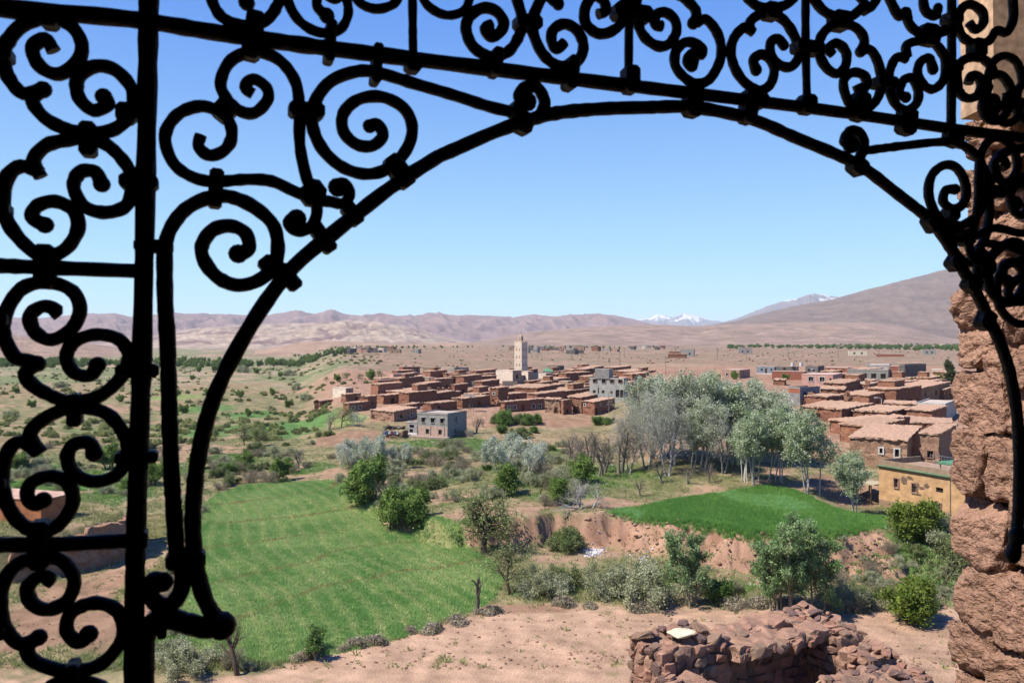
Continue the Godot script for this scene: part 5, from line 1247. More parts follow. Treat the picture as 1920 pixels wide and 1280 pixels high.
	house("mud_house", -14.5, 356.4, 56, 5.5, 9.3, 3.50, "mud", "low flat-roofed mud house packed among others in the old village", "s .3 .9 .7 .7 n;s .7 .9 .7 .7 n"); share("mud houses of the old village")
	house("mud_house", 7.9, 254.4, 47, 4.5, 12.5, 4.40, "mud", "low flat-roofed mud house packed among others in the old village", "s .5 1 .7 .7 n"); share("mud houses of the old village")
	house("mud_house", 39.1, 321.2, 54, 7.1, 11.1, 3.50, "mud", "low flat-roofed mud house packed among others in the old village", "s .6 0 1 1.8 d;s .25 1 .6 .6 n"); share("mud houses of the old village")
	house("mud_house", 41.5, 379.6, 52, 4.8, 10.7, 3.00, "mud", "low flat-roofed mud house packed among others in the old village", "s .6 0 1 1.8 d;s .25 1 .6 .6 n"); share("mud houses of the old village")
	house("mud_house", 51.8, 379.3, 50, 6.7, 11.9, 2.60, "mud", "low flat-roofed mud house packed among others in the old village", "s .6 0 1 1.8 d;s .25 1 .6 .6 n"); share("mud houses of the old village")
	house("mud_house", 7.9, 374.7, 52, 6.9, 9.9, 3.00, "mud", "low flat-roofed mud house packed among others in the old village", "s .3 .9 .7 .7 n;s .7 .9 .7 .7 n"); share("mud houses of the old village")
	house("mud_house", 48.1, 388.7, 56, 6.5, 11.2, 4.40, "mud", "low flat-roofed mud house packed among others in the old village", "s .6 0 1 1.8 d;s .25 1 .6 .6 n"); share("mud houses of the old village")
	house("mud_house", 1.6, 403.1, 49, 4.7, 11.3, 3.50, "mud", "low flat-roofed mud house packed among others in the old village", "s .5 1 .7 .7 n"); share("mud houses of the old village")
	house("mud_house", -20.2, 344.1, 46, 5.4, 10.0, 4.40, "mud", "low flat-roofed mud house packed among others in the old village", "s .3 .9 .7 .7 n;s .7 .9 .7 .7 n"); share("mud houses of the old village")
	house("mud_house", 70.2, 180.0, 48, 7.4, 12.3, 2.20, "mud", "low flat-roofed mud house among the right-hand ruins and terraces", "s .3 .9 .7 .7 n;s .7 .9 .7 .7 n"); share("mud houses of the right part")
	house("mud_house", 76.8, 167.5, 49, 7.2, 11.5, 3.00, "mud", "low flat-roofed mud house among the right-hand ruins and terraces", ""); share("mud houses of the right part")
	house("mud_house", 90.1, 221.5, 45, 6.0, 10.1, 4.40, "mud", "low flat-roofed mud house among the right-hand ruins and terraces", "s .6 0 1 1.8 d;s .25 1 .6 .6 n"); share("mud houses of the right part")
	house("mud_house", 129.9, 254.2, 50, 5.0, 7.1, 3.50, "mud", "low flat-roofed mud house among the right-hand ruins and terraces", "s .6 0 1 1.8 d;s .25 1 .6 .6 n"); share("mud houses of the right part")
	house("mud_house", 124.0, 285.8, 57, 7.3, 9.5, 4.40, "mud", "low flat-roofed mud house among the right-hand ruins and terraces", "s .5 1 .7 .7 n"); share("mud houses of the right part")
	house("mud_house", 116.9, 297.9, 46, 4.8, 8.3, 3.00, "mud", "low flat-roofed mud house among the right-hand ruins and terraces", "s .5 1 .7 .7 n"); share("mud houses of the right part")
	house("mud_house", 117.5, 222.4, 46, 5.5, 9.7, 2.60, "mud", "low flat-roofed mud house among the right-hand ruins and terraces", "s .5 1 .7 .7 n"); share("mud houses of the right part")
	house("mud_house", 124.8, 247.6, 58, 7.2, 11.5, 2.60, "mud", "low flat-roofed mud house among the right-hand ruins and terraces", "s .5 1 .7 .7 n"); share("mud houses of the right part")
	house("mud_house", 100.0, 237.0, 53, 6.7, 11.6, 3.00, "mud", "low flat-roofed mud house among the right-hand ruins and terraces", "s .5 1 .7 .7 n"); share("mud houses of the right part")
	house("mud_house", 157.8, 292.5, 54, 7.4, 7.3, 3.00, "mud", "low flat-roofed mud house among the right-hand ruins and terraces", ""); share("mud houses of the right part")
	house("mud_house", 107.5, 228.8, 49, 6.7, 12.0, 2.20, "mud", "low flat-roofed mud house among the right-hand ruins and terraces", "s .5 1 .7 .7 n"); share("mud houses of the right part")
	house("mud_house", 87.8, 201.4, 54, 7.3, 8.1, 3.00, "mud", "low flat-roofed mud house among the right-hand ruins and terraces", "s .5 1 .7 .7 n"); share("mud houses of the right part")
	house("mud_house", 74.0, 192.5, 54, 5.7, 7.8, 3.50, "mud", "low flat-roofed mud house among the right-hand ruins and terraces", ""); share("mud houses of the right part")
	house("mud_house", 63.8, 145.9, 54, 5.8, 11.5, 3.50, "mud", "low flat-roofed mud house among the right-hand ruins and terraces", "s .5 1 .7 .7 n"); share("mud houses of the right part")
	house("mud_house", 114.7, 238.0, 52, 6.7, 7.1, 3.50, "mud", "low flat-roofed mud house among the right-hand ruins and terraces", "s .5 1 .7 .7 n"); share("mud houses of the right part")
	house("mud_house", 85.4, 166.4, 45, 5.0, 8.7, 3.50, "mud", "low flat-roofed mud house among the right-hand ruins and terraces", "s .6 0 1 1.8 d;s .25 1 .6 .6 n"); share("mud houses of the right part")
	house("mud_house", 95.1, 202.7, 54, 7.3, 12.0, 4.40, "mud", "low flat-roofed mud house among the right-hand ruins and terraces", "s .6 0 1 1.8 d;s .25 1 .6 .6 n"); share("mud houses of the right part")
	house("mud_house", 112.1, 281.9, 52, 7.5, 7.9, 2.60, "mud", "low flat-roofed mud house among the right-hand ruins and terraces", "s .3 .9 .7 .7 n;s .7 .9 .7 .7 n"); share("mud houses of the right part")
	house("mud_house", 69.4, 172.3, 53, 5.4, 12.3, 3.00, "mud", "low flat-roofed mud house among the right-hand ruins and terraces", "s .5 1 .7 .7 n"); share("mud houses of the right part")
	house("mud_house", 127.8, 262.8, 51, 6.8, 7.4, 2.60, "mud", "low flat-roofed mud house among the right-hand ruins and terraces", "s .6 0 1 1.8 d;s .25 1 .6 .6 n"); share("mud houses of the right part")
	pass

# ------------------------------------------------------------------ mosque, yellow house, poles, hamlets and other single things
func tower_face(o: Node3D, w: float, h: float, y0: float, b: Basis, out: Vector3) -> void:
	# four tiers of paired arched niches between string courses
	for tier in 4:
		var y := y0 + 2.0 + tier * 3.5
		for sd in [-1.0, 1.0]:
			var mb := MB.new()
			mb.col = lin(0.56, 0.38, 0.29)
			var mid: Vector3 = out * (w * 0.5 + 0.012) + b.x * sd * 0.85
			mb.box(mid + Vector3.UP * (y + 0.55), Vector3(0.7, 1.1, 0.03), b)
			for k in 6:
				var a := PI * k / 6
				var a2 := PI * (k + 1) / 6
				mb.tri(mid + Vector3.UP * (y + 1.1), mid + Vector3.UP * (y + 1.1 + sin(a) * 0.35) + b.x * cos(a) * 0.35, mid + Vector3.UP * (y + 1.1 + sin(a2) * 0.35) + b.x * cos(a2) * 0.35, out)
			var n := part(o, "niche", mb.mesh(), M.plaster)
			var fr := MB.new()
			fr.col = lin(0.95, 0.83, 0.68)
			for s2 in [-1.0, 1.0]:
				fr.box(mid + b.x * s2 * 0.43 + Vector3.UP * (y + 0.7), Vector3(0.13, 1.5, 0.12), b)
			fr.box(mid + Vector3.UP * (y + 1.55), Vector3(1.0, 0.14, 0.12), b)
			part(n, "niche_frame", fr.mesh(), M.plaster)

func build_special() -> void:
	# mosque: hall, lower block, annex and minaret are one building
	var g := ground(0.3, 366.0)
	var hall := house("mosque_hall", 0.3, 362.0, 42, 10.2, 6.0, 11.7 - g + 0.6, "cream", "cream prayer hall of the mosque beside the minaret", "s .5 2.2 1.6 1.8 n")
	hall.set_meta("category", "mosque")
	house("mosque_annex", 7.2, 366.0, 40, 4.6, 4.0, 5.3, "cream", "lower cream block with a narrow window at the foot of the minaret", "f .5 1.6 .8 2.0 n")
	house("plastered_house", 15.4, 372.0, 35, 8.0, 6.0, 4.0, "cream", "pale low annex right of the minaret foot", "")
	var p := Vector3(4.1, ground(4.1, 374.0), -375.0)
	var o := thing("minaret", p, "tall cream and pink square minaret with a small lantern on top", "minaret")
	o.rotation.y = deg_to_rad(-40)
	var H := 24.7 - p.y
	var mb := MB.new()
	mb.col = lin(0.93, 0.76, 0.60)
	mb.bevel_box(Vector3(0, H * 0.5 - 0.5, 0), Vector3(4.1, H + 1.0, 4.1), 0.08)
	part(o, "shaft", mb.mesh(), M.plaster)
	for q in [[Basis(), Vector3.BACK], [Basis(Vector3.UP, PI / 2), Vector3.RIGHT], [Basis(Vector3.UP, PI), Vector3.FORWARD], [Basis(Vector3.UP, -PI / 2), Vector3.LEFT]]:
		tower_face(o, 4.1, H, H - 16.6, q[0], q[1])
	for y in [H - 15.4, H - 11.9, H - 8.4, H - 4.9, H - 1.6]:
		var sc := MB.new()
		sc.col = lin(0.95, 0.83, 0.68)
		sc.bevel_box(Vector3(0, y, 0), Vector3(4.3, 0.22, 4.3), 0.04)
		part(o, "string_course", sc.mesh(), M.plaster)
	for sx in [-1.0, 1.0]:
		for sz in [-1.0, 1.0]:
			var cs := MB.new()
			cs.col = lin(0.95, 0.83, 0.68)
			cs.box(Vector3(sx * 1.95, H * 0.5, sz * 1.95), Vector3(0.34, H - 0.1, 0.34))
			part(o, "corner_strip", cs.mesh(), M.plaster)
	for i in 4:
		for k in 5:
			var me := MB.new()
			me.col = lin(0.84, 0.66, 0.49)
			var a := Basis(Vector3.UP, i * PI / 2)
			me.box(a * Vector3(-1.7 + k * 0.78, H + 0.28, 1.93), Vector3(0.42, 0.6, 0.24), a)
			part(o, "merlon", me.mesh(), M.plaster)
	var la := MB.new()
	la.col = lin(0.82, 0.62, 0.46)
	la.bevel_box(Vector3(0, H + 1.2, 0), Vector3(1.5, 2.6, 1.5), 0.06)
	la.bevel_box(Vector3(0, H + 2.55, 0), Vector3(1.75, 0.2, 1.75), 0.04)
	var lan := part(o, "lantern", la.mesh(), M.plaster)
	for i in 4:
		var lw := MB.new()
		lw.box(Basis(Vector3.UP, i * PI / 2) * Vector3(0, H + 1.3, 0.755), Vector3(0.5, 1.2, 0.03), Basis(Vector3.UP, i * PI / 2))
		part(lan, "window", lw.mesh(), M.dark)
	var dm := MB.new()
	dm.col = lin(0.72, 0.56, 0.42)
	dm.sphere(Vector3(0, H + 2.7, 0), Vector3(0.68, 0.8, 0.68), 12)
	part(o, "dome", dm.mesh(), M.plaster)
	var fi := MB.new()
	fi.tube([Vector3(0, H + 3.3, 0), Vector3(0, H + 5.0, 0)], [0.06, 0.03], 6)
	fi.sphere(Vector3(0, H + 3.9, 0), Vector3(0.2, 0.2, 0.2), 8)
	fi.sphere(Vector3(0, H + 4.4, 0), Vector3(0.14, 0.14, 0.14), 8)
	part(o, "finial", fi.mesh(), M.metal)

	# pyramid roof of green tiles
	var gp := Vector3(17.0, ground(17.0, 385.0), -388.0)
	var gr := thing("pavilion", gp, "small building with a green pyramid roof right of the minaret", "building")
	var gw := MB.new()
	gw.col = lin(0.55, 0.42, 0.32)
	gw.box(Vector3(0, 1.6, 0), Vector3(4.6, 4.2, 4.6))
	part(gr, "wall", gw.mesh(), M.plaster)
	var gt := MB.new()
	gt.col = lin(0.16, 0.36, 0.22)
	for i in 4:
		var a := Basis(Vector3.UP, i * PI / 2)
		gt.tri(a * Vector3(-2.7, 3.5, 2.7), a * Vector3(2.7, 3.5, 2.7), Vector3(0, 5.4, 0), a * Vector3(0, 1, 1))
		gt.quad(a * Vector3(-2.7, 3.5, 2.7), a * Vector3(2.7, 3.5, 2.7), a * Vector3(2.7, 3.72, 2.3), a * Vector3(-2.7, 3.72, 2.3), Vector3.UP)
	part(gr, "roof", gt.mesh(), M.plaster)

	yellow_house()
	small_things()
	hamlets()

func yellow_house() -> void:
	var x := 55.0
	var o := thing("yellow_house", Vector3(x, 2.75, -101.6), "ochre yellow house with green cornice and flaking plaster by the field", "house")
	o.rotation.y = deg_to_rad(-65)
	# local: front on z = 0 from x = -11.4 (far left end) to 6 (behind the pier)
	var W := 17.4
	var ht := 5.25
	var tint := lin(0.68, 0.42, 0.22)
	var holes := [[2.55, 2.75, 0.62, 1.2], [5.3, 2.55, 0.75, 1.15], [8.75, 3.15, 1.0, 0.62], [8.2, 0.55, 1.3, 1.25], [9.35, 0.1, 0.7, 0.75]]
	var mb := MB.new()
	wall_face(mb, Vector3(-11.4, 0, 0), Vector3.RIGHT, W, -1.0, ht, Vector3.BACK, holes, 1.2, 0.025, tint, 0.75, lin(0.42, 0.28, 0.19))
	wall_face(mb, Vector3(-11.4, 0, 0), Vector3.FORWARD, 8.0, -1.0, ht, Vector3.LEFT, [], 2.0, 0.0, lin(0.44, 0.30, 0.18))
	wall_face(mb, Vector3(6, 0, 0), Vector3.FORWARD, 8.0, -1.0, ht, Vector3.RIGHT, [], 2.0, 0.0, tint)
	wall_face(mb, Vector3(-11.4, 0, -8), Vector3.RIGHT, W, -1.0, ht, Vector3.FORWARD, [], 2.0, 0.0, tint)
	part(o, "wall", mb.mesh(), M.plaster)
	var kinds := ["p", "p", "n", "p", "n"]
	for i in 5:
		opening(o, kinds[i], Vector3(-11.4, 0, 0), Vector3.RIGHT, Vector3.BACK, holes[i])
	# patches where the plaster came off
	var spots := [[4.0, 3.9, 1.0, 0.9], [4.9, 4.35, 1.0, 0.45], [5.9, 3.7, 0.9, 0.5], [6.7, 3.3, 0.8, 0.4], [7.4, 3.7, 0.8, 0.6], [6.4, 2.4, 0.5, 0.25], [8.9, 1.95, 0.6, 0.2]]
	for q in spots:
		var pm := MB.new()
		pm.col = lin(0.235, 0.165, 0.125)
		var pts := []
		for k in 18:
			var a := TAU * k / 18
			var rr := 0.5 * (1.0 + 0.55 * rough.get_noise_2d(cos(a) * 30.0 + q[0] * 90.0, sin(a) * 30.0))
			pts.append(Vector3(-11.4 + q[0] + cos(a) * q[2] * rr, q[1] + sin(a) * q[3] * rr, 0.042))
		for k in 18: pm.tri(Vector3(-11.4 + q[0], q[1], 0.043), pts[k], pts[(k + 1) % 18], Vector3.BACK)
		part(o, "flaked_patch", pm.mesh(), M.clay)
	var pipe := MB.new()
	pipe.col = lin(0.3, 0.2, 0.1)
	pipe.tube([Vector3(-0.6, 0, 0.06), Vector3(-0.6, 2.5, 0.06), Vector3(-0.6, ht, 0.06)], [0.05, 0.05, 0.05], 6)
	part(o, "drain_pipe", pipe.mesh(), M.metal)
	var co := MB.new()
	co.col = lin(0.16, 0.27, 0.16)
	co.bevel_box(Vector3(-11.4 + W * 0.5, ht + 0.10, 0.08), Vector3(W + 0.3, 0.2, 0.5), 0.05)
	part(o, "cornice", co.mesh(), M.plaster)
	var pa := MB.new()
	pa.col = lin(0.40, 0.29, 0.20)
	pa.box(Vector3(-11.4 + W * 0.5, ht + 0.55, -0.1), Vector3(W, 0.68, 0.22))
	pa.box(Vector3(-11.29, ht + 0.55, -4.1), Vector3(0.22, 0.68, 7.76))
	part(o, "parapet", pa.mesh(), M.plaster)
	var rf := MB.new()
	rf.col = lin(0.45, 0.31, 0.23)
	rf.box(Vector3(-11.4 + W * 0.5, ht + 0.08, -4.2), Vector3(W - 0.2, 0.14, 7.7))
	part(o, "roof", rf.mesh(), M.plaster)
	# railing along the roof, green canopy
	var ra := MB.new()
	ra.col = lin(0.22, 0.25, 0.28)
	for i in 22:
		ra.box(Vector3(-7.0 + i * 0.45, ht + 1.2, -5.0), Vector3(0.04, 1.1, 0.04))
	ra.box(Vector3(-2.2, ht + 1.75, -5.0), Vector3(9.8, 0.06, 0.06))
	ra.box(Vector3(-2.2, ht + 0.8, -5.0), Vector3(9.8, 0.05, 0.05))
	part(o, "railing", ra.mesh(), M.plaster)
	var ca := MB.new()
	ca.col = lin(0.13, 0.30, 0.19)
	ca.bevel_box(Vector3(0.8, ht + 1.55, -2.6), Vector3(7.5, 0.35, 4.0), 0.05)
	var can := part(o, "canopy", ca.mesh(), M.plaster)
	for q in [Vector3(-2.7, 0, -0.9), Vector3(1.0, 0, -0.9), Vector3(-2.7, 0, -4.3), Vector3(1.0, 0, -4.3)]:
		var po := MB.new()
		po.col = lin(0.3, 0.3, 0.28)
		po.box(q + Vector3(0, ht + 0.76, 0), Vector3(0.1, 1.2, 0.1))
		part(can, "post", po.mesh(), M.plaster)
	# porch at the far left end
	var pr := MB.new()
	pr.col = lin(0.42, 0.36, 0.24)
	pr.box(Vector3(-13.4, 2.55, -0.9), Vector3(3.9, 0.16, 3.4), Basis(Vector3.BACK, 0.06))
	var porch := part(o, "porch_roof", pr.mesh(), M.wood)
	for q in [Vector3(-15.1, 0, 0.6), Vector3(-12.2, 0, 0.6), Vector3(-15.1, 0, -2.4)]:
		var po := MB.new()
		po.col = lin(0.20, 0.14, 0.09)
		po.box(q + Vector3(0, 0.9, 0), Vector3(0.16, 3.2, 0.16))
		part(porch, "post", po.mesh(), M.wood)

func pole(called: String, x: float, d: float, h: float, label: String, category: String, arm := 0) -> void:
	var o := thing(called, on(x, d), label, category)
	var mb := MB.new()
	mb.col = lin(0.22, 0.18, 0.15) if arm != 3 else lin(0.5, 0.5, 0.5)
	var r := 0.09 + d * 0.00008
	if arm == 1:
		mb.tube([Vector3(0, -0.3, 0), Vector3(0, h * 0.85, 0), Vector3(0.1, h * 0.96, 0), Vector3(0.5, h, 0), Vector3(0.9, h * 0.96, 0), Vector3(0.95, h * 0.88, 0)], [r, r * 0.8, r * 0.7, r * 0.6, r * 0.6, r * 0.6], 6)
	else:
		mb.tube([Vector3(0, -0.3, 0), Vector3(0, h * 0.5, 0), Vector3(0, h, 0)], [r, r * 0.85, r * 0.7], 6)
	part(o, "pole", mb.mesh(), M.wood)
	if arm == 2:
		var c := MB.new()
		c.col = lin(0.2, 0.16, 0.13)
		c.box(Vector3(0, h - 0.5, 0), Vector3(1.8, 0.14, 0.14))
		part(o, "crossarm", c.mesh(), M.wood)
	if arm == 3:
		var c := MB.new()
		c.col = lin(0.75, 0.77, 0.78)
		c.tube([Vector3(0, h, 0), Vector3(-0.5, h + 0.25, 0), Vector3(-1.0, h + 0.3, 0)], [0.05, 0.05, 0.05], 6)
		c.bevel_box(Vector3(-1.2, h + 0.26, 0), Vector3(0.8, 0.18, 0.3), 0.04)
		part(o, "lamp_head", c.mesh(), M.plaster)

func small_things() -> void:
	pole("street_lamp", 81.5, 180.5, 4.3, "slim street lamp between the ruined walls and the low mud house", "street lamp", 3)
	pole("street_lamp", 158.5, 292.0, 6.5, "street lamp beside the dark conifer", "street lamp", 3)
	pole("street_lamp", 99.5, 268.0, 5.5, "pale lamp post before the long red building", "street lamp", 3)
	pole("curved_pole", 28.4, 240.0, 6.4, "tall dark pole with a hooked top in front of the grey three-storey building", "pole", 1)
	pole("utility_pole", -37.0, 397.0, 5.5, "dark pole among the tree belt left of the village", "pole", 2)
	pole("utility_pole", 62.0, 330.0, 8.0, "dark electricity pole rising behind the poplar tops", "pole", 2)
	for q in [[62.0, 470.0], [112.0, 560.0], [148.0, 590.0], [172.0, 600.0], [216.0, 640.0], [255.0, 640.0], [296.0, 660.0], [68.0, 640.0], [96.0, 700.0]]:
		var o := thing("utility_pole", on(q[0], q[1]), "distant electricity pole on the bare plain behind the village", "pole", "electricity poles on the plain")
		var mb := MB.new()
		mb.col = lin(0.2, 0.16, 0.14)
		mb.tube([Vector3(0, -0.3, 0), Vector3(0, 4, 0), Vector3(0, 8.5, 0)], [0.2, 0.17, 0.14], 5)
		mb.box(Vector3(0, 8.0, 0), Vector3(2.4, 0.2, 0.2))
		part(o, "pole", mb.mesh(), M.wood)
	# three legged steel stand with a pale panel
	var st := thing("steel_stand", on(-12.3, 245.0), "three legged steel stand with a pale flat panel before the rubble", "stand")
	for i in 3:
		var a := TAU * i / 3 + 0.4
		var mb := MB.new()
		mb.col = lin(0.2, 0.17, 0.15)
		mb.tube([Vector3(cos(a) * 0.85, -0.2, sin(a) * 0.85), Vector3(cos(a) * 0.5, 2.6, sin(a) * 0.5), Vector3(cos(a) * 0.25, 4.6, sin(a) * 0.25)], [0.09, 0.08, 0.07], 5)
		part(st, "leg", mb.mesh(), M.wood)
	var pm := MB.new()
	pm.col = lin(0.45, 0.47, 0.48)
	pm.box(Vector3(-0.3, 4.8, 0), Vector3(3.6, 0.25, 1.8), Basis(Vector3.BACK, -0.12))
	part(st, "panel", pm.mesh(), M.plaster)
	# leaning wall stump at the village's left edge
	var sm := MB.new()
	sm.col = lin(0.24, 0.125, 0.08)
	rough_box(sm, Vector3(-0.55, -0.8, -0.6), Vector3(0.55, 4.6, 0.6), 0.4, 0.35, 0.6)
	single("wall_stump", sm.mesh(), M.clay, on(-63.5, 266.0), "tall thin mud wall stump standing alone at the village's left edge", "ruin")
	# stone yard with a thatched lean-to and washing
	var y := thing("stone_yard", on(-29.5, 203.0), "low stone yard with a thatched lean-to left of the two-storey house", "yard")
	y.rotation.y = -0.25
	var wm := MB.new()
	wm.col = lin(0.27, 0.175, 0.125)
	rough_box(wm, Vector3(-2.8, -0.5, -0.3), Vector3(2.6, 1.5, 0.1), 0.4, 0.15, 0.9)
	rough_box(wm, Vector3(2.2, -0.5, -3.4), Vector3(2.6, 1.7, -0.3), 0.4, 0.15, 0.9)
	rough_box(wm, Vector3(-2.8, -0.5, -3.4), Vector3(-2.4, 1.4, -0.3), 0.4, 0.15, 0.9)
	part(y, "yard_wall", wm.mesh(), M.rubble)
	var tm := MB.new()
	tm.col = lin(0.20, 0.165, 0.13)
	rough_box(tm, Vector3(-2.9, 2.2, -3.6), Vector3(1.9, 2.7, -0.6), 0.4, 0.45, 0.7)
	part(y, "thatch", tm.mesh(), M.clay)
	for q in [[-1.6, lin(0.05, 0.10, 0.35)], [-0.9, lin(0.6, 0.6, 0.62)], [-0.2, lin(0.35, 0.05, 0.06)], [0.5, lin(0.10, 0.20, 0.45)], [1.2, lin(0.65, 0.62, 0.6)], [-2.3, lin(0.28, 0.3, 0.36)]]:
		var cm := MB.new()
		cm.col = q[1]
		rough_box(cm, Vector3(q[0] - 0.28, 1.0, 0.14), Vector3(q[0] + 0.28, 1.72, 0.22), 0.2, 0.06, 1.5)
		single("laundry", cm.mesh(), M.plaster, y.position, "piece of washing hung over the stone yard wall", "laundry", "washing on the yard wall").rotation.y = -0.25
	# garden walls
	for q in [[-14.6, 345.0, 9.0, 2.6, 14, "grey-brown rendered garden wall left of the mosque hall"], [2.2, 345.0, 6.4, 2.4, 12, "grey block wall in front of the mosque hall"], [98.0, 204.0, 8.4, 1.6, 27, "grey block wall below the crenellated brown house"], [-9.6, 204.0, 4.6, 1.5, 8, "low grey wall right of the two-storey house"], [23.0, 352.0, 10.0, 2.0, 14, "low mud garden wall in the middle of the village"]]:
		var gm := MB.new()
		gm.col = lin(0.27, 0.225, 0.195)
		rough_box(gm, Vector3(-q[2], -0.6, -0.3), Vector3(0, q[3], 0), 1.0, 0.06, 0.5)
		var o := single("garden_wall", gm.mesh(), M.plaster, on(q[0], q[1]), q[5], "wall")
		o.rotation.y = deg_to_rad(-q[4])
	# collapsed houses
	var heaps := [[75.8, 205.0, 4.5, 3.6, "eroded arch-shaped mud ruin before the bluish house front"], [77.5, 188.0, 2.6, 5.2, "jagged tall mud ruin in the rubble at the right"], [72.0, 190.0, 5.0, 2.2, "broken mud wall left of the jagged ruin"], [81.0, 192.0, 4.0, 1.8, "low crumbled mud wall right of the jagged ruin"], [-4.0, 262.0, 5.0, 2.0, "rubble of a fallen mud house by the steel stand"], [-11.0, 268.0, 6.0, 2.4, "heap of fallen mud walls right of the dark shaded house"], [-9.0, 285.0, 6.0, 2.2, "collapsed mud walls above the rubble heap"], [66.0, 176.0, 6.0, 1.8, "broken terrace wall behind the fuller green poplar"], [71.0, 168.0, 5.0, 1.6, "crumbling mud wall above the stepped house"]]
	for i in 16:
		var hx := rng.randf_range(-46.0, 34.0)
		heaps.append([hx, rng.randf_range(255.0, 330.0), rng.randf_range(3.0, 6.0), rng.randf_range(0.7, 1.7), "low heap of fallen mud wall between the old houses"])
	for q in heaps:
		var o := thing("mud_ruin", on(q[0], q[1]), q[4], "ruin", "fallen walls in the old village" if q[4].begins_with("low heap") else "")
		for k in 4:
			var hm := MB.new()
			var b := rng.randf_range(0.9, 1.15)
			hm.col = lin(0.31 * b, 0.17 * b, 0.11 * b)
			var w: float = q[2] * rng.randf_range(0.22, 0.4)
			var x: float = (k - 1.5) * q[2] * 0.27
			var h: float = q[3] * (1.0 if k == 1 else rng.randf_range(0.3, 0.75))
			rough_box(hm, Vector3(x - w * 0.5, -0.6, rng.randf_range(-1.6, -0.6)), Vector3(x + w * 0.5, h, rng.randf_range(0.1, 0.6)), 0.45, 0.42, 0.55, o.position)
			part(o, "wall_piece", hm.mesh(), M.clay)
	var dm := MB.new()
	dm.col = lin(0.55, 0.50, 0.44)
	dm.sphere(Vector3.ZERO, Vector3(1.3, 1.4, 1.1), 14)
	single("clay_oven", dm.mesh(), M.plaster, on(87.2, 177.0), "pale domed clay oven left of the whitish hut", "oven")
	for q in [[117.6, 340.0], [121.5, 341.0]]:
		var tm2 := MB.new()
		tm2.col = lin(0.8, 0.8, 0.78)
		tm2.tube([Vector3(0, 0, 0), Vector3(0, 0.8, 0), Vector3(0, 1.4, 0), Vector3(0, 1.6, 0)], [0.7, 0.72, 0.7, 0.25], 10)
		single("water_tank", tm2.mesh(), M.plaster, Vector3(q[0], ground(q[0], q[1]) + 2.9, -q[1] - 3.0), "white roof water tank on the brown-grey house", "tank", "roof water tanks")
	# roof box on the grey building
	var rb := MB.new()
	rb.col = lin(0.36, 0.34, 0.32)
	rb.bevel_box(Vector3(0, 1.6, 0), Vector3(4.8, 3.2, 4.0), 0.05)
	single("stair_head", rb.mesh(), M.plaster, Vector3(29.7, 13.0, -264.5), "grey stair head on the roof of the unfinished three-storey building", "roof hut").rotation.y = deg_to_rad(-24)
	# far single buildings on the plain
	for q in [[160.0, 720.0, 12.0, 6.0, "grey", "grey block building alone on the plain above the poplars"], [258.0, 880.0, 14.0, 6.0, "grey", "second grey building on the plain further right"], [140.0, 660.0, 14.0, 3.2, "mud", "lone long brown wall on the plain above the grove"], [330.0, 760.0, 16.0, 4.5, "cream", "cream walled farm on the plain at right"], [430.0, 830.0, 12.0, 5.0, "grey", "grey house at the far right of the plain"], [345.0, 720.0, 22.0, 2.2, "brick", "long low brown wall right of the cream walled farm"]]:
		house("farm_house", q[0], q[1], 18, q[2], 8.0, q[3], q[4], q[5], "f .3 1.5 1.6 1.8 n;f .7 1.5 1.6 1.8 n" if q[3] > 4.0 else "")

func hamlets() -> void:
	# px-free: centre bearing (x / d), distance, half width, half depth, number
	var sets := [[-0.19, 1050.0, 90.0, 130.0, 22, "hamlet at the foot of the pale hills", "small far house of the hamlet under the pale hills at left"], [0.055, 1200.0, 62.0, 330.0, 34, "hamlet behind the minaret", "small far house of the hamlet right of the minaret"], [0.165, 1450.0, 45.0, 220.0, 16, "hamlet on the plain in the middle", "small far house of the hamlet in the middle of the plain"], [0.535, 2200.0, 70.0, 220.0, 24, "hamlet in the green band at right", "small far house in the green band at the mountain foot"]]
	var tones := ["mud", "cream", "grey", "tan", "pink", "darkgrey"]
	for q in sets:
		var base := MB.new()
		for i in q[4]:
			var d: float = q[1] + rng.randf_range(-1.0, 1.0) * q[3]
			var x: float = q[0] * d + rng.randfn() * q[2] * 0.55
			var tone: String = tones[rng.randi() % 6]
			var t: Array = TONE[tone]
			var mb := MB.new()
			mb.col = lin(t[0], t[1], t[2])
			var s := Vector3(rng.randf_range(5, 13), rng.randf_range(3, 6.5), rng.randf_range(5, 10))
			mb.box(Vector3(0, s.y * 0.5 - 0.5, 0), s)
			mb.col = lin(t[0] * 0.8 + 0.08, t[1] * 0.8 + 0.05, t[2] * 0.8 + 0.03)
			mb.box(Vector3(0, s.y - 0.42, 0), Vector3(s.x + 0.3, 0.2, s.z + 0.3))
			mb.col = lin(0.03, 0.03, 0.03)
			for k in 2: mb.box(Vector3(s.x * (-0.25 + 0.5 * k), s.y * 0.45, s.z * 0.5 + 0.03), Vector3(1.1, 1.3, 0.1))
			var o := single("far_house", mb.mesh(), M.plaster, on(x, d), q[6].replace("small far house", "small far %s house" % tone.replace("mud", "brown mud").replace("darkgrey", "dark grey")), "house", q[5])
			o.rotation.y = deg_to_rad(-25 + rng.randfn() * 10)


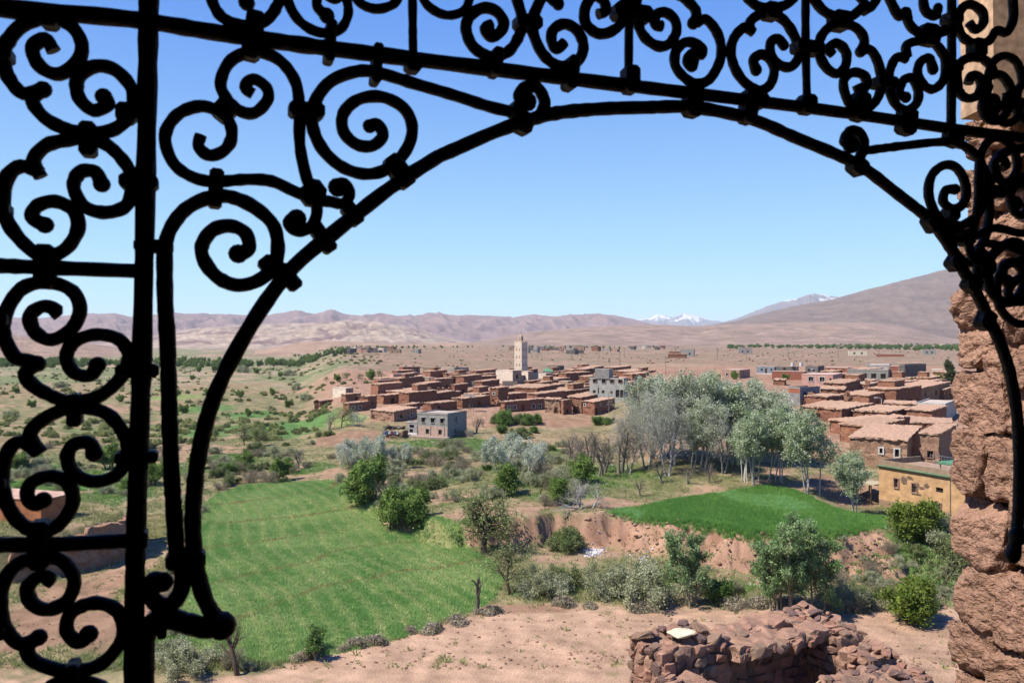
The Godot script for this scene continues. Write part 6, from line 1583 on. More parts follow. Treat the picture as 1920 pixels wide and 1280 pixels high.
# ------------------------------------------------------------------ plants
func grow(mb: MB, tips: Array, r: RandomNumberGenerator, p: Vector3, dir: Vector3, length: float, rad: float, depth: int, K: Dictionary) -> void:
	var m := 5 if depth == 0 else 3
	var pts := [p]
	var rs := [rad]
	var end: float = K.get("taper", 0.35)
	for i in m:
		dir = (dir + Vector3(r.randfn(), r.randfn(), r.randfn()) * K.wob + Vector3.UP * (K.up if depth > 0 else 0.06)).normalized()
		p += dir * length / m
		pts.append(p)
		rs.append(rad * lerpf(1.0, end, float(i + 1) / m))
		if depth >= K.leaf_from: tips.append(p)
	mb.tube(pts, rs, maxi(3, 7 - depth * 2), false)
	if depth >= K.kids.size(): return
	for k in K.kids[depth]:
		var f := lerpf(K.bare if depth == 0 else 0.25, 1.0, (k + r.randf()) / K.kids[depth])
		var i := mini(int(f * m), m - 1)
		var at: Vector3 = (pts[i] as Vector3).lerp(pts[i + 1], f * m - i)
		var axis := (pts[i + 1] as Vector3) - (pts[i] as Vector3)
		axis = axis.normalized()
		var out := axis.cross(Vector3(r.randfn(), r.randfn(), r.randfn())).normalized()
		var a: float = deg_to_rad(K.angle * r.randf_range(0.7, 1.3))
		var l: float = length * K.ratio * r.randf_range(0.7, 1.2) * (lerpf(1.0, K.get("tip", 0.45), f) if depth == 0 else 1.0)
		grow(mb, tips, r, at, axis * cos(a) + out * sin(a), l, lerpf(rad, rad * end, f) * K.get("thin", 0.55), depth + 1, K)

func make_plant(kind: String, K: Dictionary) -> void:
	var r := RandomNumberGenerator.new()
	r.seed = K.seed
	var wood := MB.new()
	wood.col = K.bark
	var tips := []
	for s in K.get("stems", 1):
		var lean: float = K.get("lean", 0.08)
		var at: Vector3 = Vector3(r.randfn(), 0, r.randfn()) * K.get("spread", 0.0)
		at.y = -0.25
		grow(wood, tips, r, at, Vector3(r.randfn() * lean, 1, r.randfn() * lean).normalized(), K.h * K.trunk * r.randf_range(0.85, 1.1), K.rad, 0, K)
	var o := Node3D.new()
	o.name = kind
	part(o, "trunk", wood.mesh(), M.bark)
	var per: int = K.leaves
	if per > 0:
		var cr := MB.new()
		var a: Color = K.leaf
		var b: Color = K.leaf2
		for p in tips:
			var tone := clampf(0.5 + rough.get_noise_3dv(p * 14.0) * 1.6 + r.randfn() * 0.18, 0.0, 1.0)
			for q in per:
				cr.col = a.lerp(b, clampf(tone + r.randfn() * 0.15, 0.0, 1.0))
				var s: float = K.size * r.randf_range(0.6, 1.3)
				var u := Vector3(r.randfn(), r.randfn(), r.randfn()).normalized()
				var w := u.cross(Vector3(r.randfn(), r.randfn(), r.randfn())).normalized()
				cr.leaf(p + Vector3(r.randfn(), r.randfn() * 0.8, r.randfn()) * K.cloud, u * s, w * s * 0.55)
		part(o, "crown", cr.mesh(), M.leaf)
	var top := 0.1
	for p in wood.v: top = maxf(top, p.y)
	protos[kind] = [o, top, K.get("cat", "tree"), K.get("called", "tree")]

# what a small thing stands beside, in words
const MARKS := [
	[-15.9, 201.7, "the grey two-storey house"],
	[-23.9, 206, "the small grey annex"],
	[-32.6, 226, "the clay house above the stone yard"],
	[-17, 245, "the long mud house with the pale roof"],
	[-43.5, 244, "the low white-windowed mud house"],
	[-63.5, 266, "the lone wall stump"],
	[-61, 301, "the cream-walled house at the far left"],
	[-53.8, 329, "the red brick house"],
	[-20, 366, "the red-painted house"],
	[0.3, 362, "the mosque hall"],
	[4, 375, "the minaret"],
	[11.6, 349, "the flat house below the mosque"],
	[23.3, 340, "the tan fronted house"],
	[30, 338, "the roofless orange ruin"],
	[8.8, 288, "the large lit mud house"],
	[-4.4, 268, "the tall narrow mud house"],
	[18, 288, "the rounded-roof mud house"],
	[35.5, 260, "the grey three-storey building"],
	[-2, 244, "the house with four white windows"],
	[16.8, 239, "the tower-like mud house"],
	[24, 238, "the last front row house"],
	[-12.3, 245, "the steel stand"],
	[-4, 262, "the rubble by the steel stand"],
	[22, 413, "the dark grey concrete house"],
	[-54, 407, "the red house with two white windows"],
	[-36, 401, "the tan house with orange parapet"],
	[-28, 404, "the grey house on the top row"],
	[43, 410, "the long back row house"],
	[17, 388, "the green pyramid roof"],
	[-31, 304, "the third row house under the tan block"],
	[-39, 343, "the tan rendered block"],
	[126, 275, "the grey house with three square windows"],
	[105, 268, "the pink house with white shutters"],
	[72, 205, "the house with the bluish front"],
	[99, 227, "the crenellated house"],
	[103, 210, "the long patchy mud building"],
	[93, 176, "the whitish hut"],
	[77.5, 188, "the jagged mud ruin"],
	[63, 156, "the stepped mud house"],
	[80, 128, "the tall one-window mud house"],
	[61, 126, "the house with white-framed windows"],
	[55, 104, "the yellow house"],
	[82, 152, "the house with three dark openings"],
	[150, 300, "the dark grey stepped house"],
	[106, 297, "the long red building"],
	[-3.4, 96.3, "the large dark trunked tree"],
	[-0.3, 80.3, "the upright-trunk tree"],
	[-3.2, 74.6, "the dead forked stump"],
	[-20.4, 61, "the dead leafless tree"],
	[-15.4, 64, "the sprouting stump"],
	[16.8, 76.4, "the slim poplar"],
	[25.2, 74.6, "the large green poplar"],
	[44, 91, "the yellowish green bush tree"],
	[46, 90, "the grey olive bush"],
	[43, 82, "the dark branched tree"],
	[35, 73, "the small round green tree"],
	[-1, 114.6, "the two-stemmed plateau tree"],
	[10.4, 121, "the rounded plateau tree"],
	[6, 105.6, "the small tree above the red gully"],
	[9, 101, "the dead white shrub"],
	[-2.5, 132, "the pale silver-leaved tree"],
	[2.5, 131, "the thin silvery tree"],
	[-24, 138, "the wind-blown silver tree"],
	[-20, 113, "the tree before the silver tree"],
	[-15.5, 106, "the left one of the field-edge trees"],
	[-12.5, 106, "the right one of the field-edge trees"],
	[16, 135, "the dark bare tree"],
	[12, 142, "the fine-twigged bare tree"],
	[-63, 143, "the green tree between the bars"],
	[-95, 160, "the far left bush tree"],
	[-65, 200, "the grey-green valley tree"],
	[-52, 160, "the bush left of the wheat field end"],
	[-42, 148, "the double bush at the wheat field end"],
	[-42, 160, "the bare bush behind the wheat"],
	[-79, 160, "the small meadow tree"],
	[-46, 95, "the crumbling mud wall"],
	[-22, 62, "the round shrub below the wheat"],
	[29, 113, "the white-stemmed poplar clump"],
	[41, 113, "the fuller green poplar"],
	[22, 85, "the sandy bank"],
	[13, 90, "the white litter"],
	[-12, 172, "the right lone dark bush"],
	[-17, 172, "the left lone dark bush"],
	[-33, 125, "the wheat field's far corner"],
	[-30, 180, "the pinkish bare slope"],
	[3, 160, "the dry slope"],
	[-8, 150, "the dry hollow"],
	[-50, 112, "the wheat field's left edge"],
	[-40, 85, "the wheat field's lower left edge"],
	[8, 78, "the sand's left bay"],
	[30, 78, "the ruin's back"],
	[38, 80, "the grassy slope"],
]
var told := {}

func beside(x: float, d: float, what: String, spare: String) -> String:
	var order := []
	for m in MARKS: order.append([Vector2(x - m[0], (d - m[1]) * 0.7).length(), m])
	order.sort_custom(func(a, b): return a[0] < b[0])
	for k in 5:
		var m: Array = order[k][1]
		var across: float = (x / d - m[0] / m[1]) * m[1]
		var deep: float = (d - m[1]) * 0.45
		var side := ("right of" if across > 0.0 else "left of") if absf(across) > absf(deep) else ("behind" if deep > 0.0 else "in front of")
		var label := "%s %s %s" % [what, side, m[2]]
		if not told.has(label):
			told[label] = true
			return label
	return spare

func plant(kind: String, x: float, d: float, h: float, label: String, group := "") -> void:
	var pr: Array = protos[kind]
	var o: Node3D = pr[0].duplicate()
	o.name = numbered(pr[3])
	add_child(o)
	o.position = on(x, d)
	o.rotation.y = rng.randf() * TAU
	o.scale = Vector3.ONE * clampf(h / pr[1], 0.1, 4.0)
	tag(o, label, pr[2], group)

func make_plants() -> void:
	var pale := lin(0.42, 0.40, 0.36)
	var brown := lin(0.10, 0.075, 0.055)
	var grey := lin(0.20, 0.175, 0.15)
	# poplars: grey-green leaves with pale undersides
	for i in 3:
		make_plant("poplar_" + "abc"[i], {"seed": 50 + i, "called": "poplar_tree", "h": 16.0, "trunk": 0.86, "rad": 0.24, "bark": pale, "kids": [22, 6, 3], "bare": 0.28, "angle": 48.0, "ratio": 0.45, "up": 0.10, "wob": 0.10, "leaf_from": 2, "leaves": 5, "cloud": 0.38, "size": 0.16, "leaf": lin(0.19, 0.24, 0.125), "leaf2": lin(0.47, 0.50, 0.39), "stems": 2, "spread": 1.0})
		make_plant("young_" + "abc"[i], {"seed": 60 + i, "called": "poplar_tree", "h": 11.5, "trunk": 0.9, "rad": 0.13, "bark": lin(0.50, 0.48, 0.44), "kids": [15, 5, 3], "bare": 0.38, "angle": 46.0, "ratio": 0.42, "up": 0.10, "wob": 0.08, "leaf_from": 2, "leaves": 4, "cloud": 0.26, "size": 0.14, "leaf": lin(0.16, 0.23, 0.10), "leaf2": lin(0.41, 0.46, 0.32), "stems": 4, "spread": 0.7, "lean": 0.12})
	for i in 2:
		make_plant("silver_" + "ab"[i], {"seed": 70 + i, "called": "bare_poplar", "h": 15.0, "trunk": 0.85, "rad": 0.22, "bark": lin(0.40, 0.38, 0.35), "kids": [24, 7, 5], "bare": 0.18, "angle": 44.0, "ratio": 0.5, "up": 0.10, "wob": 0.11, "leaf_from": 3, "leaves": 2, "cloud": 0.25, "size": 0.10, "leaf": lin(0.26, 0.28, 0.21), "leaf2": lin(0.40, 0.40, 0.34), "stems": 2, "spread": 0.9, "thin": 0.5})
		make_plant("bare_" + "ab"[i], {"seed": 76 + i, "called": "bare_tree", "h": 7.0, "trunk": 0.62, "rad": 0.17, "bark": [grey * 0.7, grey * 1.15][i], "kids": [11, 7, 6], "bare": 0.25, "angle": 46.0, "ratio": 0.55, "up": 0.07, "wob": 0.16, "leaf_from": 9, "leaves": 0, "stems": 2, "spread": 0.3, "thin": 0.5})
		make_plant("wind_" + "ab"[i], {"seed": 80 + i, "called": "silver_tree", "h": 7.0, "trunk": 0.8, "rad": 0.085, "bark": pale, "kids": [12, 6, 3], "bare": 0.25, "angle": 38.0, "ratio": 0.36, "up": 0.08, "wob": 0.13, "leaf_from": 2, "leaves": [3, 1][i], "cloud": 0.24, "size": 0.10, "leaf": lin(0.27, 0.32, 0.22), "leaf2": lin(0.46, 0.49, 0.40), "stems": 4, "spread": 0.9, "lean": 0.28})
		make_plant("almond_" + "ab"[i], {"seed": 84 + i, "called": "green_tree", "h": 5.0, "trunk": 0.62, "rad": 0.10, "bark": brown, "kids": [11, 6, 3], "bare": 0.15, "angle": 46.0, "ratio": 0.52, "up": 0.06, "wob": 0.14, "leaf_from": 2, "leaves": 4, "cloud": 0.2, "size": 0.115, "leaf": lin(0.075, 0.135, 0.03), "leaf2": lin(0.19, 0.27, 0.07), "stems": 3, "spread": 0.35, "lean": 0.25})
		make_plant("aspen_" + "ab"[i], {"seed": 88 + i, "called": "green_poplar", "h": 9.0, "trunk": 0.86, "rad": 0.12, "bark": lin(0.26, 0.22, 0.17), "kids": [20, 6, 3], "bare": 0.2, "angle": 50.0, "ratio": 0.34, "up": 0.06, "wob": 0.10, "leaf_from": 2, "leaves": 5, "cloud": 0.19, "size": 0.105, "leaf": lin(0.085, 0.155, 0.05), "leaf2": lin(0.24, 0.33, 0.16), "stems": [4, 2][i], "spread": 0.55, "lean": 0.1})
		make_plant("oldtree_" + "ab"[i], {"seed": 92 + i, "called": "dark_trunked_tree", "h": 6.0, "trunk": 0.5, "rad": [0.26, 0.15][i], "bark": brown, "kids": [8, 7, 5], "bare": 0.4, "angle": 52.0, "ratio": 0.75, "up": 0.05, "wob": 0.17, "leaf_from": 3, "leaves": [4, 2][i], "cloud": 0.16, "size": 0.085, "leaf": lin(0.11, 0.15, 0.05), "leaf2": lin(0.25, 0.28, 0.12), "thin": 0.6, "tip": 0.8, "taper": 0.5})
		make_plant("olive_" + "ab"[i], {"seed": 96 + i, "called": "olive_shrub", "cat": "shrub", "h": 2.6, "trunk": 0.7, "rad": 0.035, "bark": grey, "kids": [8, 5, 3], "bare": 0.05, "angle": 40.0, "ratio": 0.55, "up": 0.05, "wob": 0.16, "leaf_from": 2, "leaves": 3, "cloud": 0.11, "size": 0.05, "leaf": lin(0.19, 0.21, 0.11), "leaf2": lin(0.37, 0.385, 0.25), "stems": 9, "spread": 0.42, "lean": 0.6})
		make_plant("bush_" + "ab"[i], {"seed": 100 + i, "called": "green_bush", "cat": "shrub", "h": 2.4, "trunk": 0.62, "rad": 0.04, "bark": brown, "kids": [8, 5, 3], "bare": 0.05, "angle": 45.0, "ratio": 0.6, "up": 0.03, "wob": 0.16, "leaf_from": 2, "leaves": 4, "cloud": 0.12, "size": 0.06, "leaf": [lin(0.07, 0.13, 0.03), lin(0.09, 0.125, 0.045)][i], "leaf2": [lin(0.16, 0.245, 0.065), lin(0.2, 0.23, 0.1)][i], "stems": 7, "spread": 0.3, "lean": 0.5})
		make_plant("dead_" + "ab"[i], {"seed": 104 + i, "called": "dead_tree", "h": 4.2, "trunk": [0.66, 0.6][i], "rad": [0.15, 0.17][i], "bark": [grey * 0.8, brown * 1.2][i], "kids": [[5, 3], [12, 6, 5]][i], "bare": 0.42, "angle": 36.0, "ratio": [0.42, 0.72][i], "up": 0.12, "wob": 0.16, "leaf_from": 9, "leaves": 0, "taper": 0.55, "thin": [0.7, 0.42][i]})
	make_plant("almond_y", {"seed": 110, "called": "green_tree", "h": 4.5, "trunk": 0.58, "rad": 0.09, "bark": brown, "kids": [11, 6, 3], "bare": 0.12, "angle": 46.0, "ratio": 0.55, "up": 0.05, "wob": 0.15, "leaf_from": 2, "leaves": 6, "cloud": 0.2, "size": 0.10, "leaf": lin(0.075, 0.12, 0.018), "leaf2": lin(0.17, 0.22, 0.045), "stems": 4, "spread": 0.3, "lean": 0.3})
	make_plant("deadwhite", {"seed": 112, "called": "dead_shrub", "cat": "shrub", "h": 4.0, "trunk": 0.6, "rad": 0.09, "bark": lin(0.48, 0.45, 0.42), "kids": [10, 6, 4], "bare": 0.1, "angle": 48.0, "ratio": 0.6, "up": 0.02, "wob": 0.2, "leaf_from": 9, "leaves": 0, "stems": 4, "spread": 0.4, "lean": 0.5, "thin": 0.55})
	make_plant("sprout", {"seed": 114, "called": "tree_stump", "h": 2.6, "trunk": 0.75, "rad": 0.10, "bark": grey * 0.8, "kids": [4, 4, 3], "bare": 0.2, "angle": 38.0, "ratio": 0.4, "up": 0.1, "wob": 0.16, "leaf_from": 3, "leaves": 7, "cloud": 0.14, "size": 0.07, "leaf": lin(0.06, 0.12, 0.03), "leaf2": lin(0.13, 0.21, 0.06), "stems": 3, "spread": 0.12, "lean": 0.35, "taper": 0.6})
	make_plant("conifer", {"seed": 116, "called": "conifer_tree", "h": 8.0, "trunk": 0.95, "rad": 0.16, "bark": brown, "kids": [34, 6, 3], "bare": 0.08, "angle": 70.0, "ratio": 0.30, "tip": 0.25, "up": 0.03, "wob": 0.08, "leaf_from": 2, "leaves": 7, "cloud": 0.2, "size": 0.13, "leaf": lin(0.035, 0.055, 0.025), "leaf2": lin(0.08, 0.105, 0.05)})
	make_plant("cushion", {"seed": 118, "called": "cushion_shrub", "cat": "shrub", "h": 0.7, "trunk": 0.6, "rad": 0.015, "bark": grey, "kids": [7, 4], "bare": 0.05, "angle": 50.0, "ratio": 0.6, "up": 0.02, "wob": 0.15, "leaf_from": 1, "leaves": 6, "cloud": 0.06, "size": 0.035, "leaf": lin(0.20, 0.18, 0.12), "leaf2": lin(0.36, 0.31, 0.23), "stems": 9, "spread": 0.16, "lean": 0.8})
	make_plant("twig", {"seed": 120, "called": "twiggy_shrub", "cat": "shrub", "h": 2.0, "trunk": 0.6, "rad": 0.03, "bark": lin(0.21, 0.165, 0.14), "kids": [8, 5, 3], "bare": 0.05, "angle": 42.0, "ratio": 0.6, "up": 0.03, "wob": 0.16, "leaf_from": 3, "leaves": 1, "cloud": 0.08, "size": 0.04, "leaf": lin(0.15, 0.14, 0.09), "leaf2": lin(0.24, 0.21, 0.15), "stems": 9, "spread": 0.3, "lean": 0.5})

	pass

func build_plants() -> void:
	plant("silver_a", 23.4, 123.1, 14.2, "big pale silvery poplar, nearly bare, at the left front of the grove", "")
	plant("silver_b", 21.1, 132.6, 12.5, "pale leafless poplar at the grove's left edge", "")
	plant("silver_a", 18.7, 130.7, 9.6, "thin bare whitish poplar left of the pale big one", "")
	plant("poplar_a", 27.8, 134.5, 15.0, "tallest grey-green poplar at the top of the grove", "")
	plant("poplar_b", 25.2, 138.0, 14.2, "grey-green poplar behind the bare silvery ones", "")
	plant("poplar_c", 32.8, 136.1, 14.4, "broad grey-green poplar right of the tallest one", "")
	plant("poplar_a", 36.1, 134.5, 13.4, "grey-green poplar with a flat top in the middle of the grove", "")
	plant("poplar_b", 38.9, 132.1, 13.4, "silvery poplar at the grove's back right", "")
	plant("poplar_c", 41.6, 130.5, 12.2, "poplar at the right back edge of the grove against the houses", "")
	plant("poplar_c", 28.4, 128.2, 9.8, "leaning silvery poplar inside the grove", "")
	plant("silver_b", 31.2, 124.6, 9.7, "half bare grey poplar behind the field's upper edge", "")
	plant("young_a", 35.0, 116.9, 10.8, "white-stemmed poplar clump at the upper corner of the bright field", "")
	plant("young_b", 33.4, 118.8, 9.3, "slender white-stemmed poplars left of the corner clump", "")
	plant("young_b", 38.4, 119.0, 11.2, "white-stemmed poplar leaning right beside the corner clump", "")
	plant("young_a", 41.2, 112.1, 11.9, "fuller green poplar with grey trunks by the pink yard", "")
	plant("young_b", 44.4, 105.2, 8.5, "small poplar with white stems before the yellow house", "")
	plant("poplar_b", 23.2, 136.1, 13.8, "grey-green poplar behind the bare silvery one at the grove's left", "poplars inside the grove")
	plant("poplar_c", 25.7, 130.5, 14.3, "grey-green poplar just left of the tallest one", "poplars inside the grove")
	plant("poplar_a", 29.9, 132.9, 14.5, "grey-green poplar between the tallest one and the broad one", "poplars inside the grove")
	plant("young_c", 33.5, 131.3, 14.2, "grey-green poplar between the broad one and the flat-topped one", "poplars inside the grove")
	plant("poplar_b", 36.1, 129.7, 13.3, "grey-green poplar right of the flat-topped one", "poplars inside the grove")
	plant("poplar_c", 29.4, 126.1, 11.6, "low grey-green poplar in front of the broad one", "poplars inside the grove")
	plant("bare_a", 15.8, 132.6, 7.8, "dark trunked bare tree left of the grove", "")
	plant("bare_b", 14.3, 144.8, 6.8, "fine twigged bare tree on the dry slope left of the grove", "")
	plant("bare_b", 13.3, 162.9, 5.0, "low bare grey tree beside the pale silver poplar", "")
	plant("deadwhite", 9.4, 103.1, 4.2, "dead white shrub with bare branches by the field corner", "")
	plant("wind_a", -2.5, 136.9, 6.5, "pale silver-leaved tree on the dry slope below the village", "")
	plant("wind_b", 2.3, 130.7, 5.5, "faint thin silvery tree right of the pale silver-leaved one", "")
	plant("bare_b", -7.9, 220.7, 2.5, "grey bare bush tree right of the two-storey house", "")
	plant("bare_a", -9.2, 210.8, 5.1, "bare grey tree leaning at the corner of the two-storey house", "")
	plant("wind_a", -27.0, 152.5, 6.4, "wind-blown silver tree above the left field", "")
	plant("wind_b", -31.1, 154.3, 5.3, "smaller silver tree left of the wind-blown one", "")
	plant("wind_a", -30.3, 157.1, 5.1, "leafy silver tree left of the wind-blown one, its crown leaning right", "")
	plant("wind_b", -25.5, 158.1, 5.7, "tall wispy silver tree right of the wind-blown one", "")
	plant("wind_a", -21.5, 151.6, 4.7, "silver cluster of thin stems nearest the lone bushes", "")
	plant("wind_a", -4.2, 141.1, 5.3, "small silver tree left of the pale silver-leaved one", "")
	plant("wind_b", -0.7, 134.2, 6.1, "silver tree with open crown right of the pale silver-leaved one", "")
	plant("wind_a", 4.5, 139.4, 3.8, "thin silver sapling on the dry slope", "")
	plant("bare_b", 10.9, 151.9, 6.5, "grey bare tree with a spreading top below the hedge", "")
	plant("bare_b", 12.1, 134.7, 7.4, "bare grey tree between the spreading one and the dark trunked one", "")
	plant("bare_b", 14.0, 127.6, 7.0, "slight bare tree at the foot of the dark trunked one", "")
	plant("bare_b", 17.6, 131.0, 9.4, "pale bare tree touching the grove at left", "")
	plant("bare_b", 21.8, 119.7, 4.2, "low bare thicket tree under the grove", "")
	plant("bare_b", 28.7, 119.0, 3.3, "dry grey thicket tree behind the bright field", "")
	plant("bare_b", 25.4, 118.1, 3.0, "dry brownish thicket tree behind the bright field at left", "")
	plant("bare_b", 17.6, 112.6, 2.9, "grey thicket tree at the upper left corner of the bright field", "")
	plant("bare_b", -23.1, 157.8, 3.8, "grey shrubby tree right of the wind-blown silver tree", "")
	plant("almond_a", -21.8, 120.7, 6.9, "green tree in front of the wind-blown silver tree", "")
	plant("bare_b", -18.5, 118.6, 4.2, "grey bare shrub against the green tree at the field edge", "")
	plant("almond_b", -15.7, 108.1, 5.4, "left one of two green trees at the field's right edge", "")
	plant("almond_a", -12.9, 105.6, 5.1, "right one of two green trees at the field's right edge", "")
	plant("oldtree_a", -3.4, 96.1, 7.4, "large dark trunked tree between left field and red gully", "")
	plant("oldtree_b", -0.3, 80.3, 5.6, "small-leaved tree with upright trunk at the field's lower right corner", "")
	plant("dead_a", -3.2, 74.6, 3.5, "dead forked stump standing at the field's lower edge", "")
	plant("dead_b", -20.4, 60.9, 4.9, "dead leafless tree with broken crown below the left field", "")
	plant("sprout", -15.4, 63.8, 2.6, "broken stump with green shoots on the sand edge", "")
	plant("aspen_b", 16.8, 76.4, 6.9, "slim green poplar with twisted pale trunk on the sand edge", "")
	plant("aspen_a", 25.2, 74.6, 9.3, "large green poplar behind the stone ruin", "")
	plant("aspen_b", 27.9, 74.3, 7.1, "smaller green poplar right of the large one behind the ruin", "")
	plant("aspen_b", 23.8, 74.9, 6.7, "green poplar at the left of the large one, mostly hidden", "")
	plant("almond_y", 44.3, 90.9, 4.0, "yellowish green bush tree below the yellow house", "")
	plant("olive_a", 46.0, 89.8, 2.9, "grey olive bush right of the yellowish bush tree", "")
	plant("oldtree_b", 43.2, 81.8, 5.9, "grey-green tree with dark branches on the right slope", "")
	plant("oldtree_a", 46.5, 86.1, 4.2, "dark branched tree beside the stone pier", "")
	plant("almond_y", 34.8, 73.0, 3.6, "small round green tree at the sand's right end", "")
	plant("almond_b", -1.0, 114.6, 4.6, "green tree with two stems on the plateau", "")
	plant("almond_a", 10.4, 121.2, 4.2, "rounded green tree on the plateau left of the grove", "")
	plant("almond_b", 5.9, 105.6, 3.6, "small bright green tree above the red gully", "")
	plant("oldtree_b", 4.0, 114.6, 3.4, "greyish tree between the plateau trees", "")
	plant("almond_b", -63.0, 143.3, 4.7, "green tree seen between the grille bars at left", "")
	plant("almond_a", -95.6, 158.7, 3.8, "green bush tree at the far left by the green field", "")
	plant("almond_b", -95.6, 165.8, 2.5, "green bush right of the far left bush tree", "")
	plant("oldtree_b", -65.5, 200.1, 5.7, "grey-green tree in the left valley by the tilled strip", "")
	plant("oldtree_a", -61.0, 196.9, 4.7, "dark tree beside the grey-green one in the left valley", "")
	plant("almond_a", -52.2, 160.3, 3.6, "green bush left of the field's far end", "")
	plant("almond_b", -42.1, 147.7, 4.2, "double green bush at the far end of the left field", "")
	plant("bare_b", -41.7, 160.0, 4.6, "bare grey bush behind the left field", "")
	plant("almond_b", -62.1, 160.3, 4.3, "green tree partly behind the arch bar", "")
	plant("almond_b", -78.8, 160.3, 5.2, "small green tree in the left valley meadow", "")
	plant("oldtree_b", -46.1, 221.1, 6.5, "greyish tree at the left foot of the village", "")
	plant("bare_b", -48.9, 219.8, 5.3, "bare grey tree left of the greyish tree by the village", "")
	plant("wind_b", -42.0, 220.7, 4.0, "silvery bush by the pale green plot at the village foot", "")
	plant("conifer", 146.5, 272.7, 8.2, "dark conifer at the right end of the village", "")
	plant("almond_b", 145.0, 277.7, 3.6, "green shrub tree by the cream house", "")
	plant("almond_b", 130.4, 263.6, 3.4, "green bush in front of the dark grey house", "")
	plant("almond_a", 127.8, 272.7, 2.8, "green bush before the red brick wall house", "")
	plant("almond_b", 95.1, 207.8, 2.4, "green bush beside the street lamp", "")
	plant("almond_a", 81.5, 299.6, 3.3, "green bush behind the poplars near the pink house", "")
	plant("almond_b", 96.9, 290.7, 2.8, "green garden bush before the long red building", "")
	plant("oldtree_b", -77.3, 383.1, 4.4, "bushy green tree in the belt behind the village's left end", "trees in the belt left of the village")
	plant("oldtree_b", -70.8, 377.7, 4.1, "bushy green tree in the belt behind the village's left end", "trees in the belt left of the village")
	plant("almond_a", -66.1, 383.1, 4.9, "bushy green tree in the belt behind the village's left end", "trees in the belt left of the village")
	plant("oldtree_b", -61.6, 387.7, 5.0, "bushy green tree in the belt behind the village's left end", "trees in the belt left of the village")
	plant("almond_a", -81.9, 384.6, 3.5, "bushy green tree in the belt behind the village's left end", "trees in the belt left of the village")
	plant("oldtree_b", -91.9, 403.5, 3.1, "bushy green tree in the belt behind the village's left end", "trees in the belt left of the village")
	plant("oldtree_b", -282.1, 699.0, 5.4, "thin grey-green tree in the far part of the left river valley", "bushy trees in the left valley")
	plant("almond_a", -258.1, 674.3, 5.7, "bright green bushy tree in the far part of the left river valley", "bushy trees in the left valley")
	plant("almond_a", -253.9, 699.0, 5.9, "bright green bushy tree in the far part of the left river valley", "bushy trees in the left valley")
	plant("oldtree_b", -232.7, 674.3, 4.8, "thin grey-green tree in the far part of the left river valley", "bushy trees in the left valley")
	plant("olive_a", -217.7, 662.2, 6.0, "grey-olive bushy tree in the far part of the left river valley", "bushy trees in the left valley")
	plant("almond_a", -200.0, 640.1, 5.0, "bright green bushy tree in the far part of the left river valley", "bushy trees in the left valley")
	plant("almond_a", -208.5, 533.7, 3.5, "bright green bushy tree in the far part of the left river valley", "bushy trees in the left valley")
	plant("oldtree_b", -179.4, 505.7, 3.9, "thin grey-green tree in the far part of the left river valley", "bushy trees in the left valley")
	plant("oldtree_b", -177.9, 600.5, 3.9, "thin grey-green tree in the far part of the left river valley", "bushy trees in the left valley")
	plant("almond_a", -165.0, 582.8, 3.8, "bright green bushy tree in the far part of the left river valley", "bushy trees in the left valley")
	plant("olive_a", -162.2, 600.5, 4.7, "grey-olive bushy tree in the far part of the left river valley", "bushy trees in the left valley")
	plant("oldtree_b", -144.9, 567.8, 4.0, "thin grey-green tree in the far part of the left river valley", "bushy trees in the left valley")
	plant("almond_a", -145.2, 256.4, 3.0, "bright green bushy tree in the near part of the left river valley", "bushy trees in the left valley")
	plant("almond_a", -187.5, 320.0, 3.1, "bright green bushy tree in the near part of the left river valley", "bushy trees in the left valley")
	plant("oldtree_b", -159.6, 295.4, 2.9, "thin grey-green tree in the near part of the left river valley", "bushy trees in the left valley")
	plant("almond_a", -162.5, 320.0, 4.2, "bright green bushy tree in the near part of the left river valley", "bushy trees in the left valley")
	plant("almond_a", -167.2, 349.4, 3.2, "bright green bushy tree in the near part of the left river valley", "bushy trees in the left valley")
	plant("olive_a", -134.6, 295.4, 3.5, "grey-olive bushy tree in the near part of the left river valley", "bushy trees in the left valley")
	plant("almond_a", -118.3, 295.4, 3.5, "bright green bushy tree in the near part of the left river valley", "bushy trees in the left valley")
	plant("oldtree_b", -122.9, 320.0, 3.7, "thin grey-green tree in the near part of the left river valley", "bushy trees in the left valley")
	plant("oldtree_b", -93.5, 256.4, 3.0, "thin grey-green tree in the near part of the left river valley", "bushy trees in the left valley")
	plant("oldtree_b", -94.7, 274.4, 2.8, "thin grey-green tree in the near part of the left river valley", "bushy trees in the left valley")
	plant("almond_a", -91.1, 282.7, 2.9, "bright green bushy tree in the near part of the left river valley", "bushy trees in the left valley")
	plant("oldtree_b", -87.5, 295.4, 3.5, "thin grey-green tree in the near part of the left river valley", "bushy trees in the left valley")
	plant("almond_a", -87.5, 320.0, 3.3, "bright green bushy tree in the near part of the left river valley", "bushy trees in the left valley")
	plant("olive_a", -84.8, 338.4, 3.1, "grey-olive bushy tree in the near part of the left river valley", "bushy trees in the left valley")
	plant("olive_a", -167.9, 274.4, 2.7, "grey-olive bushy tree in the near part of the left river valley", "bushy trees in the left valley")
	plant("olive_a", -250.2, 452.2, 3.8, "grey-olive bushy tree in the far part of the left river valley", "bushy trees in the left valley")
	plant("almond_a", -244.8, 404.3, 3.4, "bright green bushy tree in the near part of the left river valley", "bushy trees in the left valley")
	plant("almond_a", -157.7, 384.6, 3.5, "bright green bushy tree in the near part of the left river valley", "bushy trees in the left valley")
	plant("almond_a", -145.6, 392.4, 3.5, "bright green bushy tree in the near part of the left river valley", "bushy trees in the left valley")
	plant("almond_a", -125.2, 377.0, 3.4, "bright green bushy tree in the near part of the left river valley", "bushy trees in the left valley")
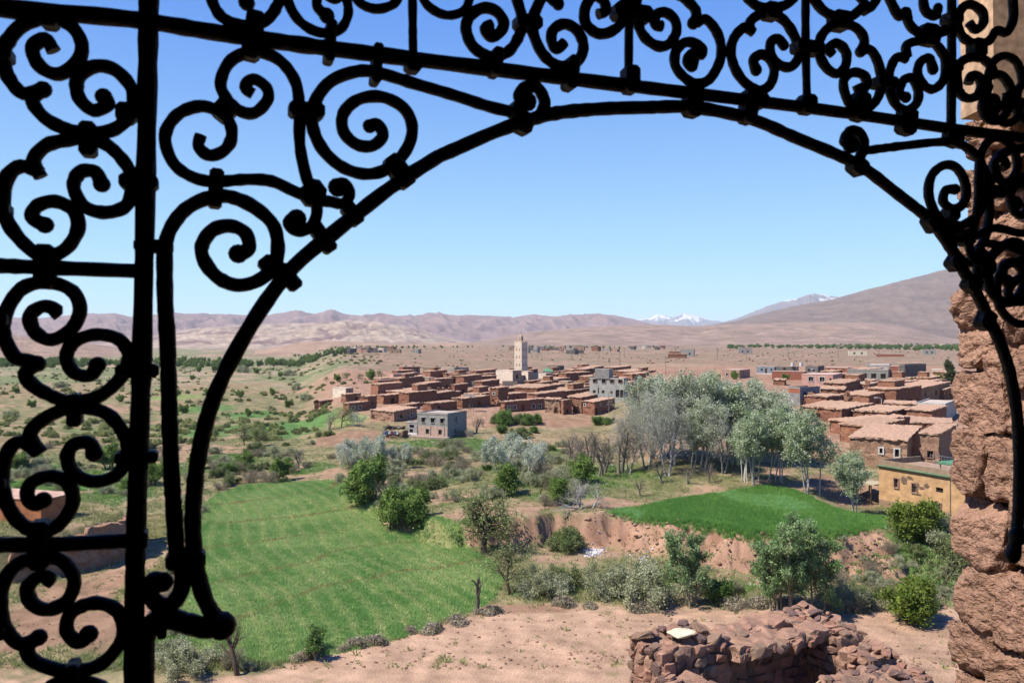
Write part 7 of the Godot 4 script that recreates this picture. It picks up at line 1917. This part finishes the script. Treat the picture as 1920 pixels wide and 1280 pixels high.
	plant("almond_a", -114.9, 392.4, 3.5, "bright green bushy tree in the near part of the left river valley", "bushy trees in the left valley")
	plant("olive_a", -111.1, 426.7, 3.9, "grey-olive bushy tree in the near part of the left river valley", "bushy trees in the left valley")
	plant("olive_a", -274.5, 533.7, 3.5, "grey-olive bushy tree in the far part of the left river valley", "bushy trees in the left valley")
	plant("bush_a", -1.7, 222.5, 4.3, "round bright green bush before the front row houses", "")
	plant("bush_b", -4.7, 226.9, 2.6, "olive bush left of the round bright green bush", "")
	plant("bush_b", 1.2, 223.8, 3.0, "olive bush right of the round bright green bush", "")
	plant("bush_a", 4.6, 222.5, 3.4, "dark green bush in the middle of the hedge below the front row", "")
	plant("bush_a", 7.3, 225.6, 2.3, "last green bush of the hedge below the front row", "")
	plant("bush_a", -2.7, 210.8, 2.3, "dark bush below the hedge at left", "")
	plant("bush_b", 1.9, 204.1, 2.9, "upright dark bush below the hedge", "")
	plant("bush_a", 5.5, 210.8, 1.9, "low dark bush below the hedge at right", "")
	plant("bush_a", 23.3, 223.8, 2.6, "green hedge bush at the corner of the last front row house", "")
	plant("bush_a", 26.2, 221.1, 2.1, "green hedge bush next to the silvery saplings", "")
	plant("bush_b", -16.8, 167.5, 1.5, "small dark bush alone on the dry slope, left one", "")
	plant("bush_b", -12.7, 165.5, 2.2, "dark upright bush alone on the dry slope, right one", "")
	plant("bush_b", -20.8, 157.4, 2.2, "dark bush at the edge of the dry slope", "")
	plant("bush_b", 7.3, 97.7, 2.8, "green bush hanging at the mouth of the red gully", "")
	plant("bush_a", 5.9, 100.4, 1.7, "bright green bush above the dark gully wall", "")
	plant("olive_b", 9.8, 79.3, 3.5, "grey-olive shrub left of the slim poplar", "")
	plant("olive_a", 13.9, 78.4, 3.6, "large grey-olive shrub next to the slim poplar", "")
	plant("bush_a", 19.5, 77.6, 2.3, "green thicket between the slim and the large poplar", "")
	plant("olive_b", 31.0, 76.1, 2.7, "grey-olive thicket right of the poplars", "")
	plant("bush_b", 33.0, 76.8, 2.1, "green thicket at the foot of the grassy slope", "")
	plant("olive_a", -24.5, 61.9, 2.4, "round grey-green shrub below the left field", "")
	plant("olive_b", 2.8, 79.3, 3.1, "pale olive shrub right of the upright-trunk tree", "")
	plant("bush_b", 5.1, 81.8, 2.4, "green shrub at the gully's lower end", "")
	plant("olive_b", 53.5, 103.7, 1.7, "shrub at the wall of the yellow house", "")
	pass

# ------------------------------------------------------------------ ground cover
func tuft_mesh(blades: int, h: float, w: float, spread: float, seed_: int) -> ArrayMesh:
	var r := RandomNumberGenerator.new()
	r.seed = seed_
	var mb := MB.new()
	for i in blades:
		var a := r.randf() * TAU
		var o := Vector3(r.randfn() * spread, -0.02, r.randfn() * spread)
		var tip := o + Vector3(r.randfn() * 0.55, r.randf_range(0.5, 1.0), r.randfn() * 0.55) * h
		var s := Vector3(cos(a), 0, sin(a)) * w
		mb.col = Color.WHITE
		mb.tri(o - s, o + s, tip, Vector3(-sin(a), 0.3, cos(a)))
	return mb.mesh()

func put_on(x: float, d: float, s: float) -> Transform3D:
	return Transform3D(Basis(Vector3.UP, rng.randf() * TAU).scaled(Vector3(s, s * rng.randf_range(0.8, 1.2), s)), on(x, d))

func bounds(p: PackedVector2Array) -> Rect2:
	var r := Rect2(p[0], Vector2.ZERO)
	for q in p: r = r.expand(q)
	return r

func build_cover() -> void:
	var tuft := tuft_mesh(9, 0.30, 0.035, 0.13, 1)
	var tall := tuft_mesh(10, 0.55, 0.035, 0.12, 2)
	var where := []
	var tint := PackedColorArray()
	# the left field: drilled rows with gaps and earth bunds across
	var b := bounds(wheat)
	for i in 110000:
		var p := b.position + Vector2(rng.randf(), rng.randf()) * b.size
		if not Geometry2D.is_point_in_polygon(p, wheat): continue
		var across := p.x * 0.9 + p.y * 0.435 + broad.get_noise_2d(p.x, p.y) * 3.0
		var along := -p.x * 0.62 + p.y * 0.78 + broad.get_noise_2d(p.x + 70.0, p.y) * 9.0
		var furrow := absf(fposmod(across / 2.1, 1.0) - 0.5)
		var patchy := rough.get_noise_2d(p.x * 1.6, p.y * 1.6)
		var fade_row := broad.get_noise_2d(p.x * 1.5 - 90.0, p.y * 1.5) * 0.7
		if furrow < 0.075 and patchy + fade_row > -0.3 and rng.randf() < 0.72: continue
		var fade := broad.get_noise_2d(p.x * 2.0 + 300.0, p.y * 2.0)
		if rng.randf() < 0.05 + maxf(0.0, patchy * 0.5 + fade * 0.5): continue
		var bund := absf(fposmod(along / 13.0, 1.0) - 0.5)
		var c := lin(0.15, 0.30, 0.08).lerp(lin(0.30, 0.41, 0.15), clampf(0.45 + patchy * 1.1 + fade * 0.8 + rng.randfn() * 0.15, 0.0, 1.0))
		if furrow < 0.2: c = c.lerp(lin(0.36, 0.42, 0.17), 0.5)
		if bund < 0.022 + 0.012 * patchy: c = lin(0.27, 0.25, 0.10)
		if rng.randf() < 0.012: c = lin(0.62, 0.62, 0.30)
		where.append(put_on(p.x, p.y, rng.randf_range(0.8, 1.3)))
		tint.append(c)
	many("young_wheat", tuft, M.grass, where, tint, "young green wheat in rows on the large left field", "crop")
	where = []
	tint = PackedColorArray()
	b = bounds(barley)
	for i in 42000:
		var p := b.position + Vector2(rng.randf(), rng.randf()) * b.size
		if not Geometry2D.is_point_in_polygon(p, barley) or land(p.x, p.y) < 3.2: continue
		var w := broad.get_noise_2d(p.x * 3.0, p.y * 1.6)
		var c := lin(0.075, 0.20, 0.04).lerp(lin(0.17, 0.32, 0.075), clampf(0.5 + w * 0.9 + rng.randfn() * 0.35, 0.0, 1.0))
		if w > 0.30 and rng.randf() < 0.4: c = lin(0.22, 0.42, 0.17)
		where.append(put_on(p.x, p.y, rng.randf_range(0.55, 1.0)))
		tint.append(c)
	many("barley", tall, M.grass, where, tint, "dense bright green barley on the right terrace field", "crop")
	# rough grass and herbs
	where = []
	tint = PackedColorArray()
	var stones := []
	var stint := PackedColorArray()
	for i in 105000:
		var d := 62.0 + 150.0 * pow(rng.randf(), 1.5)
		var x := d * rng.randf_range(-0.72, 0.72)
		var p := Vector2(x, d)
		if d < 150.0 and (Geometry2D.is_point_in_polygon(p, wheat) or Geometry2D.is_point_in_polygon(p, barley)): continue
		var q := zone_color(x, d)
		var green := q.g / maxf(q.r, 0.01)
		if green < 0.72:
			if rng.randf() < 0.05:
				var s := rng.randf_range(0.06, 0.22)
				stones.append(Transform3D(Basis(Vector3(rng.randfn(), rng.randfn(), rng.randfn()).normalized(), rng.randf() * 6.0).scaled(Vector3(s * 1.4, s, s)), on(x, d)))
				stint.append(Color(0.36, 0.22, 0.16) * rng.randf_range(0.7, 1.3))
			if rng.randf() > (0.012 if d < 76.0 else 0.06): continue
		elif rng.randf() > clampf((green - 0.6) * 1.4, 0.0, 1.0): continue
		var k := rng.randf()
		var c := lin(0.16, 0.205, 0.07).lerp(lin(0.33, 0.32, 0.15), k)
		if green > 1.15: c = lin(0.08, 0.18, 0.035).lerp(lin(0.18, 0.28, 0.075), k)
		if rng.randf() < 0.10: c = lin(0.30, 0.26, 0.14)
		if green > 1.1 and rng.randf() < 0.03: c = lin(0.65, 0.65, 0.5)
		where.append(put_on(x, d, rng.randf_range(0.7, 1.9)))
		tint.append(c)
	many("wild_grass", tuft, M.grass, where, tint, "wild grass and herbs over the scrub, banks and slopes", "grass")
	for i in 1500:
		var x := rng.randf_range(9.0, 41.0)
		var p := on(x, table(EDGE, x) - rng.randf_range(0.4, 7.5))
		var s := rng.randf_range(0.06, 0.12) if rng.randf() < 0.85 else rng.randf_range(0.15, 0.4)
		stones.append(Transform3D(Basis(Vector3(rng.randfn(), rng.randfn(), rng.randfn()).normalized(), rng.randf() * 6.0).scaled(Vector3(s * 1.4, s * 0.8, s)), p))
		stint.append(Color(0.44, 0.28, 0.20) * rng.randf_range(0.75, 1.25))
	many("loose_stones", rock_mesh(9, 6, 5, Color.WHITE, 0.05), M.rubble, stones, stint, "loose small stones on the bare red earth", "stones")
	# litter on the bank
	where = []
	tint = PackedColorArray()
	for i in 240:
		var x := 9.6 + rng.randfn() * 0.8 if i < 190 else 14.6 + rng.randfn() * 0.8
		var d := (96.4 if i < 190 else 93.2) + rng.randfn() * 1.1
		where.append(Transform3D(Basis(Vector3(rng.randfn(), rng.randfn(), rng.randfn()).normalized(), rng.randf() * 6.0).scaled(Vector3.ONE * rng.randf_range(0.05, 0.14)), on(x, d) + Vector3.UP * 0.05))
		tint.append(lin(0.7, 0.7, 0.72) if rng.randf() < 0.8 else lin(0.3, 0.35, 0.45))
	var lit := MB.new()
	lit.quad(Vector3(-1, 0, -0.7), Vector3(1, 0.2, -0.6), Vector3(0.8, -0.1, 0.8), Vector3(-0.9, 0.3, 0.6), Vector3.UP)
	lit.quad(Vector3(-1, 0, -0.7), Vector3(1, 0.2, -0.6), Vector3(0.6, 0.9, -0.9), Vector3(-0.7, 0.7, -1.0), Vector3.BACK)
	many("litter", lit.mesh(), M.grass, where, tint, "white litter spilled down the sandy bank under the right field", "litter")
	# shrubs of the scrub: each its own thing
	var zones := [
		["left_meadow", -0.62, -0.24, 125.0, 200.0, 90, "low shrub in the green meadows at the left", "shrubs in the left meadows"],
		["middle", -0.22, 0.10, 105.0, 190.0, 130, "low shrub on the dry scrub between left field and village", "shrubs of the middle scrub"],
		["bank", -0.02, 0.50, 79.0, 84.0, 10, "shrub in the thicket between the sand and the sandy bank", "thicket shrubs above the sand"],
		["slope", 0.42, 0.60, 76.0, 100.0, 30, "shrub on the grassy slope below the yellow house", "shrubs of the right slope"],
		["bank_face", 0.09, 0.42, 84.5, 92.0, 22, "small green shrub growing on the sandy bank", "shrubs on the sandy bank"],
		["foot", -0.42, -0.30, 62.0, 120.0, 22, "shrub along the left edge of the wheat field", "shrubs left of the wheat"],
	]
	var names := ["olive_a", "olive_b", "bush_a", "bush_b", "twig", "olive_a", "twig"]
	for z in zones:
		var n := 0
		var tries := 0
		while n < z[5] and tries < 3000:
			tries += 1
			var d := rng.randf_range(z[3], z[4])
			var x := d * rng.randf_range(z[1], z[2])
			var p := Vector2(x, d)
			if Geometry2D.is_point_in_polygon(p, wheat) or Geometry2D.is_point_in_polygon(p, barley): continue
			if z[0] == "middle" and rough.get_noise_2d(x * 1.5 + 500.0, d * 1.5) < -0.05: continue
			if Vector2(x + 16.0, d - 205.0).length() < 16.0: continue
			n += 1
			var k: String = names[rng.randi() % names.size()]
			var look := "small grey-olive shrub" if k.begins_with("olive") else "small leafless twiggy shrub" if k == "twig" else "small green bush"
			plant(k, x, d, rng.randf_range(0.5, 1.5) * (0.5 if z[0] == "bank_face" else 1.6 if z[0] in ["middle", "left_meadow"] else 1.0), beside(x, d, look, z[6].replace("low shrub", look).replace("small green shrub", look)), z[7])
	var edge := 0
	while edge < 36:
		var x := rng.randf_range(4.0, 40.0)
		var d := 77.0 + rng.randfn() * 0.7 + 1.0 * sin(x * 0.5)
		edge += 1
		plant("cushion", x, d, rng.randf_range(0.35, 0.85), beside(x, d, "low grey cushion shrub", "low grey cushion shrub along the edge of the sand"), "cushion shrubs at the sand edge")
	for i in 14:
		var t := rng.randf()
		var x := lerpf(-17.0, -2.0, t) + rng.randfn() * 0.5
		var d := lerpf(63.0, 74.5, t) + rng.randfn() * 0.5
		plant("cushion", x, d, rng.randf_range(0.3, 0.7), beside(x, d, "low grey cushion shrub", "low grey cushion shrub along the lower edge of the wheat"), "cushion shrubs at the wheat edge")
	# far scrub and tree belts that read as one mass
	var crown: Mesh = (protos.bush_b[0].get_child(1) as MeshInstance3D).mesh
	where = []
	tint = PackedColorArray()
	for i in 2600:
		var d := 200.0 + 900.0 * pow(rng.randf(), 1.4)
		var s := rng.randf_range(-0.66, -0.22)
		if d > 330.0: s = rng.randf_range(-0.66, -0.16)
		var x := s * d
		if rough.get_noise_2d(x * 0.25, d * 0.9) + broad.get_noise_2d(x * 0.2, d * 0.6) < 0.16: continue
		where.append(put_on(x, d, rng.randf_range(0.3, 1.0)))
		tint.append(Color.WHITE.lerp(lin(2.2, 1.9, 1.9), rng.randf()))
	many("valley_scrub", crown, M.leaf, where, tint, "far scrub dotted over the left river valley", "scrub")
	where = []
	tint = PackedColorArray()
	for i in 2400:
		var d := rng.randf_range(430.0, 1700.0)
		var x := d * rng.randf_range(-0.16, 0.62)
		if rough.get_noise_2d(x * 0.2, d * 0.5) + broad.get_noise_2d(x * 0.2, d * 0.3) < 0.12: continue
		where.append(put_on(x, d, rng.randf_range(0.2, 0.55)))
		tint.append(lin(1.6, 1.1, 1.4))
	many("plain_scrub", crown, M.leaf, where, tint, "sparse low scrub dotted over the bare plain behind the village", "scrub")
	crown = (protos.almond_a[0].get_child(1) as MeshInstance3D).mesh
	where = []
	tint = PackedColorArray()
	for i in 900:
		var d := rng.randf_range(1000.0, 2400.0)
		var x := d * rng.randf_range(0.265, 0.60)
		if d < 1350.0 + 500.0 * rough.get_noise_2d(x * 0.12, 7.0) - maxf(0.0, x / d - 0.45) * 2500.0: continue
		where.append(put_on(x, d, rng.randf_range(0.7, 1.9)))
		tint.append(Color.WHITE.lerp(lin(0.6, 0.8, 0.8), rng.randf()))
	many("far_grove", crown, M.leaf, where, tint, "long green band of far trees at the mountain foot on the right", "trees")
	where = []
	tint = PackedColorArray()
	for i in 620:
		var d := rng.randf_range(800.0, 1250.0)
		var x := d * rng.randf_range(-0.66, -0.2)
		if absf(d - 1000.0 - 200.0 * broad.get_noise_2d(x * 0.1, 3.0)) > 130.0 and rng.randf() < 0.8: continue
		where.append(put_on(x, d, rng.randf_range(0.9, 1.9)))
		tint.append(Color.WHITE.lerp(lin(0.8, 0.8, 0.9), rng.randf()))
	many("river_trees", crown, M.leaf, where, tint, "far belt of green trees along the river at the left", "trees")
	where = []
	tint = PackedColorArray()
	for i in 150:
		var d := rng.randf_range(1380.0, 1780.0)
		var x := d * (0.06 + rng.randfn() * 0.035) if i < 90 else d * (-0.17 + rng.randfn() * 0.05)
		where.append(put_on(x, d, rng.randf_range(0.7, 1.3)))
		tint.append(Color.WHITE)
	many("hamlet_trees", crown, M.leaf, where, tint, "small far trees between the houses of the hamlets", "trees")


func _ready() -> void:
	# ---- camera, sky, sun, exposure, air
	rng.seed = 20
	fine.seed = 1
	fine.frequency = 0.35
	fine.fractal_octaves = 3
	rough.seed = 2
	rough.frequency = 0.05
	rough.fractal_octaves = 4
	broad.seed = 3
	broad.frequency = 0.018
	broad.fractal_octaves = 4
	var cam := Camera3D.new()
	cam.name = "camera"
	cam.position = Vector3(0, EYE, 0)
	var lens := CameraAttributesPhysical.new()
	lens.frustum_focal_length = 28.8
	lens.frustum_focus_distance = 200.0
	lens.frustum_near = 0.05
	lens.frustum_far = 60000.0
	lens.exposure_aperture = 13.0
	cam.attributes = lens
	add_child(cam)
	cam.current = true
	var sky_m := ProceduralSkyMaterial.new()
	sky_m.sky_top_color = Color(0.004, 0.084, 0.395).linear_to_srgb()
	sky_m.sky_horizon_color = Color(0.295, 0.52, 0.585).linear_to_srgb()
	sky_m.sky_curve = 0.15
	sky_m.ground_bottom_color = Color(0.30, 0.21, 0.15).linear_to_srgb()
	sky_m.ground_horizon_color = Color(0.42, 0.36, 0.33).linear_to_srgb()
	sky_m.sun_angle_max = 4.0
	var env := Environment.new()
	env.background_mode = Environment.BG_SKY
	env.sky = Sky.new()
	env.sky.sky_material = sky_m
	env.tonemap_mode = Environment.TONE_MAPPER_LINEAR
	env.tonemap_exposure = 2.1
	env.sdfgi_enabled = true
	env.ssao_enabled = true
	env.ssil_enabled = true
	env.fog_enabled = true
	env.fog_density = 0.000036
	env.fog_light_color = Color(0.93, 0.96, 1.0)
	var we := WorldEnvironment.new()
	we.name = "world_environment"
	we.environment = env
	add_child(we)
	var sun := DirectionalLight3D.new()
	sun.name = "sun"
	sun.light_energy = 1.6
	sun.light_color = Color(1.0, 0.965, 0.91)
	sun.light_angular_distance = 0.53
	sun.shadow_enabled = true
	add_child(sun)
	var az := deg_to_rad(107.0)
	var el := deg_to_rad(55.0)
	sun.look_at_from_position(Vector3(-cos(el) * sin(az), sin(el), -cos(el) * cos(az)) * 100.0, Vector3.ZERO)
	# ---- the place
	make_materials()
	build_ground()
	build_hills()
	build_room()
	build_grille()
	build_near()
	build_houses()
	build_special()
	make_plants()
	build_plants()
	build_cover()
	for k in protos: protos[k][0].free()
